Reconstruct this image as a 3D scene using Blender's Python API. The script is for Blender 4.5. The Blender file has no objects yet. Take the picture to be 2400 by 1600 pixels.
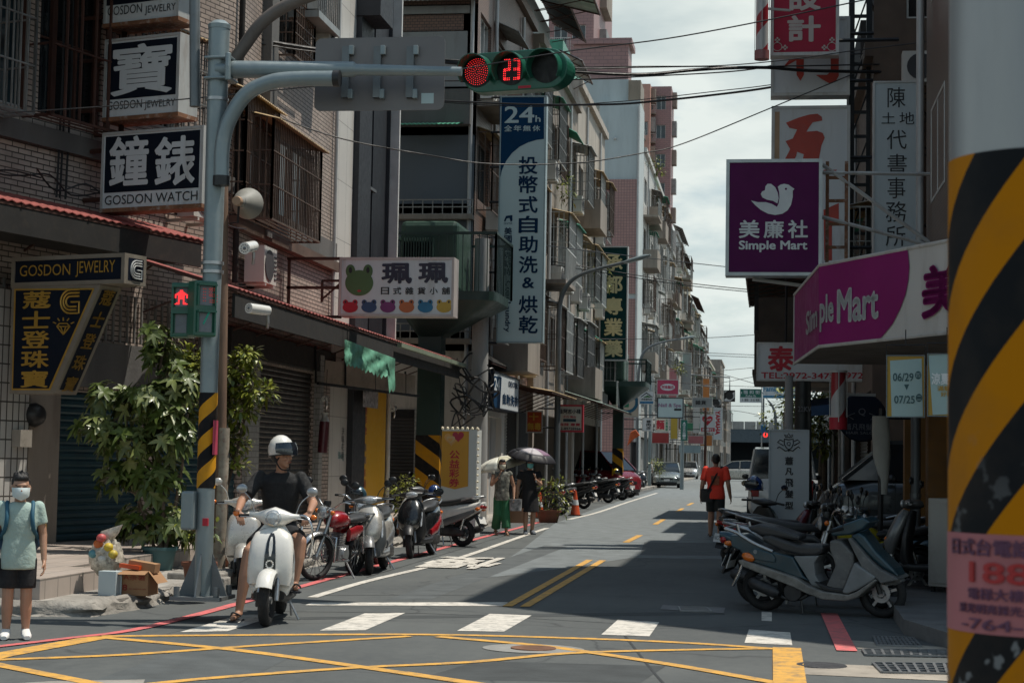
import bpy,bmesh,math,random
from mathutils import Vector,Matrix,Euler
R=math.radians
random.seed(7)
SC=bpy.context.scene
COL=SC.collection
#camera
FPX,CX,CY,HC=4100.0,1200.0,800.0,1.55
VPX,VPY,ROLL=1800.0,1085.0,R(0.45)
_Y=Vector(((VPX-CX)/FPX,(CY-VPY)/FPX,-1)).normalized()
_up=Vector((math.sin(ROLL),math.cos(ROLL),0))
_Z=(_up-_up.dot(_Y)*_Y).normalized()
_X=_Y.cross(_Z)
CAMR=Matrix((_X,_Y,_Z))
EYE=Vector((0,0,HC))
cam=bpy.data.objects.new("camera",bpy.data.cameras.new("camera"))
COL.objects.link(cam)
cam.matrix_world=Matrix.Translation(EYE)@CAMR.to_4x4()
cam.data.sensor_width=36.0
cam.data.lens=FPX/2400*36
cam.data.clip_start,cam.data.clip_end=0.1,3000
cam.data.dof.use_dof=True
cam.data.dof.focus_distance=21.0
cam.data.dof.aperture_fstop=11.0
SC.camera=cam
#light
SUN_TO=Vector((0.37,0.13,1.0)).normalized()
sun=bpy.data.objects.new("sun",bpy.data.lights.new("sun","SUN"))
COL.objects.link(sun)
sun.data.energy,sun.data.angle,sun.data.color=4.4,R(0.5),(1.0,0.93,0.82)
sun.rotation_euler=SUN_TO.to_track_quat('Z','Y').to_euler()
W=bpy.data.worlds.new("World");SC.world=W;W.use_nodes=True
def build_world():
 nt=W.node_tree;N=nt.nodes;L=nt.links;N.clear()
 out=N.new("ShaderNodeOutputWorld")
 sky=N.new("ShaderNodeTexSky");sky.sky_type='NISHITA';sky.sun_disc=False
 sky.sun_elevation=math.asin(SUN_TO.z)
 sky.sun_rotation=math.atan2(SUN_TO.x,SUN_TO.y)
 sky.air_density,sky.dust_density,sky.ozone_density=1.0,1.6,1.5
 b1=N.new("ShaderNodeBackground");b1.inputs[1].default_value=0.10
 tint=N.new("ShaderNodeMix");tint.data_type='RGBA';tint.blend_type='MULTIPLY';tint.inputs[0].default_value=1
 tint.inputs[7].default_value=(0.80,1.0,0.98,1)
 L.new(sky.outputs[0],tint.inputs[6]);L.new(tint.outputs[2],b1.inputs[0])
 tc=N.new("ShaderNodeTexCoord")
 mp=N.new("ShaderNodeMapping");mp.inputs['Scale'].default_value=(3.2,3.2,9.0);mp.inputs['Location'].default_value=(1.3,4.2,.35)
 L.new(tc.outputs['Generated'],mp.inputs[0])
 n1=N.new("ShaderNodeTexNoise");n1.inputs['Scale'].default_value=1.7;n1.inputs['Detail'].default_value=7;n1.inputs['Roughness'].default_value=.55
 L.new(mp.outputs[0],n1.inputs[0])
 cr=N.new("ShaderNodeValToRGB");cr.color_ramp.elements[0].position=.36;cr.color_ramp.elements[1].position=.56
 L.new(n1.outputs[0],cr.inputs[0])
 sx=N.new("ShaderNodeSeparateXYZ");L.new(tc.outputs['Generated'],sx.inputs[0])
 mr=N.new("ShaderNodeMapRange");mr.inputs[1].default_value=0.02;mr.inputs[2].default_value=.12;mr.inputs[3].default_value=-.30;mr.inputs[4].default_value=.22
 L.new(sx.outputs[2],mr.inputs[0])
 hi=N.new("ShaderNodeMapRange");hi.inputs[1].default_value=0.27;hi.inputs[2].default_value=.45;hi.inputs[3].default_value=0;hi.inputs[4].default_value=-.92
 L.new(sx.outputs[2],hi.inputs[0])
 a1=N.new("ShaderNodeMath");a1.operation='ADD';L.new(cr.outputs[0],a1.inputs[0]);L.new(mr.outputs[0],a1.inputs[1])
 a2=N.new("ShaderNodeMath");a2.operation='ADD';a2.use_clamp=True;L.new(a1.outputs[0],a2.inputs[0]);L.new(hi.outputs[0],a2.inputs[1])
 n2=N.new("ShaderNodeTexNoise");n2.inputs['Scale'].default_value=3.1;n2.inputs['Detail'].default_value=6
 L.new(mp.outputs[0],n2.inputs[0])
 c2=N.new("ShaderNodeValToRGB")
 c2.color_ramp.elements[0].position,c2.color_ramp.elements[0].color=.34,(.56,.65,.655,1)
 c2.color_ramp.elements[1].position,c2.color_ramp.elements[1].color=.58,(.80,.865,.83,1)
 L.new(n2.outputs[0],c2.inputs[0])
 b2=N.new("ShaderNodeBackground");L.new(c2.outputs[0],b2.inputs[0])
 mx=N.new("ShaderNodeMixShader");L.new(a2.outputs[0],mx.inputs[0]);L.new(b1.outputs[0],mx.inputs[1]);L.new(b2.outputs[0],mx.inputs[2])
 L.new(mx.outputs[0],out.inputs[0])
build_world()
SC.view_settings.view_transform='Standard'
SC.view_settings.look='None'
SC.view_settings.exposure=0.0
SC.view_settings.gamma=1.0
SC.render.film_transparent=False
try:
 SC.cycles.max_bounces=6;SC.cycles.diffuse_bounces=3;SC.cycles.glossy_bounces=3;SC.cycles.transparent_max_bounces=8
 SC.cycles.use_denoising=True;SC.cycles.caustics_reflective=False;SC.cycles.caustics_refractive=False
except Exception:
 pass
#photo pixel -> place
def ray(px,py):
 return(CAMR@Vector(((px-CX)/FPX,(CY-py)/FPX,-1))).normalized()
def PG(px,py,z=0.0):
 d=ray(px,py);return EYE+d*((z-EYE.z)/d.z)
def PY(px,py,y):
 d=ray(px,py);return EYE+d*(y/d.y)
def PX(px,py,x):
 d=ray(px,py);return EYE+d*(x/d.x)
class Frame:
 """vertical plane through o; local x runs to the right as seen from its front, -y out of it, z up"""
 def __init__(s,o,ang=0.0):
  s.o=Vector(o);s.ang=ang
  s.t=Vector((math.cos(ang),math.sin(ang),0));s.n=Vector((math.sin(ang),-math.cos(ang),0))
 def at(s,px,py,out=0.0):
  d=ray(px,py);o=s.o+s.n*out
  k=(o-EYE).dot(s.n)/d.dot(s.n);p=EYE+d*k-s.o
  return p.dot(s.t),p.z
 def w(s,x,z,out=0.0):
  return s.o+s.t*x+s.n*out+Vector((0,0,z))
#materials
def H(h,k=1.0):
 h=h.lstrip('#');v=[int(h[i:i+2],16)/255 for i in(0,2,4)]
 return tuple((c/12.92 if c<=.04045 else((c+.055)/1.055)**2.4)*k for c in v)
MATS={}
def _new(name):
 m=bpy.data.materials.new(name);m.use_nodes=True
 nt=m.node_tree;b=nt.nodes["Principled BSDF"];return m,nt,b
def _mixc(nt,fac,a,b,mode='MIX'):
 x=nt.nodes.new("ShaderNodeMix");x.data_type='RGBA';x.blend_type=mode
 for i,v in((0,fac),(6,a),(7,b)):
  if hasattr(v,'node'):nt.links.new(v,x.inputs[i])
  elif i==0:x.inputs[0].default_value=v
  else:x.inputs[i].default_value=(*v[:3],1)
 return x.outputs[2]
def _ramp(nt,src,p0,p1,c0=(0,0,0),c1=(1,1,1)):
 r=nt.nodes.new("ShaderNodeValToRGB");e=r.color_ramp.elements
 e[0].position,e[1].position=p0,p1;e[0].color=(*c0,1);e[1].color=(*c1,1)
 nt.links.new(src,r.inputs[0]);return r.outputs[0]
def _noise(nt,vec,scale,detail=4,rough=.6):
 n=nt.nodes.new("ShaderNodeTexNoise");n.inputs['Scale'].default_value=scale;n.inputs['Detail'].default_value=detail
 n.inputs['Roughness'].default_value=rough
 if vec is not None:nt.links.new(vec,n.inputs['Vector'])
 return n.outputs[0]
def _pos(nt,stretch=None):
 g=nt.nodes.new("ShaderNodeTexCoord").outputs['Object']
 if stretch:
  m=nt.nodes.new("ShaderNodeMapping");m.inputs['Scale'].default_value=stretch;nt.links.new(g,m.inputs[0]);return m.outputs[0]
 return g
def _bump(nt,b,h,strength,dist=.02):
 n=nt.nodes.new("ShaderNodeBump");n.inputs['Strength'].default_value=strength;n.inputs['Distance'].default_value=dist
 nt.links.new(h,n.inputs['Height']);nt.links.new(n.outputs[0],b.inputs['Normal'])
def M(name,col,rough=.6,metal=0.0,var=.18,scale=2.5,dirt=0.0,dirtc=(.06,.045,.03),bump=0.0,bscale=40,coat=0.0,emit=None,streak=False,alpha=None,spec=None):
 """plain coloured surface with uneven tone, optional dirt patches and fine bump"""
 if name in MATS:return MATS[name]
 if isinstance(col,str):col=H(col)
 m,nt,b=_new(name)
 v=_pos(nt,(1,1,.18)if streak else None)
 f=_ramp(nt,_noise(nt,v,scale,5),.3,.7)
 c=_mixc(nt,f,tuple(x*(1-var)for x in col),tuple(min(1,x*(1+var*.6))for x in col))
 if dirt:
  f2=_ramp(nt,_noise(nt,v,scale*2.3,6,.7),.52,.72)
  k=nt.nodes.new("ShaderNodeMath");k.operation='MULTIPLY';k.inputs[1].default_value=dirt;nt.links.new(f2,k.inputs[0])
  c=_mixc(nt,k.outputs[0],c,dirtc)
 nt.links.new(c,b.inputs['Base Color'])
 r0=_ramp(nt,_noise(nt,v,scale*4,4),.3,.75,(max(0,rough-.12),)*3,(min(1,rough+.12),)*3)
 nt.links.new(r0,b.inputs['Roughness'])
 b.inputs['Metallic'].default_value=metal
 if spec is not None:b.inputs['Specular IOR Level'].default_value=spec
 if coat:b.inputs['Coat Weight'].default_value=coat;b.inputs['Coat Roughness'].default_value=.08
 if bump:_bump(nt,b,_noise(nt,_pos(nt),bscale,4),bump)
 if emit:
  b.inputs['Emission Color'].default_value=(*emit[0],1);b.inputs['Emission Strength'].default_value=emit[1]
 if alpha is not None:b.inputs['Alpha'].default_value=alpha
 MATS[name]=m;return m
def MT(name,c1,c2,mortar,bw,bh,ms=.008,offset=.5,rough=.55,bump=.4,dirt=.25,dirtc=(.08,.07,.06)):
 """tiles or bricks laid by place, on walls facing any way"""
 if name in MATS:return MATS[name]
 c1,c2,mortar=[H(c)if isinstance(c,str)else c for c in(c1,c2,mortar)]
 m,nt,b=_new(name)
 g=nt.nodes.new("ShaderNodeNewGeometry")
 sp=nt.nodes.new("ShaderNodeSeparateXYZ");nt.links.new(g.outputs['Position'],sp.inputs[0])
 sn=nt.nodes.new("ShaderNodeSeparateXYZ");nt.links.new(g.outputs['True Normal'],sn.inputs[0])
 ab=nt.nodes.new("ShaderNodeMath");ab.operation='ABSOLUTE';nt.links.new(sn.outputs[0],ab.inputs[0])
 gt=nt.nodes.new("ShaderNodeMath");gt.operation='GREATER_THAN';gt.inputs[1].default_value=.6;nt.links.new(ab.outputs[0],gt.inputs[0])
 mx=nt.nodes.new("ShaderNodeMix");nt.links.new(gt.outputs[0],mx.inputs[0]);nt.links.new(sp.outputs[0],mx.inputs[2]);nt.links.new(sp.outputs[1],mx.inputs[3])
 az=nt.nodes.new("ShaderNodeMath");az.operation='ABSOLUTE';nt.links.new(sn.outputs[2],az.inputs[0])
 gz=nt.nodes.new("ShaderNodeMath");gz.operation='GREATER_THAN';gz.inputs[1].default_value=.7;nt.links.new(az.outputs[0],gz.inputs[0])
 mz=nt.nodes.new("ShaderNodeMix");nt.links.new(gz.outputs[0],mz.inputs[0]);nt.links.new(sp.outputs[2],mz.inputs[2]);nt.links.new(sp.outputs[1],mz.inputs[3])
 cb=nt.nodes.new("ShaderNodeCombineXYZ");nt.links.new(mx.outputs[0],cb.inputs[0]);nt.links.new(mz.outputs[0],cb.inputs[1])
 br=nt.nodes.new("ShaderNodeTexBrick");br.offset=offset;br.inputs['Scale'].default_value=1.0
 br.inputs['Color1'].default_value=(*c1,1);br.inputs['Color2'].default_value=(*c2,1);br.inputs['Mortar'].default_value=(*mortar,1)
 br.inputs['Mortar Size'].default_value=ms;br.inputs['Brick Width'].default_value=bw;br.inputs['Row Height'].default_value=bh
 br.inputs['Mortar Smooth'].default_value=.1
 nt.links.new(cb.outputs[0],br.inputs[0])
 n=_noise(nt,g.outputs['Position'],.9,6,.65)
 c=br.outputs[0]
 if dirt:
  f=_ramp(nt,n,.42,.75,(0,0,0),(dirt,)*3);c=_mixc(nt,f,c,dirtc)
 nt.links.new(c,b.inputs['Base Color']);b.inputs['Roughness'].default_value=rough
 if bump:
  inv=nt.nodes.new("ShaderNodeMath");inv.operation='SUBTRACT';inv.inputs[0].default_value=1;nt.links.new(br.outputs[1],inv.inputs[1])
  _bump(nt,b,inv.outputs[0],bump,.01)
 MATS[name]=m;return m
def MGLASS(name,col=(.015,.02,.024),rough=.08):
 return M(name,col,rough=rough,var=.4,scale=.7,coat=.3)
def MLED(name,col,strength):
 if name in MATS:return MATS[name]
 m,nt,b=_new(name);b.inputs['Base Color'].default_value=(*[c*.4 for c in col],1)
 b.inputs['Emission Color'].default_value=(*col,1);b.inputs['Emission Strength'].default_value=strength
 MATS[name]=m;return m
#mesh builder
class MB:
 def __init__(s):s.v=[];s.f=[];s.m=[]
 def add(s,vs,fs):
  o=len(s.v);s.v+=[tuple(v)for v in vs];s.f+=[tuple(i+o for i in f)for f in fs];return s
 def box(s,x0,y0,z0,x1,y1,z1,M4=None):
  if x0>x1:x0,x1=x1,x0
  if y0>y1:y0,y1=y1,y0
  if z0>z1:z0,z1=z1,z0
  vs=[Vector(p)for p in((x0,y0,z0),(x1,y0,z0),(x1,y1,z0),(x0,y1,z0),(x0,y0,z1),(x1,y0,z1),(x1,y1,z1),(x0,y1,z1))]
  if M4:vs=[M4@v for v in vs]
  return s.add(vs,[(0,3,2,1),(4,5,6,7),(0,1,5,4),(1,2,6,5),(2,3,7,6),(3,0,4,7)])
 def bar(s,p0,p1,w=.03,h=None,up=(0,0,1)):
  p0,p1=Vector(p0),Vector(p1);h=h or w;d=p1-p0
  if d.length<1e-6:return s
  d.normalize();u=Vector(up)
  if abs(d.dot(u))>.98:u=Vector((1,0,0))
  a=d.cross(u).normalized()*w/2;b=a.cross(d).normalized()*h/2
  vs=[p+i*a+j*b for p in(p0,p1)for i,j in((-1,-1),(1,-1),(1,1),(-1,1))]
  return s.add(vs,[(3,2,1,0),(4,5,6,7),(0,1,5,4),(1,2,6,5),(2,3,7,6),(3,0,4,7)])
 def tube(s,pts,r,n=8,caps=True):
  pts=[Vector(p)for p in pts];k=len(pts);rs=r if isinstance(r,(list,tuple))else[r]*k
  o=len(s.v);prev=None
  for i,p in enumerate(pts):
   d=(pts[min(i+1,k-1)]-pts[max(i-1,0)]);d.normalize()
   if prev is None:
    u=Vector((0,0,1))if abs(d.z)<.9 else Vector((1,0,0));a=d.cross(u).normalized()
   else:
    a=prev-prev.dot(d)*d
    a=a.normalized()if a.length>1e-5 else d.orthogonal().normalized()
   prev=a;b=d.cross(a)
   for j in range(n):
    t=2*math.pi*j/n;s.v.append(tuple(p+(a*math.cos(t)+b*math.sin(t))*rs[i]))
  for i in range(k-1):
   for j in range(n):
    j2=(j+1)%n;s.f.append((o+i*n+j,o+i*n+j2,o+(i+1)*n+j2,o+(i+1)*n+j))
  if caps:
   s.f.append(tuple(o+j for j in reversed(range(n))));s.f.append(tuple(o+(k-1)*n+j for j in range(n)))
  return s
 def cyl(s,p0,p1,r0,r1=None,n=12):return s.tube([p0,p1],[r0,r0 if r1 is None else r1],n)
 def lathe(s,prof,n=16,M4=None,closed=False):
  """prof: (r, h) turned round local z"""
  o=len(s.v);k=len(prof)
  for r,h in prof:
   for j in range(n):
    t=2*math.pi*j/n;p=Vector((r*math.cos(t),r*math.sin(t),h));s.v.append(tuple(M4@p if M4 else p))
  for i in range(k if closed else k-1):
   i2=(i+1)%k
   for j in range(n):
    j2=(j+1)%n;s.f.append((o+i*n+j,o+i*n+j2,o+i2*n+j2,o+i2*n+j))
  if not closed:
   if prof[0][0]>1e-4:s.f.append(tuple(o+j for j in reversed(range(n))))
   if prof[-1][0]>1e-4:s.f.append(tuple(o+(k-1)*n+j for j in range(n)))
  return s
 def ell(s,c,r,nu=14,nv=9,M3=None):
  c=Vector(c);r=(r,r,r)if isinstance(r,(int,float))else r;o=len(s.v)
  for i in range(nv+1):
   a=math.pi*i/nv
   for j in range(nu):
    t=2*math.pi*j/nu;p=Vector((r[0]*math.sin(a)*math.cos(t),r[1]*math.sin(a)*math.sin(t),r[2]*math.cos(a)))
    s.v.append(tuple(c+(M3@p if M3 else p)))
  for i in range(nv):
   for j in range(nu):
    j2=(j+1)%nu;s.f.append((o+i*nu+j,o+(i+1)*nu+j,o+(i+1)*nu+j2,o+i*nu+j2))
  return s
 def cap(s,p0,p1,r0,r1=None,n=10):
  """tapered limb with rounded ends"""
  p0,p1=Vector(p0),Vector(p1);r1=r0 if r1 is None else r1;d=(p1-p0);L=d.length
  if L<1e-6:return s.ell(p0,r0,n,6)
  d/=L;pts,rs=[],[]
  for k in range(4):
   a=math.pi/2*k/4;pts.append(p0-d*r0*math.cos(a));rs.append(max(1e-4,r0*math.sin(a)))
  pts+=[p0,p1];rs+=[r0,r1]
  for k in range(3,-1,-1):
   a=math.pi/2*k/4;pts.append(p1+d*r1*math.cos(a));rs.append(max(1e-4,r1*math.sin(a)))
  return s.tube(pts,rs,n)
 def loft(s,secs,n=18,caps=True):
  """secs: (centre, a, b, e) rings c + a*cos^(2/e) + b*sin^(2/e)"""
  o=len(s.v);k=len(secs)
  for c,a,b,e in secs:
   c,a,b=Vector(c),Vector(a),Vector(b)
   for j in range(n):
    t=2*math.pi*(j+.5)/n;ct,st=math.cos(t),math.sin(t)
    s.v.append(tuple(c+a*math.copysign(abs(ct)**(2/e),ct)+b*math.copysign(abs(st)**(2/e),st)))
  for i in range(k-1):
   for j in range(n):
    j2=(j+1)%n;s.f.append((o+i*n+j,o+i*n+j2,o+(i+1)*n+j2,o+(i+1)*n+j))
  if caps:
   s.f.append(tuple(o+j for j in reversed(range(n))));s.f.append(tuple(o+(k-1)*n+j for j in range(n)))
  return s
 def prism(s,poly,y0,y1,axis='y'):
  """polygon in (x, z), thickness along y (or in (x,y) with thickness along z)"""
  n=len(poly);o=len(s.v)
  ar=sum(poly[i][0]*poly[(i+1)%n][1]-poly[(i+1)%n][0]*poly[i][1]for i in range(n))
  if(ar<0)==(axis=='y'):pass
  P=list(poly)if ar>0 else list(reversed(poly))
  mk=(lambda a,b,c:(a,c,b))if axis=='y' else(lambda a,b,c:(a,b,c))
  lo,hi=min(y0,y1),max(y0,y1)
  for c in(lo,hi):
   for a,b in P:s.v.append(mk(a,b,c))
  A=tuple(range(o,o+n));B=tuple(range(o+n,o+2*n))
  if axis=='y':
   s.f.append(A);s.f.append(tuple(reversed(B)))
   for i in range(n):j=(i+1)%n;s.f.append((o+i,o+n+i,o+n+j,o+j))
  else:
   s.f.append(tuple(reversed(A)));s.f.append(B)
   for i in range(n):j=(i+1)%n;s.f.append((o+i,o+j,o+n+j,o+n+i))
  return s
 def tx(s,M4,start=0):
  for i in range(start,len(s.v)):s.v[i]=tuple(M4@Vector(s.v[i]))
  return s
 def build(s,name,mat,parent=None,smooth=None,bevel=None,label=None,subsurf=0,remesh=None,smooth_it=6,kind=None):
  me=bpy.data.meshes.new(name);me.from_pydata(s.v,[],s.f);me.validate();me.update()
  o=bpy.data.objects.new(name,me);COL.objects.link(o)
  for mm in(mat if isinstance(mat,(list,tuple))else[mat]):me.materials.append(mm)
  if parent:o.parent=parent
  if remesh:
   md=o.modifiers.new("r",'REMESH');md.mode='VOXEL';md.voxel_size=remesh;md.use_smooth_shade=True
   if smooth_it:ms=o.modifiers.new("s",'SMOOTH');ms.iterations=smooth_it;ms.factor=.5
   bpy.context.view_layer.update()
   dg=bpy.context.evaluated_depsgraph_get();m2=bpy.data.meshes.new_from_object(o.evaluated_get(dg))
   o.modifiers.clear();o.data=m2;bpy.data.meshes.remove(me);me=m2
   if not me.materials:
    me.materials.append(mat)
   smooth=smooth or 180
  if bevel:
   b=o.modifiers.new("b",'BEVEL');b.width=bevel;b.segments=2;b.limit_method='ANGLE';b.angle_limit=R(35)
  if subsurf:
   b=o.modifiers.new("ss",'SUBSURF');b.levels=b.render_levels=subsurf
  if smooth:
   me.polygons.foreach_set('use_smooth',[True]*len(me.polygons))
   if smooth<179:me.set_sharp_from_angle(angle=R(smooth))
  if label:o['label']=label
  if kind:o['kind']=kind
  return o
def tag(o,label,cat,group=None):
 o['label']=label;o['category']=cat
 if group:o['group']=group
 return o
def thing(name,label,cat,loc=(0,0,0),rz=0.0,group=None):
 o=bpy.data.objects.new(name,None);COL.objects.link(o);o.location=loc;o.rotation_euler=(0,0,rz)
 o.empty_display_size=.1
 return tag(o,label,cat,group)
def struct(o):o['kind']='structure';return o
_DG=[None]
def text_mesh(s,off=0.0,spacing=1.0):
 c=bpy.data.curves.new("t",'FONT');c.body=s;c.size=1;c.offset=off;c.space_character=spacing;c.resolution_u=3
 o=bpy.data.objects.new("t",c);COL.objects.link(o);bpy.context.view_layer.update()
 me=bpy.data.meshes.new_from_object(o.evaluated_get(bpy.context.evaluated_depsgraph_get()))
 vs=[v.co.copy()for v in me.vertices];fs=[tuple(p.vertices)for p in me.polygons]
 bpy.data.objects.remove(o);bpy.data.curves.remove(c);bpy.data.meshes.remove(me)
 return vs,fs
def letters(mb,s,x0,z0,x1,z1,y,off=0.0,rot=0.0,keep=False,shear=0.0):
 """lay a string into the rectangle, on the plane y (facing -y)"""
 vs,fs=text_mesh(s)
 if not vs:return
 if rot:
  r2=Matrix.Rotation(rot,3,'Z');vs=[r2@v for v in vs]
 ax,bx=min(v.x for v in vs),max(v.x for v in vs);ay,by=min(v.y for v in vs),max(v.y for v in vs)
 if keep:
  ay,by=min(ay,-.08),max(by,.86)
  if len(s)==1:ax,bx=min(ax,.02),max(bx,.98)
 kx=(x1-x0)/max(1e-6,bx-ax);kz=(z1-z0)/max(1e-6,by-ay)
 if off>.012:
  x0,x1,z0,z1=x0+off*kx*.6,x1-off*kx*.6,z0+off*kz*.6,z1-off*kz*.6
  kx=(x1-x0)/max(1e-6,bx-ax);kz=(z1-z0)/max(1e-6,by-ay)
  for i,(dx,dz)in enumerate(((-1,0),(1,0),(0,-1),(0,1),(-.7,-.7),(.7,-.7),(.7,.7),(-.7,.7))):
   mb.add([(x0+(v.x-ax+dx*off)*kx+shear*(v.y-ay)*kz,y-.0003*(i+1),z0+(v.y-ay+dz*off)*kz)for v in vs],fs)
 mb.add([(x0+(v.x-ax)*kx+shear*(v.y-ay)*kz,y,z0+(v.y-ay)*kz)for v in vs],fs)
def column(mb,s,x0,z0,x1,z1,y,off=0.0,gap=.12):
 """characters one under another"""
 n=len(s);h=(z1-z0)/(n+(n-1)*gap)
 for i,ch in enumerate(s):
  t=z1-i*h*(1+gap)
  if ch=='一':letters(mb,ch,x0,t-h*.6,x1,t-h*.45,y,off)
  elif ch!=' ':letters(mb,ch,x0,t-h,x1,t,y,off)
def sag(p0,p1,drop,n=14):
 p0,p1=Vector(p0),Vector(p1)
 return[p0.lerp(p1,i/n)-Vector((0,0,drop*4*(i/n)*(1-i/n)))for i in range(n+1)]
def smooth_path(pts,k=5):
 """Catmull-Rom through the points"""
 P=[Vector(p)for p in pts];out=[]
 for i in range(len(P)-1):
  a,b,c,d=P[max(i-1,0)],P[i],P[i+1],P[min(i+2,len(P)-1)]
  for j in range(k):
   t=j/k;out.append(.5*((2*b)+(c-a)*t+(2*a-5*b+4*c-d)*t*t+(3*b-a-3*c+d)*t**3))
 out.append(P[-1]);return out
#the ground, road and pavements
def asphalt_mat():
 m,nt,b=_new("asphalt")
 v=_pos(nt);n1=_noise(nt,v,.35,6,.65);n2=_noise(nt,v,90,3,.7);n3=_noise(nt,_pos(nt,(3,.25,1)),1.1,5,.6)
 c=_mixc(nt,_ramp(nt,n1,.3,.7),(.044,.052,.056),(.108,.118,.116))
 c=_mixc(nt,_ramp(nt,n3,.35,.8,(0,0,0),(.6,)*3),c,(.05,.058,.062))
 c=_mixc(nt,_ramp(nt,n2,.35,.75,(0,0,0),(.35,)*3),c,(.145,.15,.145))
 c=_mixc(nt,_ramp(nt,_noise(nt,v,9,5,.75),.40,.72,(0,0,0),(.45,)*3),c,(.125,.13,.125));c=_mixc(nt,_ramp(nt,_noise(nt,_pos(nt,(1.0,.35,1)),.8,6,.7),.58,.72,(0,0,0),(.6,)*3),c,(.035,.04,.042))
 vo=nt.nodes.new("ShaderNodeTexVoronoi");vo.feature='DISTANCE_TO_EDGE';vo.inputs['Scale'].default_value=.28
 wv=nt.nodes.new("ShaderNodeVectorMath");wv.operation='ADD';nt.links.new(v,wv.inputs[0])
 nn=nt.nodes.new("ShaderNodeTexNoise");nn.inputs['Scale'].default_value=.9;nt.links.new(v,nn.inputs[0]);nt.links.new(nn.outputs[1],wv.inputs[1])
 nt.links.new(wv.outputs[0],vo.inputs[0])
 c=_mixc(nt,_ramp(nt,vo.outputs[0],.0,.006,(.75,)*3,(0,0,0)),c,(.035,.037,.04))
 nt.links.new(c,b.inputs['Base Color']);b.inputs['Roughness'].default_value=.82
 _bump(nt,b,n2,.35,.01);return m
M_ASPH=asphalt_mat()
def paint_mat(name,col,wear=.3):
 m,nt,b=_new(name);v=_pos(nt)
 f=_ramp(nt,_noise(nt,v,7,8,.75),.47,.62,(0,0,0),(wear,)*3)
 c=_mixc(nt,f,_mixc(nt,_ramp(nt,_noise(nt,v,1.3,4),.3,.7),tuple(x*.86 for x in col),col),(.12,.12,.115))
 nt.links.new(c,b.inputs['Base Color']);b.inputs['Roughness'].default_value=.7;_bump(nt,b,_noise(nt,v,120,2),.2,.005);return m
M_PW=paint_mat("white_paint",(.70,.665,.60),.6);M_PY=paint_mat("yellow_paint",(.72,.39,.075),.6);M_PR=paint_mat("red_paint",(.72,.16,.16),.5)
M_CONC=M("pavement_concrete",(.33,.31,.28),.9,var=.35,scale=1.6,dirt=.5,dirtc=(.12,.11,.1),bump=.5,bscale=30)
M_KERB=M("rough_concrete",(.30,.28,.25),.95,var=.4,scale=4,dirt=.7,dirtc=(.07,.065,.06),bump=1.0,bscale=14)
M_STEP=MT("step_tile",(.45,.38,.33),(.42,.36,.32),(.2,.18,.16),.31,.31,.008,.0,.5,.3,.35)
M_PAVE=MT("paving",(.34,.31,.28),(.29,.27,.25),(.15,.14,.13),.3,.3,.008,.0,.7,.3,.5)
g=MB().box(-420,-60,-.4,420,900,-.03);struct(g.build("ground",M("earth",(.16,.16,.15),.9,var=.3,scale=.2)))
def sheet(name,poly,z,mat,kind='structure',dense=None):
 mb=MB();mb.add([(p[0],p[1],z)for p in poly],[tuple(range(len(poly)))])
 o=mb.build(name,mat)
 if o.data.polygons[0].normal.z<0:o.data.flip_normals()
 o['kind']=kind;return o
sheet("road",[(-120,-20),(120,-20),(120,15.2),(60,420),(-60,420),(-120,15.2)],0,M_ASPH)
_SZ=[0]
def strip(pix,w,name,mat,z=.004,px=True,widths=None):
 P=[PG(*p)for p in pix]if px else[Vector((p[0],p[1],0))for p in pix]
 P=smooth_path(P,4)if len(P)>2 else P
 _SZ[0]+=1;z+=.0002*_SZ[0]
 mb=MB();k=len(P)
 for i,p in enumerate(P):
  d=P[min(i+1,k-1)]-P[max(i-1,0)];d.z=0;d.normalize();s=Vector((-d.y,d.x,0))*(w/2 if widths is None else(widths[0]+(widths[1]-widths[0])*i/(k-1))/2)
  mb.v+=[(p.x-s.x,p.y-s.y,z),(p.x+s.x,p.y+s.y,z)]
 for i in range(k-1):mb.f.append((2*i,2*i+2,2*i+3,2*i+1))
 return struct(mb.build(name,mat))
def quad(pix,name,mat,z=.004):
 P=[PG(*p)for p in pix];return sheet(name,[(p.x,p.y)for p in P],z,mat)
def asph2(name,k):
 m=M(name,(.075*k,.084*k,.087*k),.85,var=.3,scale=3,dirt=.3,dirtc=(.05,.052,.055),bump=.3,bscale=90);return m
quad([(640,1452),(1700,1440),(1690,1432),(660,1446)],"trench_patch",asph2("asphalt_dark",.72),z=.0015)
quad([(905,1405),(1010,1404),(1330,1280),(1275,1278)],"trench_patch",asph2("asphalt_pale",1.25),z=.0015)
quad([(1500,1300),(1720,1302),(1700,1272),(1510,1270)],"trench_patch",asph2("asphalt_pale",1.25),z=.0015)
quad([(980,1590),(1500,1600),(1560,1560),(1120,1548)],"trench_patch",asph2("asphalt_dark",.72),z=.0015)
quad([(200,1600),(560,1600),(700,1530),(420,1524)],"trench_patch",asph2("asphalt_mid",1.12),z=.0015)
quad([(-40,1606),(330,1612),(340,1592),(120,1596)],"trench_patch",M_CONC,z=.003)
M_SEAM=M('tar_seam',(.03,.033,.035),.7)
for pts in([(560,1431),(730,1433),(1000,1437),(1250,1449),(1545,1466),(1840,1479)],[(720,1395),(900,1394),(1110,1394)],[(1120,1352),(1190,1350),(1310,1347)],[(860,1352),(1000,1310),(1180,1256),(1300,1222)],[(1450,1470),(1520,1560),(1560,1606)]):strip(pts,.022,'tar_seam',M_SEAM,z=.0018)
quad([(1120,1356),(1330,1330),(1480,1306),(1735,1310),(1790,1180),(1778,1096),(1640,1096),(1560,1140),(1400,1190),(1300,1226),(1230,1282)],'worn_asphalt',asph2('asphalt_worn',2.3),z=.0010)
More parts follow.
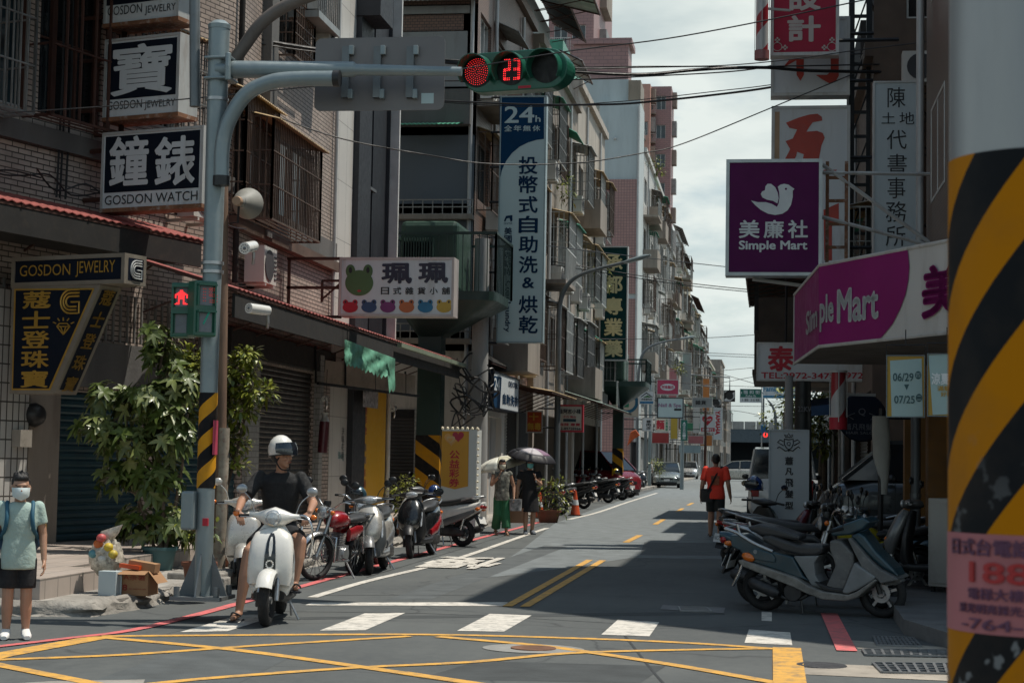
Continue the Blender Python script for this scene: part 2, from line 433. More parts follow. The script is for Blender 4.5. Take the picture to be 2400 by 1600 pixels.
for pts,w in(([(238,1491),(600,1488),(1000,1487),(1330,1495),(1600,1506),(1822,1521)],.13),([(-60,1553),(0,1536),(240,1492)],.22),([(-60,1548),(0,1546),(300,1534),(600,1513),(960,1491)],.11),([(243,1494),(434,1511),(600,1529),(867,1566),(1150,1608)],.13),([(-60,1545),(0,1559),(209,1600),(260,1612)],.13),([(330,1606),(500,1589),(832,1565),(1100,1552),(1332,1531),(1600,1523),(1822,1520)],.11),([(1025,1492),(1255,1512),(1383,1529),(1600,1562),(1850,1606)],.13),([(940,1576),(1000,1585),(1140,1606)],.13)):
 strip(pts,w,"yellow_box_marking",M_PY)
strip([(1844,1519),(1852,1612)],.235,"yellow_box_marking",M_PY,z=.008)
for q in([(422,1481),(533,1479),(663,1438),(560,1441)],[(749,1477.5),(856,1476.5),(950,1436),(855,1437)],[(1071,1478),(1181,1480),(1246,1442),(1148,1438)],[(1409,1487),(1522,1491),(1545,1458),(1448,1452)],[(1745,1506),(1857,1512),(1852,1482),(1755,1475)]):
 quad(q,"crosswalk_marking",M_PW)
quad([(715,1418),(1184,1420),(1190,1411),(730,1412)],"stop_line_marking",M_PW)
quad([(1785,1454),(1809,1456),(1809,1434),(1785,1433)],"lane_marking",M_PW)
strip([(732,1400),(860,1362),(1000,1329),(1100,1300),(1217,1259),(1283,1237)],.12,"edge_line_marking",M_PW)
strip([(1334,1217),(1403,1200),(1470,1177),(1540,1155)],.13,"edge_line_marking",M_PW)
strip([(1189,1421),(1382,1312)],.105,"centre_line_marking",M_PY);strip([(1230,1422),(1413,1313)],.105,"centre_line_marking",M_PY)
for a,b in(((1467,1271),(1500,1254)),((1535,1229),(1555,1217)),((1587,1199),(1600,1191)),((1612,1184),(1624,1178))):
 strip([a,b],.13,"centre_line_marking",M_PY)
strip([(-40,1520),(153,1497),(306,1478),(446,1445),(561,1414)],.12,"red_line_marking",M_PR,widths=(.09,.13))
strip([(561,1414),(1094,1269),(1204,1240),(1301,1213)],.12,"red_line_marking",M_PR)
strip([(1943,1438),(1985,1526)],.17,"red_line_marking",M_PR)
strip([(1600,1126),(1640,1127)],.5,"far_lane_marking",M_PW);strip([(1690,1118),(1740,1119)],.5,"far_lane_marking",M_PW)
mb=MB();vs,fs=text_mesh("慢",.02);a,b=PG(1068,1341),PG(1262,1313)
ax,bx=min(v.x for v in vs),max(v.x for v in vs);ay,by=min(v.y for v in vs),max(v.y for v in vs)
ang=0.0
mb.add([(-5.02+1.16*(1-(v.x-ax)/(bx-ax)),24.15+2.9*(1-(v.y-ay)/(by-ay)),.016)for v in vs],fs)
struct(mb.build("road_word_marking",M_PW))
M_IRON=M("cast_iron",(.055,.055,.06),.6,.3,var=.3,scale=12,bump=.6,bscale=60)
M_RUST=M("rusty_iron",(.20,.10,.06),.8,.2,var=.4,scale=5,dirt=.6,dirtc=(.05,.03,.02),bump=.3)
def disc(name,c,rx,ry,mat,z,kind=None):
 mb=MB();mb.add([(c.x+rx*math.cos(t),c.y+ry*math.sin(t),z)for t in[2*math.pi*i/36 for i in range(36)]],[tuple(range(36))]);o=mb.build(name,mat)
 if kind:o['kind']=kind
 return o
c=PG(1250,1520);disc("concrete_patch",c,.42,.34,M("pale_patch",(.26,.26,.25),.85,var=.25,scale=5),.005,'structure')
mb=MB();mb.lathe([(.0,.008),(.14,.008),(.16,.013),(.185,.013),(.19,.0)],28,Matrix.Translation(c))
tag(mb.build("manhole_cover",M_RUST,smooth=30),"rusty round manhole cover set in a pale patch inside the yellow box","manhole")
c=PG(1925,1560);mb=MB();mb.lathe([(0,.006),(.12,.006),(.15,.012),(.19,.012),(.2,0)],28,Matrix.Translation(c))
tag(mb.build("manhole_cover",M_IRON,smooth=30),"dark round manhole cover beside the end of the red kerb line","manhole")
sheet("gutter_strip",[tuple(PG(*p)[:2])for p in((1880,1553),(2320,1572),(2320,1545),(2010,1520),(1990,1500),(2240,1518),(2320,1516),(2320,1600),(1880,1580))],.004,M("gutter_concrete",(.36,.32,.27),.9,var=.3,scale=2,dirt=.5,dirtc=(.14,.12,.1),bump=.4))
def grating(label,pix,nx,name="drain_grate"):
 P=[PG(*p,.01)for p in pix];mb=MB();lo=MB()
 lo.add([(p.x,p.y,.0075)for p in P],[(0,1,2,3)])
 for i in range(nx+1):
  t=i/nx;mb.bar(P[0].lerp(P[1],t),P[3].lerp(P[2],t),.022,.018)
 for j in range(5):
  t=j/4;mb.bar(P[0].lerp(P[3],t)+Vector((0,0,.003)),P[1].lerp(P[2],t)+Vector((0,0,.003)),.02,.014)
 t=thing(name,label,"drain");mb.build("bars",M("galv_bar",(.24,.25,.26),.5,.7,var=.3,scale=8),t)
 o=lo.build("pit",M("pit_dark",(.01,.01,.012),.9),t);
 if o.data.polygons[0].normal.z<0:o.data.flip_normals()
grating("narrow steel drain grate in sunlight nearest the shaded strip",[(2030,1534),(2330,1540),(2330,1524),(2022,1522)],14)
grating("wide steel drain grate lowest in the gutter by the striped pole",[(2068,1575),(2330,1580),(2330,1556),(2046,1553)],12)
grating("dark drain grate in the shade of the parked scooters",[(2056,1511),(2158,1514),(2140,1494),(2048,1491)],10)
grating("grey slotted vent cover flush with the shaded lane before the crosswalk",[(1596,1431),(1668,1433),(1655,1423),(1592,1421)],22,"vent_cover")
quad([(1547,1428),(1696,1437),(1700,1424),(1553,1418)],"concrete_frame_patch",M("pale_patch2",(.2,.2,.2),.85,var=.25,scale=5),z=.0055)
KX=-6.22
pav=[(-30,15.9),(-7.0,15.8),(-6.3,15.9),(KX,16.6),(KX,18.6),(KX-.12,20),(-6.35,60),(-6.5,158),(-30,158)]
mb=MB();mb.prism(pav,0,.125,axis='z');struct(mb.build("pavement",M_CONC))
def rough_kerb(name,path,w,h,seg=.12):
 P=[]
 for a,b in zip(path,path[1:]):
  a,b=Vector((*a,0)),Vector((*b,0));n=max(1,int((b-a).length/seg))
  P+=[a.lerp(b,i/n)for i in range(n)]
 P.append(Vector((*path[-1],0)));mb=MB();k=len(P);rnd=random.Random(5)
 for i,p in enumerate(P):
  d=P[min(i+1,k-1)]-P[max(i-1,0)];d.normalize();s=Vector((d.y,-d.x,0))
  prof=[(-w,h),(-.03,h+.012),(.015,h-.02),(.05,h*.55),(.03,h*.25),(.075,-.01)]
  for q,z in prof:
   j=.028 if q>-.05 else.008
   mb.v.append(tuple(p+s*(q+rnd.uniform(-j,j))+Vector((0,0,z+rnd.uniform(-j,j)*.8))))
 for i in range(k-1):
  for j in range(5):a=i*6+j;mb.f.append((a,a+6,a+7,a+1))
 return struct(mb.build(name,M_KERB,smooth=50))
rough_kerb("kerb",[(-9.5,15.84),(-7.0,15.74),(-6.3,15.84),(KX,16.6),(KX,18.6)],.14,.13)
rough_kerb("kerb",[(-6.3,19.7),(-6.36,40),(-6.38,60)],.14,.13,.2)
mb=MB();mb.box(-30,16.0,.12,-6.87,17.8,.325);mb.box(-30,17.8,.12,-7.35,42,.325);struct(mb.build("step_platform",M_STEP))
mb=MB();mb.box(-6.72,19.15,.12,-6.1,19.95,.2);struct(mb.build("pole_footing",M_KERB,bevel=.02))
mb=MB();mb.box(-6.22,18.95,0,-5.98,19.2,.17);struct(mb.build("kerb_block",M_KERB,bevel=.02))
rp=[(1.25,16.6),(1.55,15.3),(12,13.6),(30,13.6),(30,158),(1.6,158),(1.55,40),(1.35,24)]
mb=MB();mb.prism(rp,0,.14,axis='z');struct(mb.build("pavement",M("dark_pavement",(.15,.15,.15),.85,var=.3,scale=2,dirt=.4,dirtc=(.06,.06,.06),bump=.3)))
#building kit (local frame: x right, -y out, z up)
M_FRAME=M("window_frame",(.55,.56,.55),.4,.5,var=.15);M_FRAMED=M("dark_frame",(.07,.06,.055),.5,.3)
M_PANE=MGLASS("pane_dark");M_PANEB=MGLASS("pane_blue",(.03,.05,.06),.12);M_PANEC=M("curtained_pane",(.16,.15,.13),.35,var=.4,scale=1.2,coat=.4)
M_CAGE=M("brown_cage",(.12,.08,.06),.6,.2,var=.3,dirt=.4,dirtc=(.1,.04,.02));M_CAGEG=M("grey_cage",(.28,.28,.27),.5,.5,var=.3,dirt=.3)
M_CAGEW=M("white_cage",(.52,.53,.51),.5,.2,var=.2,dirt=.3,dirtc=(.2,.12,.08));M_RUSTY=M("rusty_frame",(.085,.038,.028),.75,.2,var=.35,dirt=.5,dirtc=(.06,.03,.02))
M_ACW=M("ac_white",(.60,.59,.55),.5,var=.1,dirt=.35,dirtc=(.25,.2,.15),streak=True);M_ACD=M("ac_grille",(.05,.05,.055),.7)
M_ROOFP=M("ribbed_plastic",(.42,.30,.16),.45,var=.35,dirt=.6,dirtc=(.12,.07,.03),streak=True);M_ROOFG=M("green_plastic",(.05,.26,.17),.4,var=.25,dirt=.3)
M_TIN=M("tin_sheet",(.36,.37,.36),.45,.6,var=.3,dirt=.5,dirtc=(.16,.09,.05),streak=True);M_TIND=M("dark_tin",(.016,.015,.0145),.95,0,var=.3,dirt=.4)
M_PIPE=M("grey_pipe",(.42,.43,.43),.45,.2,var=.15);M_REDTILE=M("red_tile",(.30,.075,.065),.6,var=.3,scale=8,dirt=.4)
M_PLAST=M("grey_plaster",(.13,.127,.123),.85,var=.35,scale=1.2,dirt=.55,dirtc=(.06,.06,.06),bump=.3,bscale=20,streak=True)
M_BEIGE=M("beige_plaster",(.30,.26,.22),.85,var=.35,scale=1.2,dirt=.7,dirtc=(.14,.11,.09),bump=.25,streak=True)
M_SHUT=M("dark_shutter",(.052,.048,.046),.5,.4,var=.25,dirt=.3);M_SHUTT=M("teal_shutter",(.018,.062,.08),.45,.3,var=.2,dirt=.3,dirtc=(.02,.03,.03))
M_BLACK=M("black_plastic",(.016,.017,.019),.45,var=.3,scale=6);M_RUB=M("rubber",(.014,.014,.015),.85,var=.3,scale=8,bump=.2)
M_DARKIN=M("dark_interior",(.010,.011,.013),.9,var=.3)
def wall_cells(mb,x0,x1,z0,z1,holes,y=0.0,rev=.14,back=True):
 xs=sorted({x0,x1,*[min(max(v,x0),x1)for h in holes for v in(h[0],h[2])]});zs=sorted({z0,z1,*[min(max(v,z0),z1)for h in holes for v in(h[1],h[3])]})
 for a,b in zip(xs,xs[1:]):
  for c,d in zip(zs,zs[1:]):
   mx,mz=(a+b)/2,(c+d)/2
   if any(h[0]<mx<h[2]and h[1]<mz<h[3]for h in holes):continue
   mb.add([(a,y,c),(b,y,c),(b,y,d),(a,y,d)],[(0,1,2,3)])
 for a,c,b,d in holes:
  r=y+rev
  mb.add([(a,y,c),(b,y,c),(b,r,c),(a,r,c)],[(0,1,2,3)]);mb.add([(a,y,d),(b,y,d),(b,r,d),(a,r,d)],[(3,2,1,0)])
  mb.add([(a,y,c),(a,y,d),(a,r,d),(a,r,c)],[(3,2,1,0)]);mb.add([(b,y,c),(b,y,d),(b,r,d),(b,r,c)],[(0,1,2,3)])
 return mb
def body(mb,x0,x1,z0,z1,depth,y=0.0):
 """sides, back and top of a building behind its front sheet"""
 Y=y+depth
 mb.add([(x0,y,z0),(x0,Y,z0),(x0,Y,z1),(x0,y,z1)],[(3,2,1,0)]);mb.add([(x1,y,z0),(x1,Y,z0),(x1,Y,z1),(x1,y,z1)],[(0,1,2,3)])
 mb.add([(x0,Y,z0),(x1,Y,z0),(x1,Y,z1),(x0,Y,z1)],[(3,2,1,0)]);mb.add([(x0,y,z1),(x1,y,z1),(x1,Y,z1),(x0,Y,z1)],[(0,1,2,3)])
 return mb
def window(root,x0,z0,x1,z1,y=.10,n=2,frame=None,pane=None,grid=0,name="window"):
 mb=MB();f=.045;fr=frame or M_FRAME
 for a in(x0+f/2,x1-f/2):mb.box(a-f/2,y-.03,z0,a+f/2,y+.03,z1)
 for c in(z0+f/2,z1-f/2):mb.box(x0+f,y-.03,c-f/2,x1-f,y+.03,c+f/2)
 for i in range(1,n):
  a=x0+(x1-x0)*i/n;mb.box(a-f/2,y-.028,z0+f,a+f/2,y+.028,z1-f)
 for i in range(grid):
  c=z0+(z1-z0)*(i+1)/(grid+1);mb.box(x0+f,y-.02,c-.012,x1-f,y+.02,c+.012)
 w=mb.build(name,fr,root)
 MB().add([(x0,y+.015,z0),(x1,y+.015,z0),(x1,y+.015,z1),(x0,y+.015,z1)],[(0,1,2,3)]).build("pane",pane or M_PANE,w)
 return w
def cage(root,x0,z0,x1,z1,d=.45,mat=None,step=.11,rails=3,roof=None,y=0.0,wb=.018,floor=True):
 mat=mat or M_CAGE;mb=MB();Y=y-d
 for s,(p,q)in enumerate((((x0,Y),(x1,Y)),((x0,y),(x0,Y)),((x1,Y),(x1,y)))):
  L=math.hypot(q[0]-p[0],q[1]-p[1]);n=max(1,int(L/step))
  for i in range(n+1):
   t=i/n;px,py=p[0]+(q[0]-p[0])*t,p[1]+(q[1]-p[1])*t;b=wb*(1.8 if i in(0,n)else 1)
   mb.box(px-b/2,py-b/2,z0,px+b/2,py+b/2,z1)
  for j in range(rails+1):
   z=z0+(z1-z0)*j/rails;h=.02 if 0<j<rails else.032
   mb.bar((p[0],p[1],z),(q[0],q[1],z),wb*1.5,h)
 if floor:
  n=max(1,int(d/.12))
  for i in range(1,n):mb.box(x0,Y+d*i/n-.012,z0-.012,x1,Y+d*i/n+.012,z0+.008)
 c=mb.build("window_cage",mat,root)
 if roof:
  ribbed(x0-.08,x1+.08,y,z1+.12,Y-.12,z1-.06,.1).build("cage_roof",roof,c)
 return c
def ribbed(x0,x1,ya,za,yb,zb,rib=.1,th=.012):
 """corrugated sheet sloping from (ya, za) at the wall to (yb, zb)"""
 mb=MB();n=max(2,int((x1-x0)/rib*2));top=[]
 for i in range(n+1):
  x=x0+(x1-x0)*i/n;k=.022 if i%2 else 0;top.append((x,k))
 for x,k in top:mb.v+=[(x,ya,za+k),(x,yb,zb+k),(x,ya,za+k-th),(x,yb,zb+k-th)]
 for i in range(n):
  a=4*i;b=a+4;mb.f+=[(a,a+1,b+1,b),(a+2,b+2,b+3,a+3),(a+1,a+3,b+3,b+1),(a,b,b+2,a+2)]
 return mb
def ac_unit(root,x,z,y=0.0,w=.8,h=.58,d=.32,gap=.12):
 mb=MB().box(x,y-gap-d,z,x+w,y-gap,z+h);mb.box(x+.1,y-gap,z-.06,x+.14,y,z-.02);mb.box(x+w-.14,y-gap,z-.06,x+w-.1,y,z-.02)
 mb.box(x+.1,y-gap-d,z-.05,x+.14,y,z-.01);mb.box(x+w-.14,y-gap-d,z-.05,x+w-.1,y,z-.01)
 a=mb.build("air_conditioner",M_ACW,root);g=MB();cx,cz,r=x+w*.4,z+h/2,h*.42
 g.lathe([(0,0),(r,0),(r,.012),(0,.012)],18,Matrix.Translation((cx,y-gap-d-.004,cz))@Matrix.Rotation(R(90),4,'X'))
 for i in range(6):g.box(x+w*.8,y-gap-d-.01,z+.08+i*.07,x+w*.96,y-gap-d,z+.11+i*.07)
 g.build("fan_grille",M_ACD,a);return a
def pipe(root,pts,r=.045,mat=None):return MB().tube(pts,r,8).build("drain_pipe",mat or M_PIPE,root,smooth=60)
def shutter(root,x0,z0,x1,z1,y=.08,mat=None,slat=.085,label=None):
 mb=MB();n=int((z1-z0)/slat)
 P=[]
 for i in range(n+1):
  z=z0+(z1-z0)*i/n;P+=[(y,z),(y-.018,z+slat*.25),(y-.018,z+slat*.7),(y,z+slat*.92)]
 P=[p for p in P if p[1]<=z1+.001]
 for yy,z in P:mb.v+=[(x0,yy,z),(x1,yy,z)]
 for i in range(len(P)-1):mb.f.append((2*i,2*i+1,2*i+3,2*i+2))
 return mb.build("roller_shutter",mat or M_SHUT,root,label=label)
def awning(root,x0,x1,za,d,drop,mat,y=0.0,name="awning",ends=True,fr=True,rib=.11):
 a=ribbed(x0,x1,y,za,y-d,za-drop,rib).build(name,mat,root)
 if fr:
  mb=MB();n=max(1,int((x1-x0)/1.2))
  for i in range(n+1):
   x=x0+(x1-x0)*i/n;mb.bar((x,y,za-.03),(x,y-d,za-drop-.03),.03);mb.bar((x,y,za-min(.7,d*.8)),(x,y-d*.75,za-drop*.75-.04),.025)
  mb.bar((x0,y-d+.03,za-drop-.03),(x1,y-d+.03,za-drop-.03),.035);mb.build("awning_bracket",M_RUSTY,a)
 return a
def balcony(root,x0,x1,z,d=.9,h=1.0,mat=None,rail=None,y=0.0,solid=True):
 mb=MB().box(x0,y-d,z-.12,x1,y-.003,z)
 b=mb.build("balcony",mat or M_BEIGE,root)
 m2=MB()
 if solid:
  m2.box(x0,y-d,z,x1,y-d+.09,z+h);m2.box(x0,y-d+.09,z,x0+.09,y-.003,z+h);m2.box(x1-.09,y-d+.09,z,x1,y-.003,z+h)
  m2.build("parapet",mat or M_BEIGE,b)
 else:
  n=max(2,int((x1-x0)/.13))
  for i in range(n+1):x=x0+(x1-x0)*i/n;m2.box(x-.012,y-d,z,x+.012,y-d+.024,z+h)
  m2.bar((x0,y-d+.01,z+h),(x1,y-d+.01,z+h),.04);m2.build("railing",rail or M_CAGEG,b)
 return b
def busy_front(root,W,H,z0=3.6,fl=3.1,rnd=None,bay=2.6,cages=(M_CAGE,M_CAGEG,M_CAGEW),roofs=(None,M_ROOFP,M_ROOFG,M_TIN),panes=(M_PANE,M_PANEB,M_PANEC),wallm=None,shop=True,depth=9,x0=0.0,dens=1.0,pip=True,shopd=2.2,shut=.55):
 """a lived-in apartment front: windows, grilles, balconies, small awnings, coolers, pipes"""
 rnd=rnd or random.Random(1);nb=max(1,round(W/bay));bw=W/nb;holes=[];jobs=[]
 nf=max(1,int((H-z0)/fl))
 for f in range(nf):
  zb=z0+f*fl
  for b in range(nb):
   a=x0+b*bw;w0,w1=a+bw*.16,a+bw*.84;s0,s1=zb+.95,min(zb+2.45,H-.4)
   k=rnd.random();holes.append((w0,s0,w1,s1));jobs.append((k,w0,s0,w1,s1,a,bw,zb))
 if shop:holes.append((x0+.35,.02,x0+W-.35,2.95))
 mb=MB();wall_cells(mb,x0,x0+W,0,H,holes,0,.2);body(mb,x0,x0+W,0,H,depth)
 mb.build("wall",wallm or M_BEIGE,root)
 for k,w0,s0,w1,s1,a,bw,zb in jobs:
  window(root,w0,s0,w1,s1,.12,rnd.choice((2,2,3)),M_FRAME if rnd.random()<.7 else M_FRAMED,rnd.choice(panes))
  if k<.42*dens:cage(root,w0-.12,s0-.3,w1+.12,s1+.15,rnd.uniform(.35,.7),rnd.choice(cages),rnd.choice((.1,.12,.15)),rnd.choice((2,3,4)),rnd.choice(roofs),floor=False)
  elif k<.62*dens:
   balcony(root,a+.05,a+bw-.05,zb+.12,rnd.uniform(.7,1.1),.95,None,rnd.choice(cages),solid=rnd.random()<.45)
   if rnd.random()<.5:cage(root,a+.1,zb+1.1,a+bw-.1,zb+2.7,.75,rnd.choice(cages),.13,3,rnd.choice(roofs),floor=False)
  elif k<.85*dens:awning(root,w0-.2,w1+.2,s1+.35,rnd.uniform(.5,.9),.3,rnd.choice((M_ROOFG,M_ROOFP,M_TIN,M_TIND)),fr=False)
  if rnd.random()<.55*dens:ac_unit(root,a+bw*rnd.uniform(.0,.55),zb+rnd.uniform(.15,.45),gap=.08)
 if pip:
  for i in range(max(1,nb//2)):
   x=x0+bw*(2*i+1)+rnd.uniform(-.1,.1);pipe(root,[(x,-.07,.2),(x,-.07,H-.2)],.05)
 MB().box(x0-.0,-.16,H,x0+W,depth,H+.28).build("roof",wallm or M_BEIGE,root)
 if shop:
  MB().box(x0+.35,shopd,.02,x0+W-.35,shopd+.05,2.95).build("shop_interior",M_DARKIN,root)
  n=max(1,int(W/3.2))
  for i in range(n):
   a=x0+.4+(W-.8)*i/n;b=x0+.4+(W-.8)*(i+1)/n
   if rnd.random()<shut:shutter(root,a,.02,b-.12,2.95,.5,rnd.choice((M_SHUT,M_TIN)))
#left-hand buildings
M_BRICK=MT("brick_tile",(.51,.42,.36),(.42,.345,.30),(.055,.045,.04),.235,.072,.009,.5,.6,.5,.6,(.13,.10,.085))
M_BRICKB=MT("brown_tile",(.23,.135,.10),(.18,.11,.085),(.06,.05,.045),.12,.07,.008,.5,.5,.4,.35)
M_GRAN=MT("granite_panel",(.64,.62,.58),(.61,.59,.55),(.22,.21,.2),.62,1.15,.006,.0,.4,.3,.15)
M_WTILE=MT("white_tile",(.62,.61,.57),(.56,.55,.52),(.3,.29,.28),.10,.10,.010,.0,.4,.4,.3)
M_PTILE=MT("pink_tile",(.40,.225,.205),(.36,.20,.185),(.20,.13,.12),.16,.16,.014,.0,.45,.4,.2)
M_PINKT=MT("mauve_tile",(.36,.205,.195),(.33,.19,.185),(.22,.14,.14),.5,.22,.02,.5,.5,.3,.2)
M_GTILE=MT("grey_tile",(.36,.36,.34),(.31,.31,.30),(.2,.2,.19),.25,.10,.01,.5,.5,.3,.4)
M_BLUEW=M("pale_blue_plaster",(.47,.53,.54),.8,var=.12,scale=1.5,dirt=.35,dirtc=(.3,.33,.33),bump=.15,streak=True)
M_SLATE=M("slate_cladding",(.065,.078,.09),.6,.1,var=.2,scale=.6,dirt=.2,dirtc=(.1,.11,.12));M_NAVY=M("navy_cladding",(.010,.012,.018),.6,0,var=.3,scale=.5)
M_COLD=M("charcoal_cladding",(.022,.025,.032),.6,0,var=.2)
def merge_into(root,holder):
 bpy.context.view_layer.update()
 mi=root.matrix_world.inverted()@holder.matrix_world
 for c in[o for o in bpy.data.objects if o.parent==holder]:
  c.parent=root;c.matrix_basis=mi@c.matrix_basis
 bpy.data.objects.remove(holder)
def holder(F):
 e=bpy.data.objects.new("holder",None);COL.objects.link(e);e.location=F.o;e.rotation_euler=(0,0,F.ang);return e
def bthing(F,name,label,group=None,cat="building"):return thing(name,label,cat,F.o,F.ang,group)
ANG_A=math.atan2(6,1.8)
FA=Frame((-10.1,20,0),ANG_A);FB=Frame((-8.3,26,0),R(90))
B1=bthing(FB,"corner_building","brown brick-tiled corner building with rusty window grilles and red-edged awning, behind the jewellery signs")
def rectA(px0,py0,px1,py1,F=FA,out=0):
 a=F.at(px0,(py0+py1)/2,out);b=F.at(px1,(py0+py1)/2,out)
 za=(F.at(px0,py0,out)[1]+F.at(px1,py0,out)[1])/2;zb=(F.at(px0,py1,out)[1]+F.at(px1,py1,out)[1])/2
 return a[0],zb,b[0],za
h=holder(FA);LA=6.264
w1=rectA(92,5,238,285);w1=(w1[0],w1[1],w1[2],w1[3]+.5);w0=rectA(-60,-40,70,240);w2=rectA(275,90,420,290);w3=(w2[0],w2[3]+1.3,w2[2],w2[3]+2.7)
sh=rectA(126,925,330,1318);dk=(sh[2]+.35,.33,6.1,2.9)
sh=(sh[0],.33,sh[2],2.35);q_=rectA(378,492,440,540);ac_unit(h,q_[0],q_[1]+.15,w=.75,gap=.25)
mb=MB();wall_cells(mb,-6,LA,0,14,[w0,w1,w2,w3,sh,dk],0,.2)
mb.add([(-6,0,0),(-6,8,0),(-6,8,14),(-6,0,14)],[(3,2,1,0)]);mb.build("wall",M_BRICK,h)
window(h,*w1,.12,3,M_RUSTY,M_PANE,1);window(h,*w0,.12,2,M_FRAME,M_PANEB);window(h,*w2,.12,2,M_FRAME,M_PANE);window(h,*w3,.12,2,M_FRAME,M_PANE)
cg=rectA(-60,-60,84,250,FA,.6);cage(h,cg[0],cg[1],cg[2],cg[3]+.8,.6,M_CAGEG,.13,4)
cg=rectA(145,-30,246,290,FA,.45);cage(h,cg[0]-.2,cg[1],cg[2]+.4,cg[3]+1,.45,M_RUSTY,.26,3,None,wb=.03)
cage(h,w2[0]-.1,w2[1]-.15,w2[2]+.1,w2[3]+.1,.5,M_CAGEG,.12,3,M_ROOFP);cage(h,w3[0]-.1,w3[1]-.2,w3[2]+.1,w3[3]+.1,.5,M_CAGEG,.12,3,M_ROOFP)
zl=FA.at(100,300)[1];MB().box(-6,-.1,zl-.26,LA,-.003,zl).build("ledge",M_PLAST,h)
zz=FA.at(100,492,1.0)[1];XA=FA.at(480,580,1.05)[0]
awning(h,-6,XA,zz+.32,1.05,.30,M_REDTILE,rib=.16)
MB().box(-6,-1.03,zz-.36,XA-.05,-.98,zz-.03).build("fascia",M_TIND,h)
MB().box(-6,-.97,zz-.30,XA-.1,-.003,zz-.22).build("soffit",M_TIND,h)
shutter(h,*sh,.06,M_SHUTT,.10);shutter(h,*dk,.1,M_SHUTT,.10)
mb=MB();p=rectA(-40,640,44,1330);mb.box(p[0],-.16,.3,p[2],-.003,3.6);mb.build("tiled_pillar",MT("pillar_tile",(.50,.49,.46),(.47,.46,.44),(.06,.055,.05),.11,.24,.01,.0,.4,.4,.3),h)
p2=rectA(46,930,122,1330);MB().box(p2[0]+.03,-.1,.3,p2[2],-.003,2.6).build("pillar",M_BEIGE,h)
MB().box(p[2]+.02,-.07,2.42,LA,-.003,3.05).build("plaster_band",M_PLAST,h)
awning(h,-6,4.6,8.9,1.9,.4,M_TIND,name='added_shade_awning')  # added above the view to keep sun off the near wall
g0=MB();
for i in range(30):g0.box(1.2+i*.16,-.06,3.08,1.23+i*.16,-.03,3.75)
g0.build("vent_bars",M_CAGEG,h)
mb=MB();bx=FA.at(46,1025,.2)
mb.box(bx[0]-.1,-.3,bx[1]-.12,bx[0]+.12,-.12,bx[1]+.1);mb.build("meter_box",M("old_box",(.34,.31,.27),.6,dirt=.4),h)
bx=FA.at(86,972,.2);mb=MB();mb.lathe([(.0,0),(.15,0),(.16,.05),(.12,.14),(.04,.18),(0,.18)],20,Matrix.Translation((bx[0],-.12,bx[1]))@Matrix.Rotation(R(90),4,'X'));mb.build("wall_lamp",M_BLACK,h,smooth=40)
tb=MB()
for k in range(5):
 rr=random.Random(k);pts=[FA.at(10+90*k,380+12*k,.2)];x0_=-1+k*1.2
 tb.tube(smooth_path([(x0_+i*.5,-.25-.1*rr.random(),zz+.42+.25*rr.random())for i in range(6)],4),.012,5)
for px in(137,145,158):x,z=FA.at(px,400,.08);tb.tube([(x,-.06,zz+.4),(x+.03,-.07,z+1.2),(x,-.06,z+3)],.016,5)
tb.build("wall_cable",M_BLACK,h)
merge_into(B1,h)
L1=6.6
c1=rectA(552,232,628,520,FB);c2=rectA(655,340,735,540,FB);c3=rectA(655,-60,697,125,FB)
s1=(FB.at(597,1000)[0],.33,FB.at(733,1000)[0],3.05);s2=(.1,.33,FB.at(560,1000)[0],2.9)
mb=MB();wall_cells(mb,0,L1,0,14,[c1,c2,c3,s1,s2],0,.2);body(mb,0,L1,0,14,8);mb.build("wall",M_BRICK,B1)
for c in(c1,c2,c3):window(B1,*c,.12,2,M_FRAMED,M_PANE)
k=rectA(545,235,628,520,FB,.1);cage(B1,k[0],k[1],k[2]-.1,k[3],.3,M_CAGE,.085,4,M_ROOFP,floor=False)
k=rectA(660,318,752,548,FB,.62);cage(B1,k[0]-.55,k[1],k[2],k[3],.62,M_CAGE,.10,3,M_ROOFP)
cage(B1,c3[0]-.1,c3[1]-.2,c3[2]+.1,c3[3],.3,M_CAGE,.14,8,None,floor=False)
x0,z0,x1,z1=rectA(632,0,649,560,FB,.16);MB().box(x0,-.16,z0,x1,-.003,14).build("pilaster",M_PLAST,B1)
x0,z0=FB.at(551,510,.12);MB().box(0,-.13,z0-.13,L1,-.003,z0+.05).build("ledge",M("brown_ledge",(.13,.085,.065),.7,var=.3,dirt=.4),B1)
MB().box(x1+.05,-.07,z0+.06,L1,-.003,z0+.42).build("plaster_band",M_PLAST,B1)
q_=FB.at(600,560)[0];ac_unit(B1,.5,4.25,w=.7);ac_unit(B1,4.2,8.6,w=.7);pipe(B1,[(.15,-.08,4.2),(.15,-.08,14)],.05,M_TIND);pipe(B1,[(L1-.25,-.07,4.2),(L1-.25,-.07,14)],.035)
k=rectA(742,-60,792,50,FB,.5);b=balcony(B1,k[0],k[2],k[1],.55,1.5,M_TIN,M_CAGEG,solid=False);ac_unit(B1,k[0]+.1,k[1]+.05,y=-.05,w=.6)
shutter(B1,*s1,.07,M_SHUT,.085);shutter(B1,*s2,.07,M_SHUTT,.1)
xp=FB.at(572,1000)[0];MB().box(xp-.05,-.09,.3,s1[0]-.03,-.003,3.4).build("pillar",M_GTILE,B1)
MB().box(s1[2]+.02,-.12,.3,s1[2]+.28,-.003,3.4).build("pillar",M_GTILE,B1)
MB().box(0,-.1,3.1,L1,-.003,3.5).build("shutter_housing",M_TIND,B1)
AW=awning(B1,-3.6,13.6,4.12,1.3,.38,M_REDTILE,y=0,rib=.2)
MB().box(-3.6,-1.27,3.36,13.5,-1.23,3.68).build("fascia",M_TIND,B1)
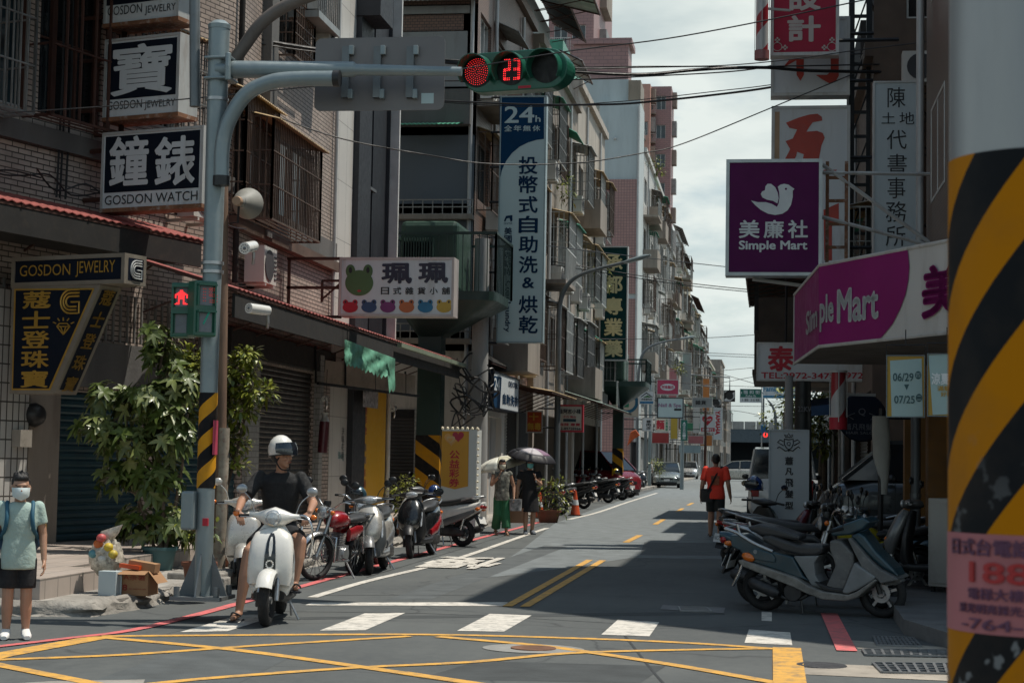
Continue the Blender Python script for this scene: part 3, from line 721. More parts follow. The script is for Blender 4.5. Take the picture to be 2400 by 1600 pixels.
MB().box(6.4,-1.42,3.62,13.6,-1.33,3.7).build("gutter",M("green_gutter",(.20,.24,.17),.6,dirt=.3),B1)
FB2=Frame((-8.3,32.62,0),R(90))
B2=bthing(FB2,"narrow_building","narrow building with pale granite front and dark glass strip beside the brick corner building")
xg=FB2.at(825,500)[0];xd=FB2.at(845,900)[0];xe=FB2.at(924,500)[0]
mb=MB();wall_cells(mb,0,xg,0,19,[],0);body(mb,0,xe,0,19,8,.2);mb.build("wall",M_GRAN,B2)
MB().box(xg,-.12,0,xd,.19,19).build("dark_pier",M_COLD,B2)
mb=MB();mb.box(xd,.14,3.2,xe-.1,.19,19);mb.build("cladding",M_NAVY,B2)
mb=MB()
for t in(.33,.9):x=xd+(xe-xd)*t;mb.box(x-.02,.06,3.2,x+.02,.138,19)
mb.build("mullion",M_COLD,B2)
mb=MB();mb.box(xe-.1,-.1,3.2,xe,.2,19);mb.build("edge_trim",M("white_trim",(.66,.66,.64),.5),B2)
k=rectA(850,438,876,560,FB2);mb=MB();n=16
for i in range(n):z=k[1]+(k[3]-k[1])*i/n;mb.box(k[0],.08,z,k[2],.137,z+.05)
mb.box(k[0]-.04,.02,k[3],k[2]+.3,.137,k[3]+.06);mb.build("louvre",M("louvre_grey",(.16,.17,.18),.5,.3),B2)
k=rectA(836,-60,862,52,FB2);MB().box(k[0],-.5,k[1],k[2]+.2,.137,k[3]).build("dark_bay",M_COLD,B2)
x0,x1=FB2.at(847,1050)[0],FB2.at(905,1050)[0]
mb=MB();mb.box(x0,.02,.33,x1,.137,3.19);YB=mb.build("yellow_panel",M("lottery_yellow",(.72,.40,.02),.45,var=.06),B2)
mb=MB();mb2=MB();zt=lambda y:FB2.at(850,y,-.01)[1]
for y,s,c in((960,"樂透",0),(983,"彩",1),(1008,"虎",0),(1048,"威彩",2),(1078,"雙彩",2),(1108,"今彩",1),(1133,"刮刮",1),(1160,"539",1)):
 (mb if c==2 else mb2)and letters(mb if c==2 else mb2,s,x0+.02,zt(y+9),x0+.52,zt(y-9),.015,.02)
mb.build("lettering",M("blue_print",(.03,.07,.22),.5),YB);mb2.build("lettering",M("red_print",(.38,.03,.05),.5),YB)
a=rectA(853,915,884,955,FB2,.3);mb=MB();mb.box(a[0],-.32,a[1],a[2],-.28,a[3]);hb=mb.build("hanging_board",M("board_print",(.42,.40,.42),.5,var=.9,scale=9),B2)
MB().box(x1+.01,.1,.33,xe-.1,.137,3.19).build("dark_pier",M_COLD,B2)
pipe(B2,[(x1+.1,-.02,.2),(x1+.1,-.02,3.3)],.05,M("white_pipe",(.62,.62,.6),.4))
mb=MB();a=FB2.at(800,1040);
x,z=FB2.at(804,1030,.01);column(mb,"扶輪花蓮",x-.1,z-.38,x+.12,z+.25,-.004,.01);mb.build("lettering",M_BLACK,B2)
mb=MB();x,z=FB2.at(808,1068,.01);letters(mb,"Blog",x-.5,z-.1,x-.05,z+.08,-.004,.01);mb.build("lettering",M("teal_print",(.03,.22,.24),.5),B2)
y3=42.0;xl,xr=PY(925,600,y3).x,PY(1110,600,y3).x
F3=Frame((xl,y3,0),0);F3f=Frame((xr,y3,0),R(90));W3=10.0
B3=bthing(F3,"slate_building","slate-blue clad building whose blank flank faces the crossing behind the transformer platform")
wN=xr-xl;z=lambda py:F3.at(1000,py)[1];x=lambda px:F3.at(px,500)[0]
holes=[(x(930),z(73),x(1078),z(36))]
mb=MB();wall_cells(mb,0,wN,0,z(12),holes,0,.2);mb.build("wall",M_SLATE,B3)
w_=window(B3,*holes[0],.1,3,M_FRAME,M_PANE)
gm=MB();a,c,b,d=holes[0];n=14
for i in range(n):
 q0,q1=a+(b-a)*i/n,a+(b-a)*(i+1)/n;gm.bar((q0,.05,c),((q0+q1)/2,.05,d),.012);gm.bar((q1,.05,c),((q0+q1)/2,.05,d),.012)
gm.build("window_grille",M_CAGEW,w_)
M_PANELG=M("grey_panel",(.27,.29,.29),.6,var=.12,dirt=.25,streak=True)
MB().box(0,-.05,z(205),wN-.25,-.003,z(76)).build("wall_panel",M_PANELG,B3);MB().box(0,-.06,z(34),wN-.2,-.003,z(16)).build("wall_panel",M_PANELG,B3)
awning(B3,-.1,wN+.3,z(2),.5,.12,M_TIN,fr=False)
mb=MB().box(0,-.35,z(298),wN-.1,-.003,z(216));mb.build("ledge",M_PLAST,B3)
awning(B3,0,wN-.25,z(296),.6,.14,M_ROOFG,y=-.36,fr=False)
M_SL2=M("smooth_slate",(.10,.122,.145),.6,0,var=.12,scale=.4)
MB().box(.02,-.03,z(478),wN-.03,-.003,z(318)).build("wall_panel",M_SL2,B3);MB().box(.02,-.03,z(775),wN-.03,-.003,z(508)).build("wall_panel",M_SL2,B3)
for pa,pb in((482,506),(770,795)):
 rl=MB()
 for i in range(9):rl.bar((wN*i/8,-.3,z(pb)),(wN*i/8,-.3,z(pa)+.1),.025)
 for t in(0,.5,1):rl.bar((0,-.3,z(pb)+(z(pa)+.1-z(pb))*t),(wN,-.3,z(pb)+(z(pa)+.1-z(pb))*t),.03)
 rl.build("railing",M_CAGEG,B3);MB().box(0,-.33,z(pb)-.12,wN,-.033,z(pb)).build("ledge",M_BEIGE,B3)
MB().box(.0,-.06,.1,wN,-.034,z(822)).build("plaster_band",M("cream_wall",(.47,.43,.38),.8,var=.15,dirt=.4,streak=True),B3)
pipe(B3,[(wN-.12,-.1,.2),(wN-.12,-.1,14)],.05)
shutter(B3,x(922),.1,x(984),z(978),-.07,M_SHUT);MB().box(x(918),-.1,z(978),x(988),-.062,z(960)).build("shutter_housing",M_TIND,B3);MB().box(x(984),-.12,.1,x(992),-.062,z(960)).build("pillar",M_GTILE,B3)
h=holder(F3f);rnd=random.Random(11)
busy_front(h,W3,14.5,3.8,3.2,rnd,2.5,cages=(M_CAGE,M_CAGE,M_CAGEG),roofs=(M_ROOFP,M_TIND,None),wallm=M_BRICKB,dens=1.25,shop=False)
mb=MB();mb.box(.1,-.25,.1,1.2,-.01,3.4);mb.box(1.2,-.25,2.6,3.4,-.01,3.4);mb.box(3.4,-.25,.1,3.9,-.01,3.4);mb.build("shop_front",M("white_front",(.62,.60,.56),.6,var=.08,dirt=.2,streak=True),h)
MB().box(1.2,-.1,.1,2.3,-.02,2.6).build("door",M("pale_door",(.55,.47,.40),.5),h);MB().box(2.3,-.1,.1,3.4,-.02,2.6).build("door",M("pale_door2",(.50,.49,.47),.5),h)
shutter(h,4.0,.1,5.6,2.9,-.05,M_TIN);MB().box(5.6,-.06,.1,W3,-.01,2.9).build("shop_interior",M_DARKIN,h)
awning(h,4.0,W3,3.6,1.5,.25,M_ROOFP);awning(h,.1,3.6,4.2,.5,.3,M_TIND)
MB().box(0,-.02,14.5,W3,-.01,14.6).build("trim",M_TIND,h)
awning(h,2,W3+1.5,15.9,1.9,.5,M_TIN);MB().box(0,.4,14.8,W3+1.5,8,17).build("rooftop_shed",M("cream_tin",(.47,.46,.36),.5,.3,var=.2,dirt=.4,streak=True),h)
merge_into(B3,h)
def simple_building(label,X,Y0,W,Hh,wallm,seed,name="apartment_building",shop=True,**kw):
 F=Frame((X,Y0,0),R(90));b=bthing(F,name,label,"apartment blocks lining the street")
 busy_front(b,W,Hh,3.7,3.15,random.Random(seed),wallm=wallm,shop=shop,**kw);return b
b4=simple_building("weathered beige apartment block with green awnings and crowded grilles, behind the tall laundry sign",-7.0,52.1,11,14.2,M_BEIGE,3,dens=1.3,shut=.3)
MB().box(0,.5,14.49,6.5,7,16.2).build("rooftop_shed",M_BLUEW,b4);awning(b4,0,7,16.6,1.2,.7,M_TIND,y=.5);awning(b4,6.8,10.5,15.6,.8,.4,M_TIN,y=.2)
b4b=simple_building("tan apartment block with rust-streaked grilles between the beige block and the pink-tiled one",-7.0,63.2,10.6,15.2,M("tan_plaster",(.42,.38,.33),.8,var=.25,dirt=.6,streak=True),8,dens=1.25,shopd=4.6,shut=0)
MB().box(0,.6,15.49,8,7,17).build("rooftop_shed",M_ROOFG,b4b)
y5=98.0;xl,xr=PY(1402,500,y5).x,PY(1497,500,y5).x;F5=Frame((xl,y5,0),0)
B5=bthing(F5,"apartment_building","apartment block with pale blue upper flank over pink tiles, facing the crossing","apartment blocks lining the street")
z=lambda py:F5.at(1450,py)[1];wN=xr-xl
zt=z(236)
mb=MB();wall_cells(mb,0,wN,0,zt,[],0);body(mb,0,wN,0,zt,3.5);mb.build("wall",M_BLUEW,B5)
mb=MB();mb.box(-.35,-.12,z(688),wN-.1,-.003,z(421));mb.build("tiled_band",M_PTILE,B5);mb=MB();mb.box(.4,-.08,.1,wN,-.003,z(700));mb.build("lower_wall",M_PTILE,B5)
MB().box(-1.6,.5,zt-.01,wN-.7,3,z(182)).build("stair_tower",M_BLUEW,B5);MB().box(-1.6,.6,z(182),wN-.75,3,z(88)).build("stair_tower",M_PINKT,B5)
MB().box(-1.7,.4,z(98),wN-.55,3.1,z(85)).build("tower_cap",M_PINKT,B5)
MB().box(wN-.7,.3,zt,wN,3,z(186)).build("rooftop_shed",M("brown_tin",(.27,.22,.17),.5,.3,dirt=.3,streak=True),B5)
pipe(B5,[(wN-.06,-.12,.3),(wN-.06,-.12,z(690)),(wN-.06,-.14,z(250))],.06,M_PIPE)
mb=MB();p=F5.at(1442,325,.1);mb.ell((p[0],-.12,p[1]),.09);mb.build("vent_cap",M_FRAME,B5,smooth=60)
A6,C6=Vector((xr,101.6,0)),Vector((PY(1566,500,128).x,128,0));F6=Frame(A6,math.atan2(C6.y-A6.y,C6.x-A6.x))
B6=bthing(F6,"apartment_building","white-tiled apartment block with small grilled windows standing before the mauve tower","apartment blocks lining the street")
busy_front(B6,(C6-A6).length,19.6,3.8,3.0,random.Random(21),3.4,wallm=M_WTILE,dens=1.0,depth=8)
MB().box(.4,.6,19.89,12,6,20.8).build("rooftop_shed",M_WTILE,B6)
X6=C6.x
for X,Y0,W,Hh,wm,sd,lab in((X6-.1,128.1,10,17.5,M_GTILE,31,"grey-tiled apartment block just past the white-tiled one"),(X6+.05,138.2,14,19.5,M_WTILE,32,"white-grey apartment block with drying balconies, mid row on the left"),(X6-.1,152.3,16,18.6,M("cream_plaster",(.46,.43,.34),.8,var=.2,dirt=.4,streak=True),33,"cream apartment block with a boxed roof storey above green shades"),(X6+.1,168.4,20,16.4,M_BEIGE,34,"beige apartment block with pink and green awnings, far along the row"),(X6+.1,188.5,22,15.2,M_GTILE,35,"grey block with tin roof eaves, second last of the left row"),(X6+.2,210.6,24,13.6,M("sand_plaster",(.48,.44,.37),.8,var=.2,dirt=.4,streak=True),36,"low sand-coloured house at the far end of the left row")):
 b=simple_building(lab,X,Y0,W,Hh,wm,sd,dens=1.35,bay=3.2)
 r=random.Random(sd);awning(b,0,W*.8,Hh+r.uniform(.8,1.6),.8,.4,r.choice((M_TIN,M_ROOFG,M_TIND)),y=r.uniform(.2,.8));MB().box(0,1,Hh+.29,W*r.uniform(.4,.8),6,Hh+r.uniform(1.5,2.8)).build("rooftop_shed",r.choice((M_TIN,M_BEIGE)),b)
for X,Y0,W,Hh,lab in((-6.6,244,18,15.5,"beige apartment block beyond the far crossing with a stepped roof"),(-6.2,263,30,12.0,"dull apartment block farthest down the street before the flyover")):
 simple_building(lab,X,Y0,W,Hh,M_BEIGE,int(Y0),dens=.6,bay=4)
def tower(px0,px1,ytop,D,name,label,mat,deep=12,seed=1):
 F=Frame((PY(px0,300,D).x,D,0),0);W_=PY(px1,300,D).x-F.o.x;t=bthing(F,name,label,"mauve towers behind the row")
 Ht=F.at((px0+px1)/2,ytop)[1];rnd=random.Random(seed);holes=[];z=8
 while z<Ht-2.5:
  for a in(.12,.52):holes.append((W_*a,z,W_*(a+.3),z+1.5))
  z+=3.2
 mb=MB();wall_cells(mb,0,W_,0,Ht,holes,0,.3);body(mb,0,W_,0,Ht,deep);mb.build("wall",mat,t)
 for i,q in enumerate(holes):
  window(t,*q,.2,2,M_FRAME,M_PANEB)
  if i%2==0:balcony(t,q[0]-.3,q[2]+.3,q[1]-.5,.8,.9,M_BEIGE,M_CAGEW,solid=False)
 for k in range(int(Ht/3.2)-2):
  zc=8.6+3.2*k;fr=MB();fr.box(W_+.001,deep*.3,zc,W_+.5,deep*.6,zc+1.6);fr.build("side_bay",M_CAGEG if k%2 else M_BEIGE,t)
 return t
tower(1282,1388,-160,120,"tower_block","tall mauve-tiled tower rising out of frame behind the traffic light",M_PINKT,14,5)
tower(1500,1573,203,190,"tower_block","mauve-tiled tower with balconies behind the white-tiled block",M_PINKT,5,6)
tower(1496,1523,197,188,"tower_block","slim salmon-coloured stair tower against the mauve tower",M("salmon_plaster",(.55,.30,.24),.7,var=.1),4,7)
#right-hand buildings
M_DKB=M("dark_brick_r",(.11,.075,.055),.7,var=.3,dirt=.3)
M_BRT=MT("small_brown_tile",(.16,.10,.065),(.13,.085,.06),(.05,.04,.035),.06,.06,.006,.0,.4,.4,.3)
XR=2.35
FR1=Frame((XR,27.0,0),R(-90));R1=bthing(FR1,"corner_shop_building","dark corner building behind the purple awning, mostly hidden by the striped pole")
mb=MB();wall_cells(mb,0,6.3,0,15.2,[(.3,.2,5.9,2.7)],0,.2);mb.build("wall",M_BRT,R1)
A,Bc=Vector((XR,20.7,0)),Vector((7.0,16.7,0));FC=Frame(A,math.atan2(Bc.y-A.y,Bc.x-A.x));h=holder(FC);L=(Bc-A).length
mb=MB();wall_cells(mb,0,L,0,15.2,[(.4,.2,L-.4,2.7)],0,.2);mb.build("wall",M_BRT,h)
for zb in(5.2,8.3,11.4):
 window(h,.8,zb,2.6,zb+1.4,.02,2);cage(h,.7,zb-.2,2.7,zb+1.5,.4,M_CAGE,.12,3,M_TIN);window(h,3.4,zb,5.2,zb+1.4,.02,2)
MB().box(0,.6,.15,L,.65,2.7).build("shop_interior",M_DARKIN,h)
merge_into(R1,h)
mb=MB();P=[(XR,27),(XR+.01,20.72),(7.0,16.72),(14,16.75),(14,27)]
mb.prism(P,14.9,15.25,axis='z');mb.prism([(XR+1.5,26.9),(XR+1.5,22),(7.5,18.2),(13.9,18.2),(13.9,26.9)],.1,14.9,axis='z')
o=mb.build("roof",M_PLAST,R1);o.matrix_basis=(Matrix.Translation(FR1.o)@Matrix.Rotation(FR1.ang,4,'Z')).inverted()
ac_unit(R1,4.2,7.6)
for zb in(5.4,8.4,11.4):window(R1,.8,zb,2.8,zb+1.4,.02,2)
pipe(R1,[(.3,-.12,.2),(.3,-.12,15)],.06);
MB().box(.2,-.35,.15,.5,-.02,3.2).build("pillar",M("orange_pillar",(.20,.085,.012),.6,var=.3,dirt=.3),R1);MB().box(3.4,-.3,.15,3.8,-.02,3.2).build("pillar",M("orange_pillar",(.34,.15,.02)),R1)
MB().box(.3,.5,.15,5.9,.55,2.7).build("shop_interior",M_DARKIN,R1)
MB().box(-5.98,.75,3.4,-.01,6,14.2).build('added_shadow_block',M_DKB,R1)  # mass added to close the sunlit gap in the road shadow
FR2s=Frame((XR-.45,33.0,0),0);R2=bthing(FR2s,"apartment_building","dark cluttered apartment block behind the white land-office sign","apartment blocks lining the street")
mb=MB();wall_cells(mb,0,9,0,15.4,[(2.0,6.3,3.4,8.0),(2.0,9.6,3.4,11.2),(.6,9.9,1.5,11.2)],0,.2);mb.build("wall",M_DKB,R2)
for q in((2.0,6.3,3.4,8.0),(2.0,9.6,3.4,11.2),(.6,9.9,1.5,11.2)):window(R2,*q,.1,2,M_FRAME,M("teal_net",(.02,.22,.2),.6)if q[0]<1 else M_PANE)
MB().box(1.5,-.05,4.0,2.0,-.003,15).build("tiled_pillar",M_BRT,R2)
pipe(R2,[(1.3,-.12,.3),(1.3,-.12,15)],.06);pipe(R2,[(1.05,-.1,3),(1.05,-.1,13)],.04)
awning(R2,1.6,3.8,8.3,.9,.4,M_TIND);awning(R2,1.7,3.2,11.6,1.1,.35,M_TIN);ac_unit(R2,1.9,9.0);ac_unit(R2,.5,8.6)
bm=MB();rr=random.Random(4)
for k in range(26):
 x0=rr.uniform(.1,2.4);z0=rr.uniform(7.2,8.6);bm.tube(smooth_path([(x0+i*.35,-.15-.1*rr.random(),z0+rr.uniform(-.2,.2))for i in range(5)],3),.014,5)
bm.build("wall_cable",M_BLACK,R2)
h=holder(Frame((XR-.45,47,0),R(-90)));MB().box(.1,.1,9.49,7.2,6,11.6).build('rooftop_shed',M_TIND,h);MB().box(10.9,.1,9.49,13.9,6,11.6).build('rooftop_shed',M_TIND,h);busy_front(h,13.98,9.2,3.8,2.7,random.Random(51),wallm=M_DKB,dens=1.3,depth=9);merge_into(R2,h)  # sheds added for the road shadow; gap between lets sun reach the walker
def right_building(label,Y1,W,Hh,X,wm,seed,**kw):
 F=Frame((X,Y1,0),R(-90));b=bthing(F,"apartment_building",label,"apartment blocks lining the street")
 busy_front(b,W,Hh,3.7,3.1,random.Random(seed),wallm=wm,**kw);return b
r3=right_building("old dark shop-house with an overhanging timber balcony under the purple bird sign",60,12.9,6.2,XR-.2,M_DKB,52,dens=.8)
mb=MB();mb.box(3.5,-2.6,3.98,11.5,-.01,4.12);mb.box(3.5,-2.55,4.12,11.5,-2.45,5.2);mb.box(11.38,-2.44,4.12,11.5,-.01,6.1);mb.build("balcony",M("old_wood",(.05,.035,.025),.8,var=.4,dirt=.3),r3)
awning(r3,3.2,11.8,7.1,2.8,.5,M_TIND);mb=MB()
for x_ in(3.6,7.5,11.4):mb.bar((x_,-2.5,5.1),(x_,-2.5,6.5),.12)
mb.build("roof_post",M_TIND,r3)
right_building("plain three-storey block in the shade, middle of the right row",86,25.5,7.4,XR+.2,M_GTILE,53,dens=.7,bay=4)
right_building("low pale block at the far end of the right row",132,40,6.0,XR+1.6,M_BEIGE,54,dens=.4,bay=6)
mb=MB();D=300;zt=PY(1760,1000,D).z
F=Frame((-40,D,0),0);FL=bthing(F,"flyover","dark elevated road across the far end of the street with a pale noise screen",None,"bridge")
MB().box(0,0,zt-2.6,100,12,zt-.4).build("deck",M("flyover_concrete",(.10,.13,.15),.8),FL);mb=MB()
for i in range(50):mb.box(i*2,-.1,zt-.4,i*2+1.9,0,zt+.9)
mb.build("noise_screen",M("screen_grey",(.34,.34,.32),.6),FL)
for x_ in(8,30,52,75):MB().box(x_,4,0,x_+3,8,zt-2.6).build("pier",M("flyover_concrete",(.10,.13,.15)),FL)
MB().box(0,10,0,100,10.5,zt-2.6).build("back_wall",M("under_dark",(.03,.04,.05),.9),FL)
#two-wheelers (local: x forward, y left, z up)
M_CHROME=M("chrome",(.62,.63,.64),.22,.95,var=.1,scale=9);M_ALU=M("alloy",(.42,.43,.44),.38,.85,var=.2,scale=9);M_TYRE=M("tyre",(.013,.013,.014),.75,var=.3,scale=14,bump=.3,bscale=90)
M_SEAT=M("seat_vinyl",(.035,.037,.04),.5,var=.25,scale=5,bump=.15,bscale=70);M_LENS=M("lens_glass",(.55,.58,.60),.1,.3,var=.5,scale=30,coat=1)
M_AMB=M("amber_lens",(.75,.17,.01),.25,coat=.6);M_REDL=M("red_lens",(.35,.01,.01),.25,coat=.6);M_PLATE=M("number_plate",(.7,.7,.68),.5)
M_ENG=M("engine_dark",(.05,.05,.052),.55,.5,var=.4,scale=10);M_WHP=M("white_gloss",(.74,.73,.69),.3,var=.05,coat=.8);M_SILV=M("silver_gloss",(.52,.50,.46),.3,.45,var=.08,coat=.6)
M_BLKP=M("black_gloss",(.014,.016,.018),.25,var=.3,coat=.7);M_REDP=M("red_gloss",(.30,.012,.018),.3,var=.12,coat=.7);M_GREYP=M("grey_gloss",(.16,.165,.17),.4,.3,var=.15,coat=.4)
M_TEALP=M("teal_gloss",(.02,.06,.085),.35,.2,var=.2,coat=.5);M_MAROON=M("maroon_gloss",(.10,.012,.02),.3,var=.15,coat=.6);M_YELP=M("olive_yellow",(.30,.26,.02),.35,var=.15,coat=.5)
M_MIRR=M("mirror_face",(.6,.6,.6),.06,1.0,var=.05)
ROTX90=Matrix.Rotation(R(90),4,'X')
def wheel(root,name,x,r=.25,w=.105,z=None,steer=0.0,spokes=5,rimm=None,thin=False):
 z=r if z is None else z;t=w/2;Rr=r-t*.92;M4=Matrix.Translation((x,0,z))@Matrix.Rotation(steer,4,'Z')@ROTX90
 mb=MB().lathe([(Rr+t*.92*math.cos(a),t*math.sin(a))for a in[2*math.pi*i/12 for i in range(12)]],30,M4,closed=True)
 for i in range(46):
  a=2*math.pi*i/46;s=1 if i%2 else-1
  p=Vector((math.cos(a),math.sin(a),0));q=Vector((math.cos(a+.07),math.sin(a+.07),0))
  mb.bar(M4@(p*(r-.004)+Vector((0,0,s*t*.1))),M4@(q*(r-.012)+Vector((0,0,s*t*.6))),.007,.012)
 o=mb.build(name,M_TYRE,root,smooth=50)
 g=MB();ri=Rr-t*.45
 g.lathe([(ri,-t*.6),(ri+.015,-t*.62),(ri+.015,t*.62),(ri,t*.6),(ri-.012,0)],28,M4,closed=True)
 g.cyl(M4@Vector((0,0,-t*.9)),M4@Vector((0,0,t*.9)),.034,n=12)
 for i in range(spokes):
  a=2*math.pi*i/spokes+.3;p=Vector((math.cos(a),math.sin(a),0));wd=.006 if thin else.028
  g.bar(M4@(p*.03+Vector((0,0,.012*(1 if i%2 else-1)if thin else 0))),M4@(p*ri),wd,wd,up=M4.to_3x3()@Vector((0,0,1)))
 if not thin:g.lathe([(.05,t*.72),(.095,t*.72),(.095,t*.82),(.05,t*.82)],20,M4,closed=True)
 g.build("rim",rimm or M_ALU,o,smooth=40);return o
def fender(root,x,z,r,a0,a1,w,mat,name="front_fender",steer=0.0,th=.012):
 mb=MB();M4=Matrix.Translation((x,0,z))@Matrix.Rotation(steer,4,'Z');n,k=12,6
 for s in(0,th):
  for i in range(n+1):
   a=a0+(a1-a0)*i/n
   for j in range(k+1):
    v=-1+2*j/k;rr=r-s-.035*abs(v)**2.5;mb.v.append(tuple(M4@Vector((rr*math.cos(a),v*w/2,rr*math.sin(a)))))
 q=(n+1)*(k+1)
 for i in range(n):
  for j in range(k):
   a=i*(k+1)+j;mb.f.append((a,a+k+1,a+k+2,a+1));mb.f.append((q+a,q+a+1,q+a+k+2,q+a+k+1))
 for i in range(n):
  for j in(0,k):a=i*(k+1)+j;b=a+k+1;mb.f.append((a,b,q+b,q+a)if j==0 else(a,q+a,q+b,b))
 for i in(0,n):
  for j in range(k):a=i*(k+1)+j;mb.f.append((a,a+1,q+a+1,q+a)if i==0 else(a,q+a,q+a+1,a+1))
 return mb.build(name,mat,root,smooth=50)
def secs_x(rows,y=0.0):
 return[((x,y,z),(0,hw,0),(0,0,hh),e)for x,z,hw,hh,e in rows]
def secs_v(rows):
 return[((x,0,z),(0,hw,0),(hd,0,hd*.35),e)for x,z,hw,hd,e in rows]
def mirrors(root,hx,hz,spread=.30,h=.23,rx=.055,rz=.045,shell=None,round_=True):
 for s in(1,-1):
  st=MB().tube(smooth_path([(hx,s*spread*.75,hz),(hx-.01,s*spread*.9,hz+h*.6),(hx-.03,s*(spread+.05),hz+h)],4),.006,6)
  o=st.build("mirror",M_BLACK if not shell else shell,root,smooth=60)
  sh=MB().ell((hx-.03,s*(spread+.075),hz+h+.03),(.022,rx,rz),16,10);sh.build("mirror_shell",shell or M_BLACK,o,smooth=80)
  fm=MB().lathe([(0,0),(.9,0)],20,Matrix.Translation((hx-.054,s*(spread+.075),hz+h+.03))@Matrix.Diagonal((1,rx,rz,1))@Matrix.Rotation(R(-90),4,'Y'));fm.build("mirror_glass",M_MIRR,o)
def scooter(label,loc,rz,main,low=None,side=None,style="sport",lean=0.0,steer=0.0,group="scooters parked at the kerb",wb=1.27,seatm=None,name="scooter",plate=None,box=False,red_trim=False,mshell=None):
 low=low or M_BLACK;side=side or main;seatm=seatm or M_SEAT
 t=thing(name,label,"scooter",loc,rz,group);t.rotation_euler=(lean,0,rz)
 fx,rx,r=wb/2,-wb/2,.235
 wheel(t,"front_wheel",fx,r,.10,steer=steer);wheel(t,"rear_wheel",rx,r,.11)
 fender(t,fx,r,r+.055,R(28),R(165),.15,main if style=="classic" else low,steer=steer)
 f=MB();S4=Matrix.Translation((fx,0,0))@Matrix.Rotation(steer,4,'Z')@Matrix.Translation((-fx,0,0))
 for s in(1,-1):f.tube([S4@Vector((fx,s*.085,r)),S4@Vector((fx-.10,s*.07,.55))],[.022,.026],8)
 f.build("fork",M_ALU,t,smooth=60)
 MB().box(fx-.03,-.1,r-.06,fx+.05,-.07,r+.07).build("brake_caliper",M_ENG,t,bevel=.01)
 if style=="classic":
  P=[(fx-.09,.36,.185,.05,3),(fx-.10,.46,.205,.07,3),(fx-.12,.60,.205,.085,3.2),(fx-.16,.74,.195,.085,3.2),(fx-.20,.82,.165,.07,2.6),(fx-.225,.865,.10,.05,2.2)]
 elif style=="old":
  P=[(fx-.02,.40,.14,.05,3),(fx-.03,.50,.20,.075,3.5),(fx-.09,.64,.205,.08,3.2),(fx-.16,.80,.185,.075,2.8),(fx-.21,.89,.13,.055,2.4)]
 else:
  P=[(fx+.0,.40,.07,.05,2.2),(fx-.01,.47,.15,.085,2.2),(fx-.06,.60,.195,.10,2.3),(fx-.13,.74,.185,.09,2.3),(fx-.19,.85,.13,.07,2.2),(fx-.22,.90,.08,.045,2)]
 MB().loft(secs_v(P),24).build("front_cowl",main,t,smooth=50)
 lp=[(fx-.22,.25,.15,.07,3),(fx-.20,.38,.215,.055,3),(fx-.21,.58,.215,.045,3),(fx-.255,.80,.175,.04,2.6),(fx-.275,.90,.10,.03,2.2)]
 MB().loft(secs_v(lp),22).build("leg_shield",low if style!="classic" else main,t,smooth=50)
 MB().loft(secs_x([(fx-.14,.27,.14,.05,4),(fx-.3,.245,.18,.045,4),(-.08,.25,.18,.05,4),(-.3,.30,.15,.06,4)]),20).build("floorboard",low,t,smooth=40)
 if style=="classic":B=[(-.10,.45,.10,.20,3),(-.22,.50,.16,.21,3),(-.5,.53,.185,.20,2.6),(-.78,.56,.165,.16,2.3),(-.95,.60,.10,.09,2.2),(-1.0,.61,.04,.04,2)]
 else:B=[(-.06,.44,.08,.19,3),(-.2,.50,.14,.20,3),(-.5,.57,.17,.16,2.6),(-.78,.65,.14,.11,2.4),(-.98,.72,.085,.07,2.2),(-1.08,.755,.04,.035,2)]
 MB().loft(secs_x(B),22).build("rear_body",side,t,smooth=50)
 for s in(1,-1):
  MB().loft([((x,s*y,z),(0,.02,0),(0,0,h),2.5)for x,y,z,h in((-.16,.13,.36,.05),(-.4,.165,.42,.07),(-.7,.15,.52,.06),(-.9,.10,.62,.03))],12).build("side_trim",M_REDP if red_trim else low,t,smooth=50)
 sz=.745 if style=="classic" else.735
 MB().loft(secs_x([(.03,sz-.04,.08,.025,2.4),(-.06,sz,.125,.05,2.6),(-.3,sz+.005,.145,.06,2.8),(-.46,sz+.02,.15,.065,2.8),(-.62,sz+.065,.13,.06,2.6),(-.82,sz+.085,.105,.05,2.4),(-.9,sz+.08,.05,.025,2)]),22).build("seat",seatm,t,smooth=60)
 gr=MB().tube(smooth_path([(-.66,.15,.80),(-.9,.13,.86),(-1.04,.0,.885),(-.9,-.13,.86),(-.66,-.15,.80)],5),.014,8);gr.build("grab_rail",M_ALU if style!="classic" else M_CHROME,t,smooth=60)
 MB().ell((-1.03 if style!="classic" else-.965,0,.70 if style!="classic" else.60),(.05,.085,.045)).build("tail_light",M_REDL,t,smooth=60)
 pf=MB().bar((-.88,0,.55),(-1.04,0,.33),.15,.02);pf.build("rear_fender",M_BLACK,t)
 pl=MB().box(-.004,-.11,-.065,.0,.11,.065,Matrix.Translation((-1.02,0,.47))@Matrix.Rotation(R(22),4,'Y'));pl.build("number_plate",M_PLATE,t)
 for s in(1,-1):MB().ell((-.97,s*.10,.66),(.05,.03,.03)).build("rear_indicator",M_AMB,t,smooth=60)
 e=MB().loft(secs_x([(-.12,.27,.05,.07,3),(-.25,.26,.075,.09,3),(-.6,.25,.07,.085,3),(-.72,.24,.04,.06,3)],.09),14);e.loft(secs_x([(-.05,.28,.10,.07,3),(-.4,.33,.11,.09,3)],0),12);e.build("engine",M_ENG,t,smooth=40)
 x_=MB().tube([(-.15,-.09,.2),(-.4,-.14,.19),(-.5,-.15,.22)],.02,8);x_.tube([(-.5,-.15,.22),(-.55,-.155,.24),(-.9,-.16,.33),(-.94,-.16,.335)],[.03,.06,.065,.035],12);x_.build("exhaust",M_ENG,t,smooth=50)
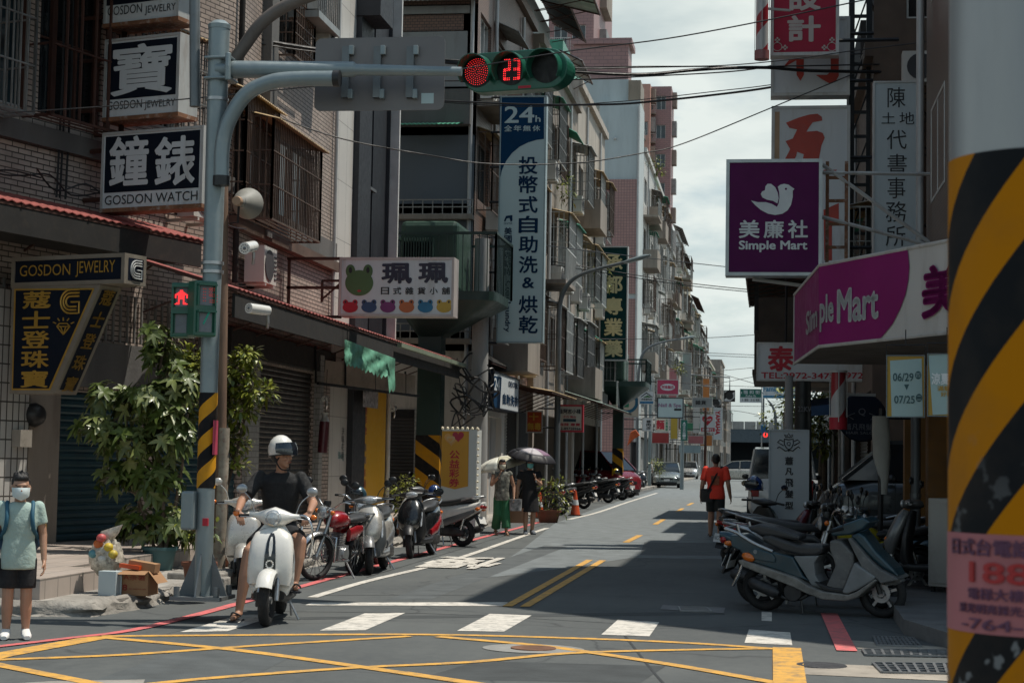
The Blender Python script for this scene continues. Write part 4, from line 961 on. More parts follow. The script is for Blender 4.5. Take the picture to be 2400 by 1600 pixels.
 MB().tube([(rx-.02,.12,.27),(rx-.10,.12,.58)],.022,8).build("shock_absorber",M_CHROME,t,smooth=60)
 k=MB().tube([(-.05,.12,.22),(-.02,.24,.015)],.011,6);k.build("kickstand",M_ALU,t)
 MB().tube([(-.34,.14,.02),(-.28,.12,.2),(-.28,-.12,.2),(-.34,-.14,.02)],.012,6).build("centre_stand",M_ALU,t)
 hb=Vector((fx-.27,0,.97));Hm=Matrix.Translation(hb)@Matrix.Rotation(steer,4,'Z')
 if style=="classic":cv=[((0,s*y,z),(d,0,0),(0,0,h),2.3)for s,y,z,d,h in((-1,.24,.02,.02,.02),(-1,.16,.01,.04,.035),(-1,.08,.0,.085,.075),(0,0,.005,.115,.095),(1,.08,.0,.085,.075),(1,.16,.01,.04,.035),(1,.24,.02,.02,.02))]
 else:cv=[((.0,s*y,z),(d,0,0),(0,0,h),2.4)for s,y,z,d,h in((-1,.2,.0,.03,.02),(-1,.12,.0,.08,.04),(0,0,.0,.12,.06),(1,.12,.0,.08,.04),(1,.2,.0,.03,.02))]
 MB().loft(cv,18).tx(Hm).build("handlebar",main if style!="sport" else low,t,smooth=60)
 for s in(1,-1):
  MB().tube([(-.01,s*.2,.01),(-.05,s*.345,.0)],.017,10).tx(Hm).build("grip",M_RUB,t,smooth=60)
  MB().tube([(.04,s*.2,.0),(.02,s*.32,-.005)],.006,6).tx(Hm).build("brake_lever",M_ALU,t,smooth=60)
 if style=="classic":
  MB().lathe([(0,.03),(.05,.022),(.062,0),(.075,-.005),(.075,-.04)],24,Hm@Matrix.Translation((.115,0,.0))@Matrix.Rotation(R(88),4,'Y')).build("headlight",M_LENS,t,smooth=30)
  for s in(1,-1):MB().ell(Hm@Vector((.02,s*.36,.02)),(.03,.03,.025)).build("indicator",M_AMB,t,smooth=60)
 else:
  hm_=M_LENS
  if style=="sport":
   MB().ell(Hm@Vector((.10,0,-.005)),(.04,.10,.05)).build("headlight",hm_,t,smooth=60)
   for s in(1,-1):MB().prism([(fx-.05,.50),(fx+.01,.47),(fx-.10,.70),(fx-.12,.68)],s*.175,s*.20).build("cowl_lamp",hm_,t,bevel=.01)
  else:
   MB().ell(Hm@Vector((.115,0,.0)),(.03,.11,.05)).build("headlight",hm_,t,smooth=60)
   for s in(1,-1):MB().ell((fx-.03,s*.15,.56),(.06,.045,.035)).build("indicator",M_AMB,t,smooth=60)
 mr=bpy.data.objects.new("mirrors",None)
 mirrors(t,hb.x,hb.z+.02,.25,.2,shell=mshell)
 bpy.data.objects.remove(mr)
 if plate:
  pb=MB();letters(pb,plate,-.1,-.03,.1,.03,0,.01);pb.tx(Matrix.Translation((-1.026,0,.47))@Matrix.Rotation(R(22),4,'Y')@Matrix.Rotation(R(-90),4,'Z'));pb.build("plate_lettering",M_BLACK,t)
 if box:
  MB().box(-1.15,-.2,.86,-.78,.2,1.16).build("top_box",M_BLACK,t,bevel=.04)
 return t
def motorcycle(label,loc,rz,tank,lean=0.0,steer=0.0,group="motorcycles parked at the kerb",rack=True,bigw=.29,thin=True,rim=None,name="motorcycle"):
 t=thing(name,label,"motorcycle",loc,rz,group);t.rotation_euler=(lean,0,rz);fx,rx,r=.62,-.62,bigw
 wheel(t,"front_wheel",fx,r,.075,spokes=16 if thin else 5,thin=thin,steer=steer,rimm=rim);wheel(t,"rear_wheel",rx,r,.085,spokes=16 if thin else 5,thin=thin,rimm=rim)
 fender(t,fx,r,r+.035,R(20),R(150),.11,M_CHROME if thin else M_BLKP,steer=steer);fender(t,rx,r,r+.05,R(20),R(170),.13,M_BLACK,"rear_fender")
 S4=Matrix.Translation((fx-.15,0,0))@Matrix.Rotation(steer,4,'Z')@Matrix.Translation((-fx+.15,0,0));f=MB()
 for s in(1,-1):f.tube([S4@Vector((fx,s*.075,r)),S4@Vector((fx-.12,s*.075,.62)),S4@Vector((fx-.2,s*.075,.88))],[.026,.024,.02],8)
 f.build("fork",M_ALU,t,smooth=60)
 MB().loft(secs_x([(.32,.72,.06,.06,2.3),(.24,.74,.12,.10,2.4),(.05,.75,.135,.105,2.5),(-.12,.72,.10,.08,2.4),(-.18,.70,.06,.05,2.2)]),20).build("fuel_tank",tank,t,smooth=60)
 MB().loft(secs_x([(-.08,.72,.09,.03,2.4),(-.2,.735,.13,.045,2.6),(-.5,.74,.13,.05,2.6),(-.72,.77,.11,.045,2.4),(-.78,.775,.06,.025,2)]),18).build("seat",M_SEAT,t,smooth=60)
 for s in(1,-1):MB().loft([((x,s*.10,z),(0,.03,0),(0,0,h),2.5)for x,z,h in((-.1,.55,.08),(-.3,.58,.1),(-.5,.62,.05))],12).build("side_cover",tank,t,smooth=60)
 fr=MB().tube(smooth_path([(.42,0,.82),(.3,0,.5),(.2,0,.26),(-.2,0,.22),(-.3,0,.4),(-.75,0,.72)],4),.022,8);fr.tube([(.42,0,.8),(-.2,0,.66),(-.8,0,.7)],.02,8);fr.build("frame",M_BLACK,t,smooth=60)
 en=MB().box(-.12,-.11,.24,.16,.11,.42);
 for i in range(7):en.box(-.05,-.09,.43+i*.022,.13,.09,.443+i*.022)
 en.cyl((.0,-.14,.31),(.0,.14,.31),.09,n=16);en.build("engine",M_ALU,t,bevel=.01)
 ex=MB().tube(smooth_path([(.14,-.06,.5),(.26,-.09,.35),(.1,-.12,.2),(-.2,-.14,.22)],4),.018,8);ex.tube([(-.2,-.14,.22),(-.3,-.15,.24),(-.85,-.16,.33),(-.88,-.16,.335)],[.025,.045,.05,.03],12);ex.build("exhaust",M_CHROME,t,smooth=50)
 for s in(1,-1):MB().tube([(rx,s*.11,.3),(rx+.12,s*.12,.66)],.02,8).build("shock_absorber",M_CHROME,t,smooth=60)
 hb=S4@Vector((fx-.2,0,.93));Hm=Matrix.Translation(hb)@Matrix.Rotation(steer,4,'Z')
 MB().tube(smooth_path([(-.08,-.34,.05),(-.02,-.22,.06),(0,-.08,-.03),(0,.08,-.03),(-.02,.22,.06),(-.08,.34,.05)],4),.012,8).tx(Hm).build("handlebar",M_CHROME,t,smooth=60)
 for s in(1,-1):MB().tube([(-.05,s*.25,.058),(-.085,s*.36,.05)],.017,8).tx(Hm).build("grip",M_RUB,t)
 hl=MB().lathe([(.0,.03),(.06,.02),(.08,0)],22,Hm@Matrix.Translation((.11,0,-.08))@Matrix.Rotation(R(90),4,'Y')).build("headlight",M_LENS,t,smooth=40)
 MB().lathe([(.085,.0),(.088,-.03),(.07,-.10),(.02,-.13)],22,Hm@Matrix.Translation((.11,0,-.08))@Matrix.Rotation(R(90),4,'Y')).build("headlight_shell",M_CHROME if thin else M_BLACK,hl,smooth=50)
 for s in(1,-1):MB().ell(Hm@Vector((.06,s*.14,-.08)),.03).build("indicator",M_AMB,t,smooth=60)
 MB().lathe([(0,.03),(.045,.03),(.05,0),(.04,-.05)],16,Hm@Matrix.Translation((.03,0,.03))).build("gauge",M_BLACK,t,smooth=40)
 mirrors(t,hb.x-.02,hb.z+.05,.25,.2,.06,.05)
 MB().ell((-.98,0,.6),(.04,.07,.04)).build("tail_light",M_REDL,t,smooth=60)
 if rack:
  for s in(1,-1):MB().tube([(.44,s*.05,.55),(.5,s*.2,.55),(.5,s*.2,.25),(.1,s*.22,.25),(.1,s*.08,.28)],.014,6).build("crash_bar",M_CHROME,t,smooth=60)
  rk=MB()
  for s in(1,-1):rk.tube([(-.55,s*.12,.8),(-1.0,s*.12,.82),(-.9,s*.12,.6)],.012,6)
  for i in range(5):rk.bar((-.6-i*.09,-.12,.81),(-.6-i*.09,.12,.81),.012)
  rk.build("luggage_rack",M_CHROME,t,smooth=60)
 MB().tube([(-.05,.12,.22),(.02,.3,.015)],.012,6).build("stand",M_ALU,t)
 return t
def helmet(label,loc,col,rz=0.0,peak=True,s=1.0,tilt=0.0):
 t=thing("helmet",label,"helmet",loc,rz);t.rotation_euler=(0,tilt,rz)
 MB().lathe([(.128*s*math.cos(a),.15*s*math.sin(a))for a in[R(-22),R(0),R(20),R(40),R(60),R(75),R(89.9)]],22).build("shell",col,t,smooth=80)
 if peak:MB().loft([((.10*s,0,.035*s),(0,.105*s,0),(.02*s,0,.06*s),2.4),((.135*s,0,.02*s),(0,.10*s,0),(.008*s,0,.055*s),2.4)],16).build("visor",M_PANE,t,smooth=60)
 MB().lathe([(.105*s,-.055*s),(.126*s,-.058*s),(.13*s,-.045*s),(.11*s,-.04*s)],22,closed=True).build("rim_trim",M_BLACK,t,smooth=60);return t
def HEAD(x0,y0,x1,y1):return math.atan2(y1-y0,x1-x0)
def FW(px,py,rz,k=.635,z=0):
 p=PG(px,py,z);return(p.x-k*math.cos(rz),p.y-k*math.sin(rz),z)
RID_RZ=R(-80);RID_LOC=FW(622,1467,RID_RZ)
S1=scooter("white retro scooter with a dark centre stripe, ridden over the crosswalk by the helmeted man",RID_LOC,RID_RZ,M_WHP,M_BLACK,M_WHP,"classic",lean=R(-2),steer=R(-4),group=None,mshell=M_ALU)
mb=MB();
def shield_pt(y,z,o=.006):
 rows=[(.545,.36,.05),(.535,.46,.07),(.515,.60,.085),(.475,.74,.085),(.435,.82,.07),(.41,.865,.05)]
 for a,b in zip(rows,rows[1:]):
  if a[1]<=z<=b[1]:
   t=(z-a[1])/(b[1]-a[1]);x,d=a[0]+(b[0]-a[0])*t,a[2]+(b[2]-a[2])*t;return Vector((x+d*1.0+o,y,z+d*.35))
 return Vector((rows[0][0]+rows[0][2]+o,y,z))
def shield_patch(pts,name,mat,o=.006):
 m=MB();n=10
 for i in range(n+1):
  t=i/n;z=pts[0][0]+(pts[-1][0]-pts[0][0])*t
  for a,b in zip(pts,pts[1:]):
   if a[0]<=z<=b[0]+1e-6:
    k=(z-a[0])/(b[0]-a[0]);l=a[1]+(b[1]-a[1])*k;r_=a[2]+(b[2]-a[2])*k;break
  m.v+=[tuple(shield_pt(l,z,o)),tuple(shield_pt(r_,z,o))]
 for i in range(n):m.f.append((2*i,2*i+1,2*i+3,2*i+2))
 return m.build(name,mat,S1,smooth=60)
shield_patch([(.46,-.055,.055),(.60,-.05,.05),(.76,-.035,.035),(.81,-.015,.015)],"centre_stripe",M_BLKP)
shield_patch([(.60,-.008,.008),(.66,-.016,.016),(.72,-.016,.016),(.775,-.006,.006)],"stripe_slot",M_WHP,.010)
mb=MB()
for i in range(12):
 a=2*math.pi*i/12;p=shield_pt(.031*math.cos(a),.53+.031*math.sin(a),.012);mb.ell(p,(.004,.008,.008),8,5)
mb.build("emblem",M_WHP,S1)
for s in(1,-1):MB().ell((.50,s*.185,.60),(.06,.022,.075),M3=Matrix.Rotation(R(-14),3,'Y')).build("side_vent",M_BLACK,S1,smooth=60)
MB().tube(smooth_path([(.38,.16,.98),(.40,.27,1.0),(.44,.34,.93),(.42,.36,.78),(.3,.33,.62)],5),.012,8).build("crash_bar",M_CHROME,S1,smooth=60)
scooter("silver scooter half hidden behind the ridden white one",FW(566,1378,R(-76),z=.0),R(-76),M_SILV,M_BLACK,None,"classic",mshell=M_SILV)
m1=motorcycle("red-tanked motorcycle with chrome crash bars just right of the rider",FW(733,1360,R(-100)),R(-100),M_REDP,lean=R(-5),steer=R(-22))
motorcycle("dark motorcycle with a helmet on its seat and cast wheels beside the silver-beige scooter",FW(822,1334,R(-94)),R(-94),M_BLKP,lean=R(-5),steer=R(25),thin=False,rack=False,rim=M_ALU)
scooter("silver-beige scooter with grey lower panels, in front of the yellow panel",FW(866,1346,R(-86)),R(-86),M_SILV,M_GREYP,M_SILV,"sport",lean=R(4),steer=R(12))
scooter("glossy black scooter with red side trim between the silver-beige one and the lottery banner",FW(962,1308,R(-94)),R(-94),M_BLKP,M_BLACK,M_BLKP,"sport",lean=R(4),steer=R(10),red_trim=True)
scooter("white and grey scooter with a blue helmet resting on it, rear towards the road",FW(1083,1280,R(158),-.635),R(158),M_WHP,M_GREYP,M_WHP,"sport",lean=R(4))
helmet("dark helmet on the tank of the dark motorcycle",(PG(822,1334).x-.1,PG(822,1334).y+.75,.98),M_TEALP,R(-90));helmet("dark blue helmet on the seat of the white and grey scooter",(PG(1083,1280).x-.55,PG(1083,1280).y+.2,.92),M("blue_helmet",(.02,.05,.16),.2,coat=1),R(-40))
for lab,px,py,rz,c,sd in(("black scooter with white tail rail parked just past the two women",1312,1207,R(168),M_BLKP,M_GREYP),("red and black scooter with a yellow helmet on its mirror before the red van",1425,1178,R(164),M_REDP,M_BLKP),("grey scooter behind the red and black scooter",1398,1174,R(160),M_GREYP,M_GREYP),("dark blue scooter at the nose of the red van",1458,1172,R(170),M_TEALP,M_BLKP),("maroon scooter last before the black lamp post",1478,1165,R(172),M_MAROON,M_MAROON),("small black scooter by the concrete wall beyond the black lamp post",1503,1146,R(-80),M_BLKP,M_BLACK)):
 p=PG(px,py);o=Vector((math.cos(rz),math.sin(rz),0))*.63;scooter(lab,(p.x+o.x,p.y+o.y,0),rz,c,None,sd,"sport",lean=R(4),group="scooters parked at the kerb")
p=PY(1444,1100,66);helmet("yellow helmet on the red and black scooter by the red van",(p.x,p.y,p.z-.1),M("yellow_helmet",(.5,.36,.02),.3,coat=.5),R(-60))
p=PY(1402,1119,64);helmet("grey helmet among the scooters before the red van",(p.x,p.y,p.z-.1),M_GREYP,R(-60))
for lab,px,py,rz,c,sd in(("grey scooter half behind the planter shrub",1285,1214,R(170),M_GREYP,M_BLKP),("maroon scooter between the black one with the white rail and the red one",1368,1192,R(166),M_MAROON,M_BLKP),("red scooter with its tail over the kerb line by the red van",1440,1170,R(163),M_REDP,M_REDP)):scooter(lab,FW(px,py,rz,-.635),rz,c,None,sd,"sport",lean=R(4))
RS2=scooter("dark teal scooter tucked directly behind the battered grey one on the right",(.55,19.5,0),R(-4),M_TEALP,M_BLACK,M_TEALP,"old",lean=R(-4),wb=1.3)
motorcycle("yellow-tanked motorcycle with round headlight facing the road on the right",(1.15,21.2,0),R(190),M_YELP,lean=R(4),thin=False,rack=False)
scooter("red and white scooter with a pale side panel on the right, tail to the road",(.62,22.9,0),R(8),M_WHP,M_MAROON,M_MAROON,"old",lean=R(4))
scooter("black scooter with a blue helmet on its handlebar, number plate towards us",(-.28,26.3,0),R(66),M_TEALP,M_BLACK,M_BLKP,"sport",lean=R(5),plate="NCC-0299")
scooter("black scooter facing the road between the yellow-tanked one and the crest sign",(1.2,24.2,0),R(172),M_BLKP,M_BLACK,M_GREYP,"sport",lean=R(4))
scooter("small maroon scooter squeezed between the red and white one and the crest sign",(1.0,25.4,0),R(175),M_MAROON,M_BLACK,M_MAROON,"sport",lean=R(4))
scooter("teal scooter nose to the road wedged behind the yellow-tanked motorcycle",(1.5,22.1,0),R(172),M_TEALP,M_BLACK,M_TEALP,"old",lean=R(4))
scooter("black scooter with its tail to the road beside the red and white one",(.45,24.3,0),R(12),M_BLKP,M_BLACK,M_BLKP,"sport",lean=R(4))
scooter("grey scooter deep in the shade by the shop pillars",(2.0,20.6,.14),R(165),M_GREYP,M_BLACK,M_GREYP,"old",lean=R(4))
motorcycle("black motorcycle inside the dark shopfront behind the white cabinet",(2.55,19.7,.14),R(120),M_BLKP,lean=R(4),thin=True,rack=False)
p=PY(1768,1126,26.0);helmet("shiny blue helmet hanging on the roadside scooter on the right",(p.x,p.y,p.z-.08),M("blue_gloss_helmet",(.015,.05,.17),.12,var=.5,scale=8,coat=1),R(-110),s=1.05)
#battered grey scooter seen from its right side
RS1_A,RS1_B=PG(1794,1430),PG(2069,1447)
dv=RS1_B-RS1_A;RZ1=math.atan2(dv.y,dv.x);FS1=Frame((RS1_A.x,RS1_A.y,0),RZ1)
OS=thing("scooter","battered grey scooter nearest on the right, orange indicator and faded silver side skirt","scooter",(RS1_A.x,RS1_A.y,0),RZ1,"scooters parked at the kerb")
OS.rotation_euler=(R(3),0,RZ1)
def tr(pts,k=3.92,ox=1600,oy=1100,out=.1):
 return[FS1.at(ox+x/k,oy+y/k,out)for x,y in pts]
def sideplate(name,pts,y0,y1,mat,bevel=.012,label=None):return MB().prism(tr(pts),y0,y1).build(name,mat,OS,bevel=bevel,label=label)
M_OG=M("faded_grey_plastic",(.13,.135,.135),.6,var=.3,scale=6,dirt=.5,dirtc=(.28,.27,.25));M_OL=M("light_grey_plastic",(.21,.225,.23),.6,var=.2,scale=5,dirt=.3,dirtc=(.1,.1,.1));M_OT=M("worn_teal",(.02,.055,.075),.4,.2,var=.3,scale=5,dirt=.2,dirtc=(.1,.11,.11),coat=.3)
M_SKIRT=M("scratched_silver",(.22,.215,.20),.5,.3,var=.4,scale=9,dirt=.6,dirtc=(.06,.05,.045))
xr0=0.0;xf0=dv.length
wheel(OS,"rear_wheel",xr0,.25,.11);wheel(OS,"front_wheel",xf0,.25,.10)
SKT=sideplate("side_skirt",[(560,815),(600,810),(700,845),(900,910),(1100,980),(1200,1050),(1330,1100),(1560,1130),(1640,1100),(1810,985),(1830,1000),(1640,1160),(1540,1190),(1330,1175),(1180,1120),(1060,1060),(620,880),(575,850)],-.235,.235,M_SKIRT)
sideplate("rear_body",[(470,590),(560,590),(700,680),(870,745),(1040,790),(1130,960),(1190,1010),(1100,985),(900,910),(620,820),(560,730),(480,690)],-.17,.17,M_OT)
sideplate("rear_panel",[(640,740),(700,705),(860,755),(890,800),(885,840),(800,830),(700,810)],-.19,.19,M_OT,.008)
sideplate("under_seat_panel",[(1040,785),(1275,780),(1230,850),(1240,960),(1310,1090),(1200,1050),(1130,930)],-.15,.15,M_OL)
sideplate("seat",[(745,600),(830,592),(960,640),(1080,680),(1250,685),(1320,690),(1300,760),(1240,785),(1100,780),(950,745),(850,700),(760,650)],-.14,.14,M_SEAT,.045)
sideplate("pillion_seat",[(600,520),(720,490),(860,520),(1000,570),(1100,600),(1080,650),(900,620),(740,600),(640,560)],-.11,.13,M_SEAT,.04)
sideplate("floorboard",[(1240,1010),(1400,1070),(1560,1085),(1560,1130),(1330,1100)],-.2,.2,M_BLACK)
sideplate("leg_shield",[(1380,640),(1480,640),(1600,760),(1600,860),(1500,1110),(1400,1080),(1340,1060),(1430,870),(1380,720)],-.17,.17,M_OG,.02)
sideplate("front_side_panel",[(1620,830),(1670,870),(1815,970),(1790,1000),(1640,1090),(1555,1125),(1500,1115)],-.225,.225,M_OL,.02)
sideplate("front_rib",[(1555,620),(1585,610),(1760,820),(1850,900),(2000,980),(2010,1000),(1850,1030),(1815,985),(1680,880)],-.205,.205,M_OG,.02)
sideplate("front_cowl",[(1560,600),(1640,560),(1700,600),(1800,740),(1960,900),(2000,980),(1850,895),(1760,815)],-.15,.15,M_OT,.035)
sideplate("front_fender",[(1840,1010),(2005,1000),(2015,1030),(1950,1060),(1840,1060)],-.07,.07,M_OG,.02)
sideplate("handlebar",[(1385,560),(1400,530),(1650,440),(1690,430),(1760,470),(1680,540),(1560,590),(1400,600)],-.16,.16,M_OT,.035)
HBX,HBZ=tr([(1500,530)])[0]
for s in(1,-1):
 MB().tube([(HBX,s*.15,HBZ),(HBX-.08,s*.36,HBZ-.02)],.018,10).build("grip",M_RUB,OS,smooth=60)
 st=MB().tube([(HBX+.02,s*.2,HBZ+.03),(HBX+.02,s*.26,HBZ+.22)],.007,6).build("mirror",M_BLACK,OS);MB().ell((HBX+.02,s*.28,HBZ+.26),(.02,.06,.05)).build("mirror_shell",M_BLACK,st,smooth=60)
a=tr([(640,790)])[0];
for s in(1,-1):MB().ell((a[0],s*.185,a[1]),(.075,.035,.045),M3=Matrix.Rotation(R(20),3,'Y')).build("rear_indicator",M_AMB,OS,smooth=60)
a=tr([(490,640)])[0];MB().ell((a[0],0,a[1]),(.05,.15,.06)).build("tail_light",M_REDL,OS,smooth=60);a=tr([(515,665)])[0];MB().ell((a[0],-.14,a[1]),(.035,.03,.035)).build("rear_indicator",M_AMB,OS,smooth=60)
gr=MB()
for s in(1,-1):
 P=[(x,s*.165,z)for x,z in tr([(430,530),(540,570),(600,610),(700,670),(860,740)])];gr.tube(smooth_path(P,4),.02,8);P=[(x,s*.165,z)for x,z in tr([(540,490),(560,570),(610,620)])];gr.tube(P,.016,8)
q=tr([(430,530)])[0];gr.tube([(q[0],-.165,q[1]),(q[0],.165,q[1])],.018,8);gr.build("grab_rail",M_ALU,OS,smooth=60)
P=tr([(480,740),(430,840),(360,940)]);mb=MB();mb.bar((P[0][0],0,P[0][1]),(P[2][0],0,P[2][1]),.16,.02);mb.build("rear_fender",M_BLACK,OS);
P=tr([(470,770),(425,900)]);MB().bar((P[0][0]-.02,0,P[0][1]),(P[1][0]-.02,0,P[1][1]),.22,.006).build("number_plate",M_PLATE,OS)
P=tr([(590,860),(560,940),(500,1050)]);MB().tube([(x,-.2,z)for x,z in P],[.018,.022,.015],8).build("shock_absorber",M_CHROME,OS,smooth=60)
P=tr([(650,1000),(680,1020),(880,1110),(920,1125)]);ex=MB().tube([(x,-.20,z)for x,z in P],[.03,.065,.06,.03],14);P=tr([(930,1150),(1000,1180),(1100,1175),(1170,1140)]);ex.tube(smooth_path([(x,-.16,z)for x,z in P],4),.018,8);ex.build("exhaust",M_ENG,OS,smooth=50)
a=tr([(1040,1110)])[0];MB().cyl((a[0],-.19,a[1]),(a[0],.15,a[1]),.1,n=18).build("engine",M_ENG,OS,smooth=40,bevel=.01)
a=tr([(708,740)])[0];MB().cyl((a[0],-.197,a[1]),(a[0],-.19,a[1]),.022,n=14).build("fuel_cap",M_OL,OS)
P=tr([(1100,1190),(1120,1300)]);MB().tube([(P[0][0],-.13,P[0][1]),(P[1][0],-.15,.01)],.012,6).build("stand",M_BLACK,OS)
f=MB()
for s in(1,-1):f.tube([(xf0,s*.08,.25),(xf0-.12,s*.07,.62)],.024,8)
f.build("fork",M_ENG,OS,smooth=60)
#shop signs
M_SW=M("sign_white",(.62,.66,.68),.45,var=.1,scale=1.2,dirt=.42,dirtc=(.33,.29,.24),streak=True);M_SNAVY=M("sign_navy",(.008,.012,.022),.6,var=.2,spec=.12)
M_SFR=M("sign_frame",(.50,.51,.50),.5,.2,var=.15,dirt=.45,dirtc=(.22,.13,.08),streak=True);M_INK=M("black_ink",(.012,.014,.018),.5);M_SGOLD=M("sign_gold",(.46,.27,.045),.4,.3,var=.15)
M_RUSTE=M("rust_edge",(.22,.10,.05),.8,var=.5,scale=5,dirt=.6,dirtc=(.5,.48,.45));M_BLUEI=M("deep_blue_ink",(.006,.03,.075),.7,spec=.1);M_PURP=M("sign_purple",(.105,.012,.085),.6,var=.12,spec=.15);M_MAG=M("banner_magenta",(.22,.015,.125),.55,var=.15,scale=1.2,spec=.2)
M_REDI=M("sign_red",(.46,.02,.04),.6,var=.1);M_REDC=M("sign_crimson",(.40,.03,.065),.6,var=.12,spec=.2);M_GREENS=M("sign_green",(.004,.035,.035),.6,var=.2,spec=.12);M_PALE=M("sign_pale",(.44,.56,.57),.45,var=.05,scale=.8,dirt=.12,dirtc=(.25,.3,.3),streak=True);M_CREAM=M("sign_cream",(.60,.55,.45),.5,var=.1)
M_LTR=M("letter_white",(.66,.70,.71),.45);M_STEELD=M("dark_steel",(.02,.022,.026),.5,.4,var=.3)
class Sign:
 """box sign whose front lies on a vertical plane; everything is given in photo pixels of that front"""
 def __init__(s,name,label,x0,y0,x1,y1,D,thick=.25,ang=0.0,face=None,frame=None,edge=.035,group=None,rust=False,cat="sign",xplane=None,body=True):
  xm=(x0+x1)/2
  o=PX(xm,(y0+y1)/2,xplane)if xplane is not None else PY(xm,(y0+y1)/2,D)
  f=Frame((o.x,o.y,0),ang);s.F=f
  a,b=f.at(x0,(y0+y1)/2)[0],f.at(x1,(y0+y1)/2)[0];zt,zb=f.at(xm,y0)[1],f.at(xm,y1)[1]
  s.zb=zb;s.a,s.b,s.H=a,b,zt-zb;s.th=thick
  s.root=thing(name,label,cat,(o.x,o.y,zb),ang,group)
  if not body:return
  e=min(edge,(b-a)*.2);fr=frame or M_SFR
  mb=MB().box(a,.02,0,b,thick,s.H)
  mb.build("case",fr,s.root)
  rim=MB().box(a,-.012,0,a+e,.02,s.H).box(b-e,-.012,0,b,.02,s.H).box(a+e,-.012,0,b-e,.02,e).box(a+e,-.012,s.H-e,b-e,.02,s.H);rim.build("frame",fr,s.root)
  if rust:MB().box(a-.004,-.018,-.004,b+.004,thick+.004,.05).build("rusty_edge",M_RUSTE,s.root)
  MB().add([(a+e,.005,e),(b-e,.005,e),(b-e,.005,s.H-e),(a+e,.005,s.H-e)],[(0,1,2,3)]).build("face",face or M_SW,s.root)
 def p(s,px,py):x,z=s.F.at(px,py);return x,z-s.zb
 def r(s,x0,y0,x1,y1):
  xm,ym=(x0+x1)/2,(y0+y1)/2;return s.p(x0,ym)[0],s.p(xm,y1)[1],s.p(x1,ym)[0],s.p(xm,y0)[1]
 def panel(s,x0,y0,x1,y1,mat,name="panel",y=.002):
  a,c,b,d=s.r(x0,y0,x1,y1);return MB().add([(a,y,c),(b,y,c),(b,y,d),(a,y,d)],[(0,1,2,3)]).build(name,mat,s.root)
 def poly(s,pts,mat,name="emblem",y=-.002):
  P=[s.p(*q)for q in pts];ar=sum(P[i][0]*P[(i+1)%len(P)][1]-P[(i+1)%len(P)][0]*P[i][1]for i in range(len(P)))
  if ar<0:P.reverse()
  return MB().add([(x,y,z)for x,z in P],[tuple(range(len(P)))]).build(name,mat,s.root)
 def text(s,items,mat,y=-.004,off=.0,name="lettering"):
  mb=MB()
  for it in items:
   t,x0,y0,x1,y1=it[:5];a,c,b,d=s.r(x0,y0,x1,y1);k=it[5]if len(it)>5 else ''
   if k=='col':column(mb,t,a,c,b,d,y,off)
   elif k=='rot':letters(mb,t,a,c,b,d,y,off,rot=R(-90))
   else:letters(mb,t,a,c,b,d,y,off,shear=it[6]if len(it)>6 else 0)
  return mb.build(name,mat,s.root)
 def ellipse(s,cx,cy,rx,ry,mat,name="emblem",y=-.002,a0=0,a1=360):
  return s.poly([(cx+rx*math.cos(R(a0+(a1-a0)*i/32)),cy+ry*math.sin(R(a0+(a1-a0)*i/32)))for i in range(32)],mat,name,y)
 def arm(s,pts,r=.02,mat=None,name="bracket"):
  mb=MB()
  for q in pts:mb.tube(q,r,6)
  return mb.build(name,mat or M_RUSTY,s.root)
AN=ANG_A-R(90)
s=Sign("box_sign","white and navy jewellery box sign cut by the top of the frame",245,-90,421,56,22.3,.42,AN,rust=True,group="stacked white box signs")
s.panel(251,-80,414,5,M_SNAVY);s.text([("GOSDON",253,13,333,34),("JEWELRY",340,11,412,33)],M_INK);s.arm([[(s.a-1.3,.15,s.H*.8),(s.a,.15,s.H*.8)],[(s.a-1.3,.15,.2),(s.a,.15,.2)]],.03)
s=Sign("box_sign","white box sign with one large character for treasure on navy, middle of the stack",244,85,421,278,22.3,.42,AN,rust=True,group="stacked white box signs")
s.panel(251,96,413,228,M_SNAVY);s.text([("寶",262,103,404,221)],M_SW,off=.018);s.text([("GOSDON",252,236,333,256),("JEWELRY",339,234,411,256)],M_INK)
s.arm([[(s.a-1.3,.15,s.H*.8),(s.a,.15,s.H*.8)],[(s.a-1.3,.15,.2),(s.a,.15,.2)]],.03)
s=Sign("box_sign","wider white box sign with two characters for clocks and watches, lowest of the stack",238,303,476,492,22.2,.30,AN,rust=True,group="stacked white box signs")
s.panel(246,313,467,446,M_SNAVY);s.text([("鐘",257,320,348,434),("錶",363,320,457,434)],M_SW,off=.022);s.text([("GOSDON WATCH",246,453,463,475)],M_INK)
s.arm([[(s.a-1.3,.12,s.H*.8),(s.a,.12,s.H*.8)],[(s.a-1.3,.12,.2),(s.a,.12,.2)],[(s.a-.05,.12,s.H),(s.a-.05,.12,s.H+3.4)]],.035)
s=Sign("corner_sign","black and gold jewellery sign with a slanted panel hanging under the red-edged awning",28,598,293,668,20.5,.42,AN,face=M_SNAVY,frame=M("tan_frame",(.25,.22,.18),.5,.3),edge=.05)
s.text([("GOSDON",47,620,165,646),("JEWELRY",178,611,270,648)],M_SGOLD)
P0=[s.p(28,669),s.p(236,667),s.p(127,922),s.p(22,922)];MB().prism(P0,.0,.42).build("slanted_case",M("tan_frame",(.25,.22,.18)),s.root)
P1=[(34,677),(222,675),(118,914),(28,914)];s.poly(P1,M_SGOLD,"gold_border",-.004);s.poly([(38,681),(217,679),(115,910),(31,910)],M_SNAVY,"panel",-.007)
mb=MB()
for i,ch in enumerate("蔻士登珠寶"):
 y0=683+i*46.2;a,c,b,d=s.r(55-i*1.2,y0,120-i*1.6,y0+40);letters(mb,ch,a,c,b,d,-.011,.022)
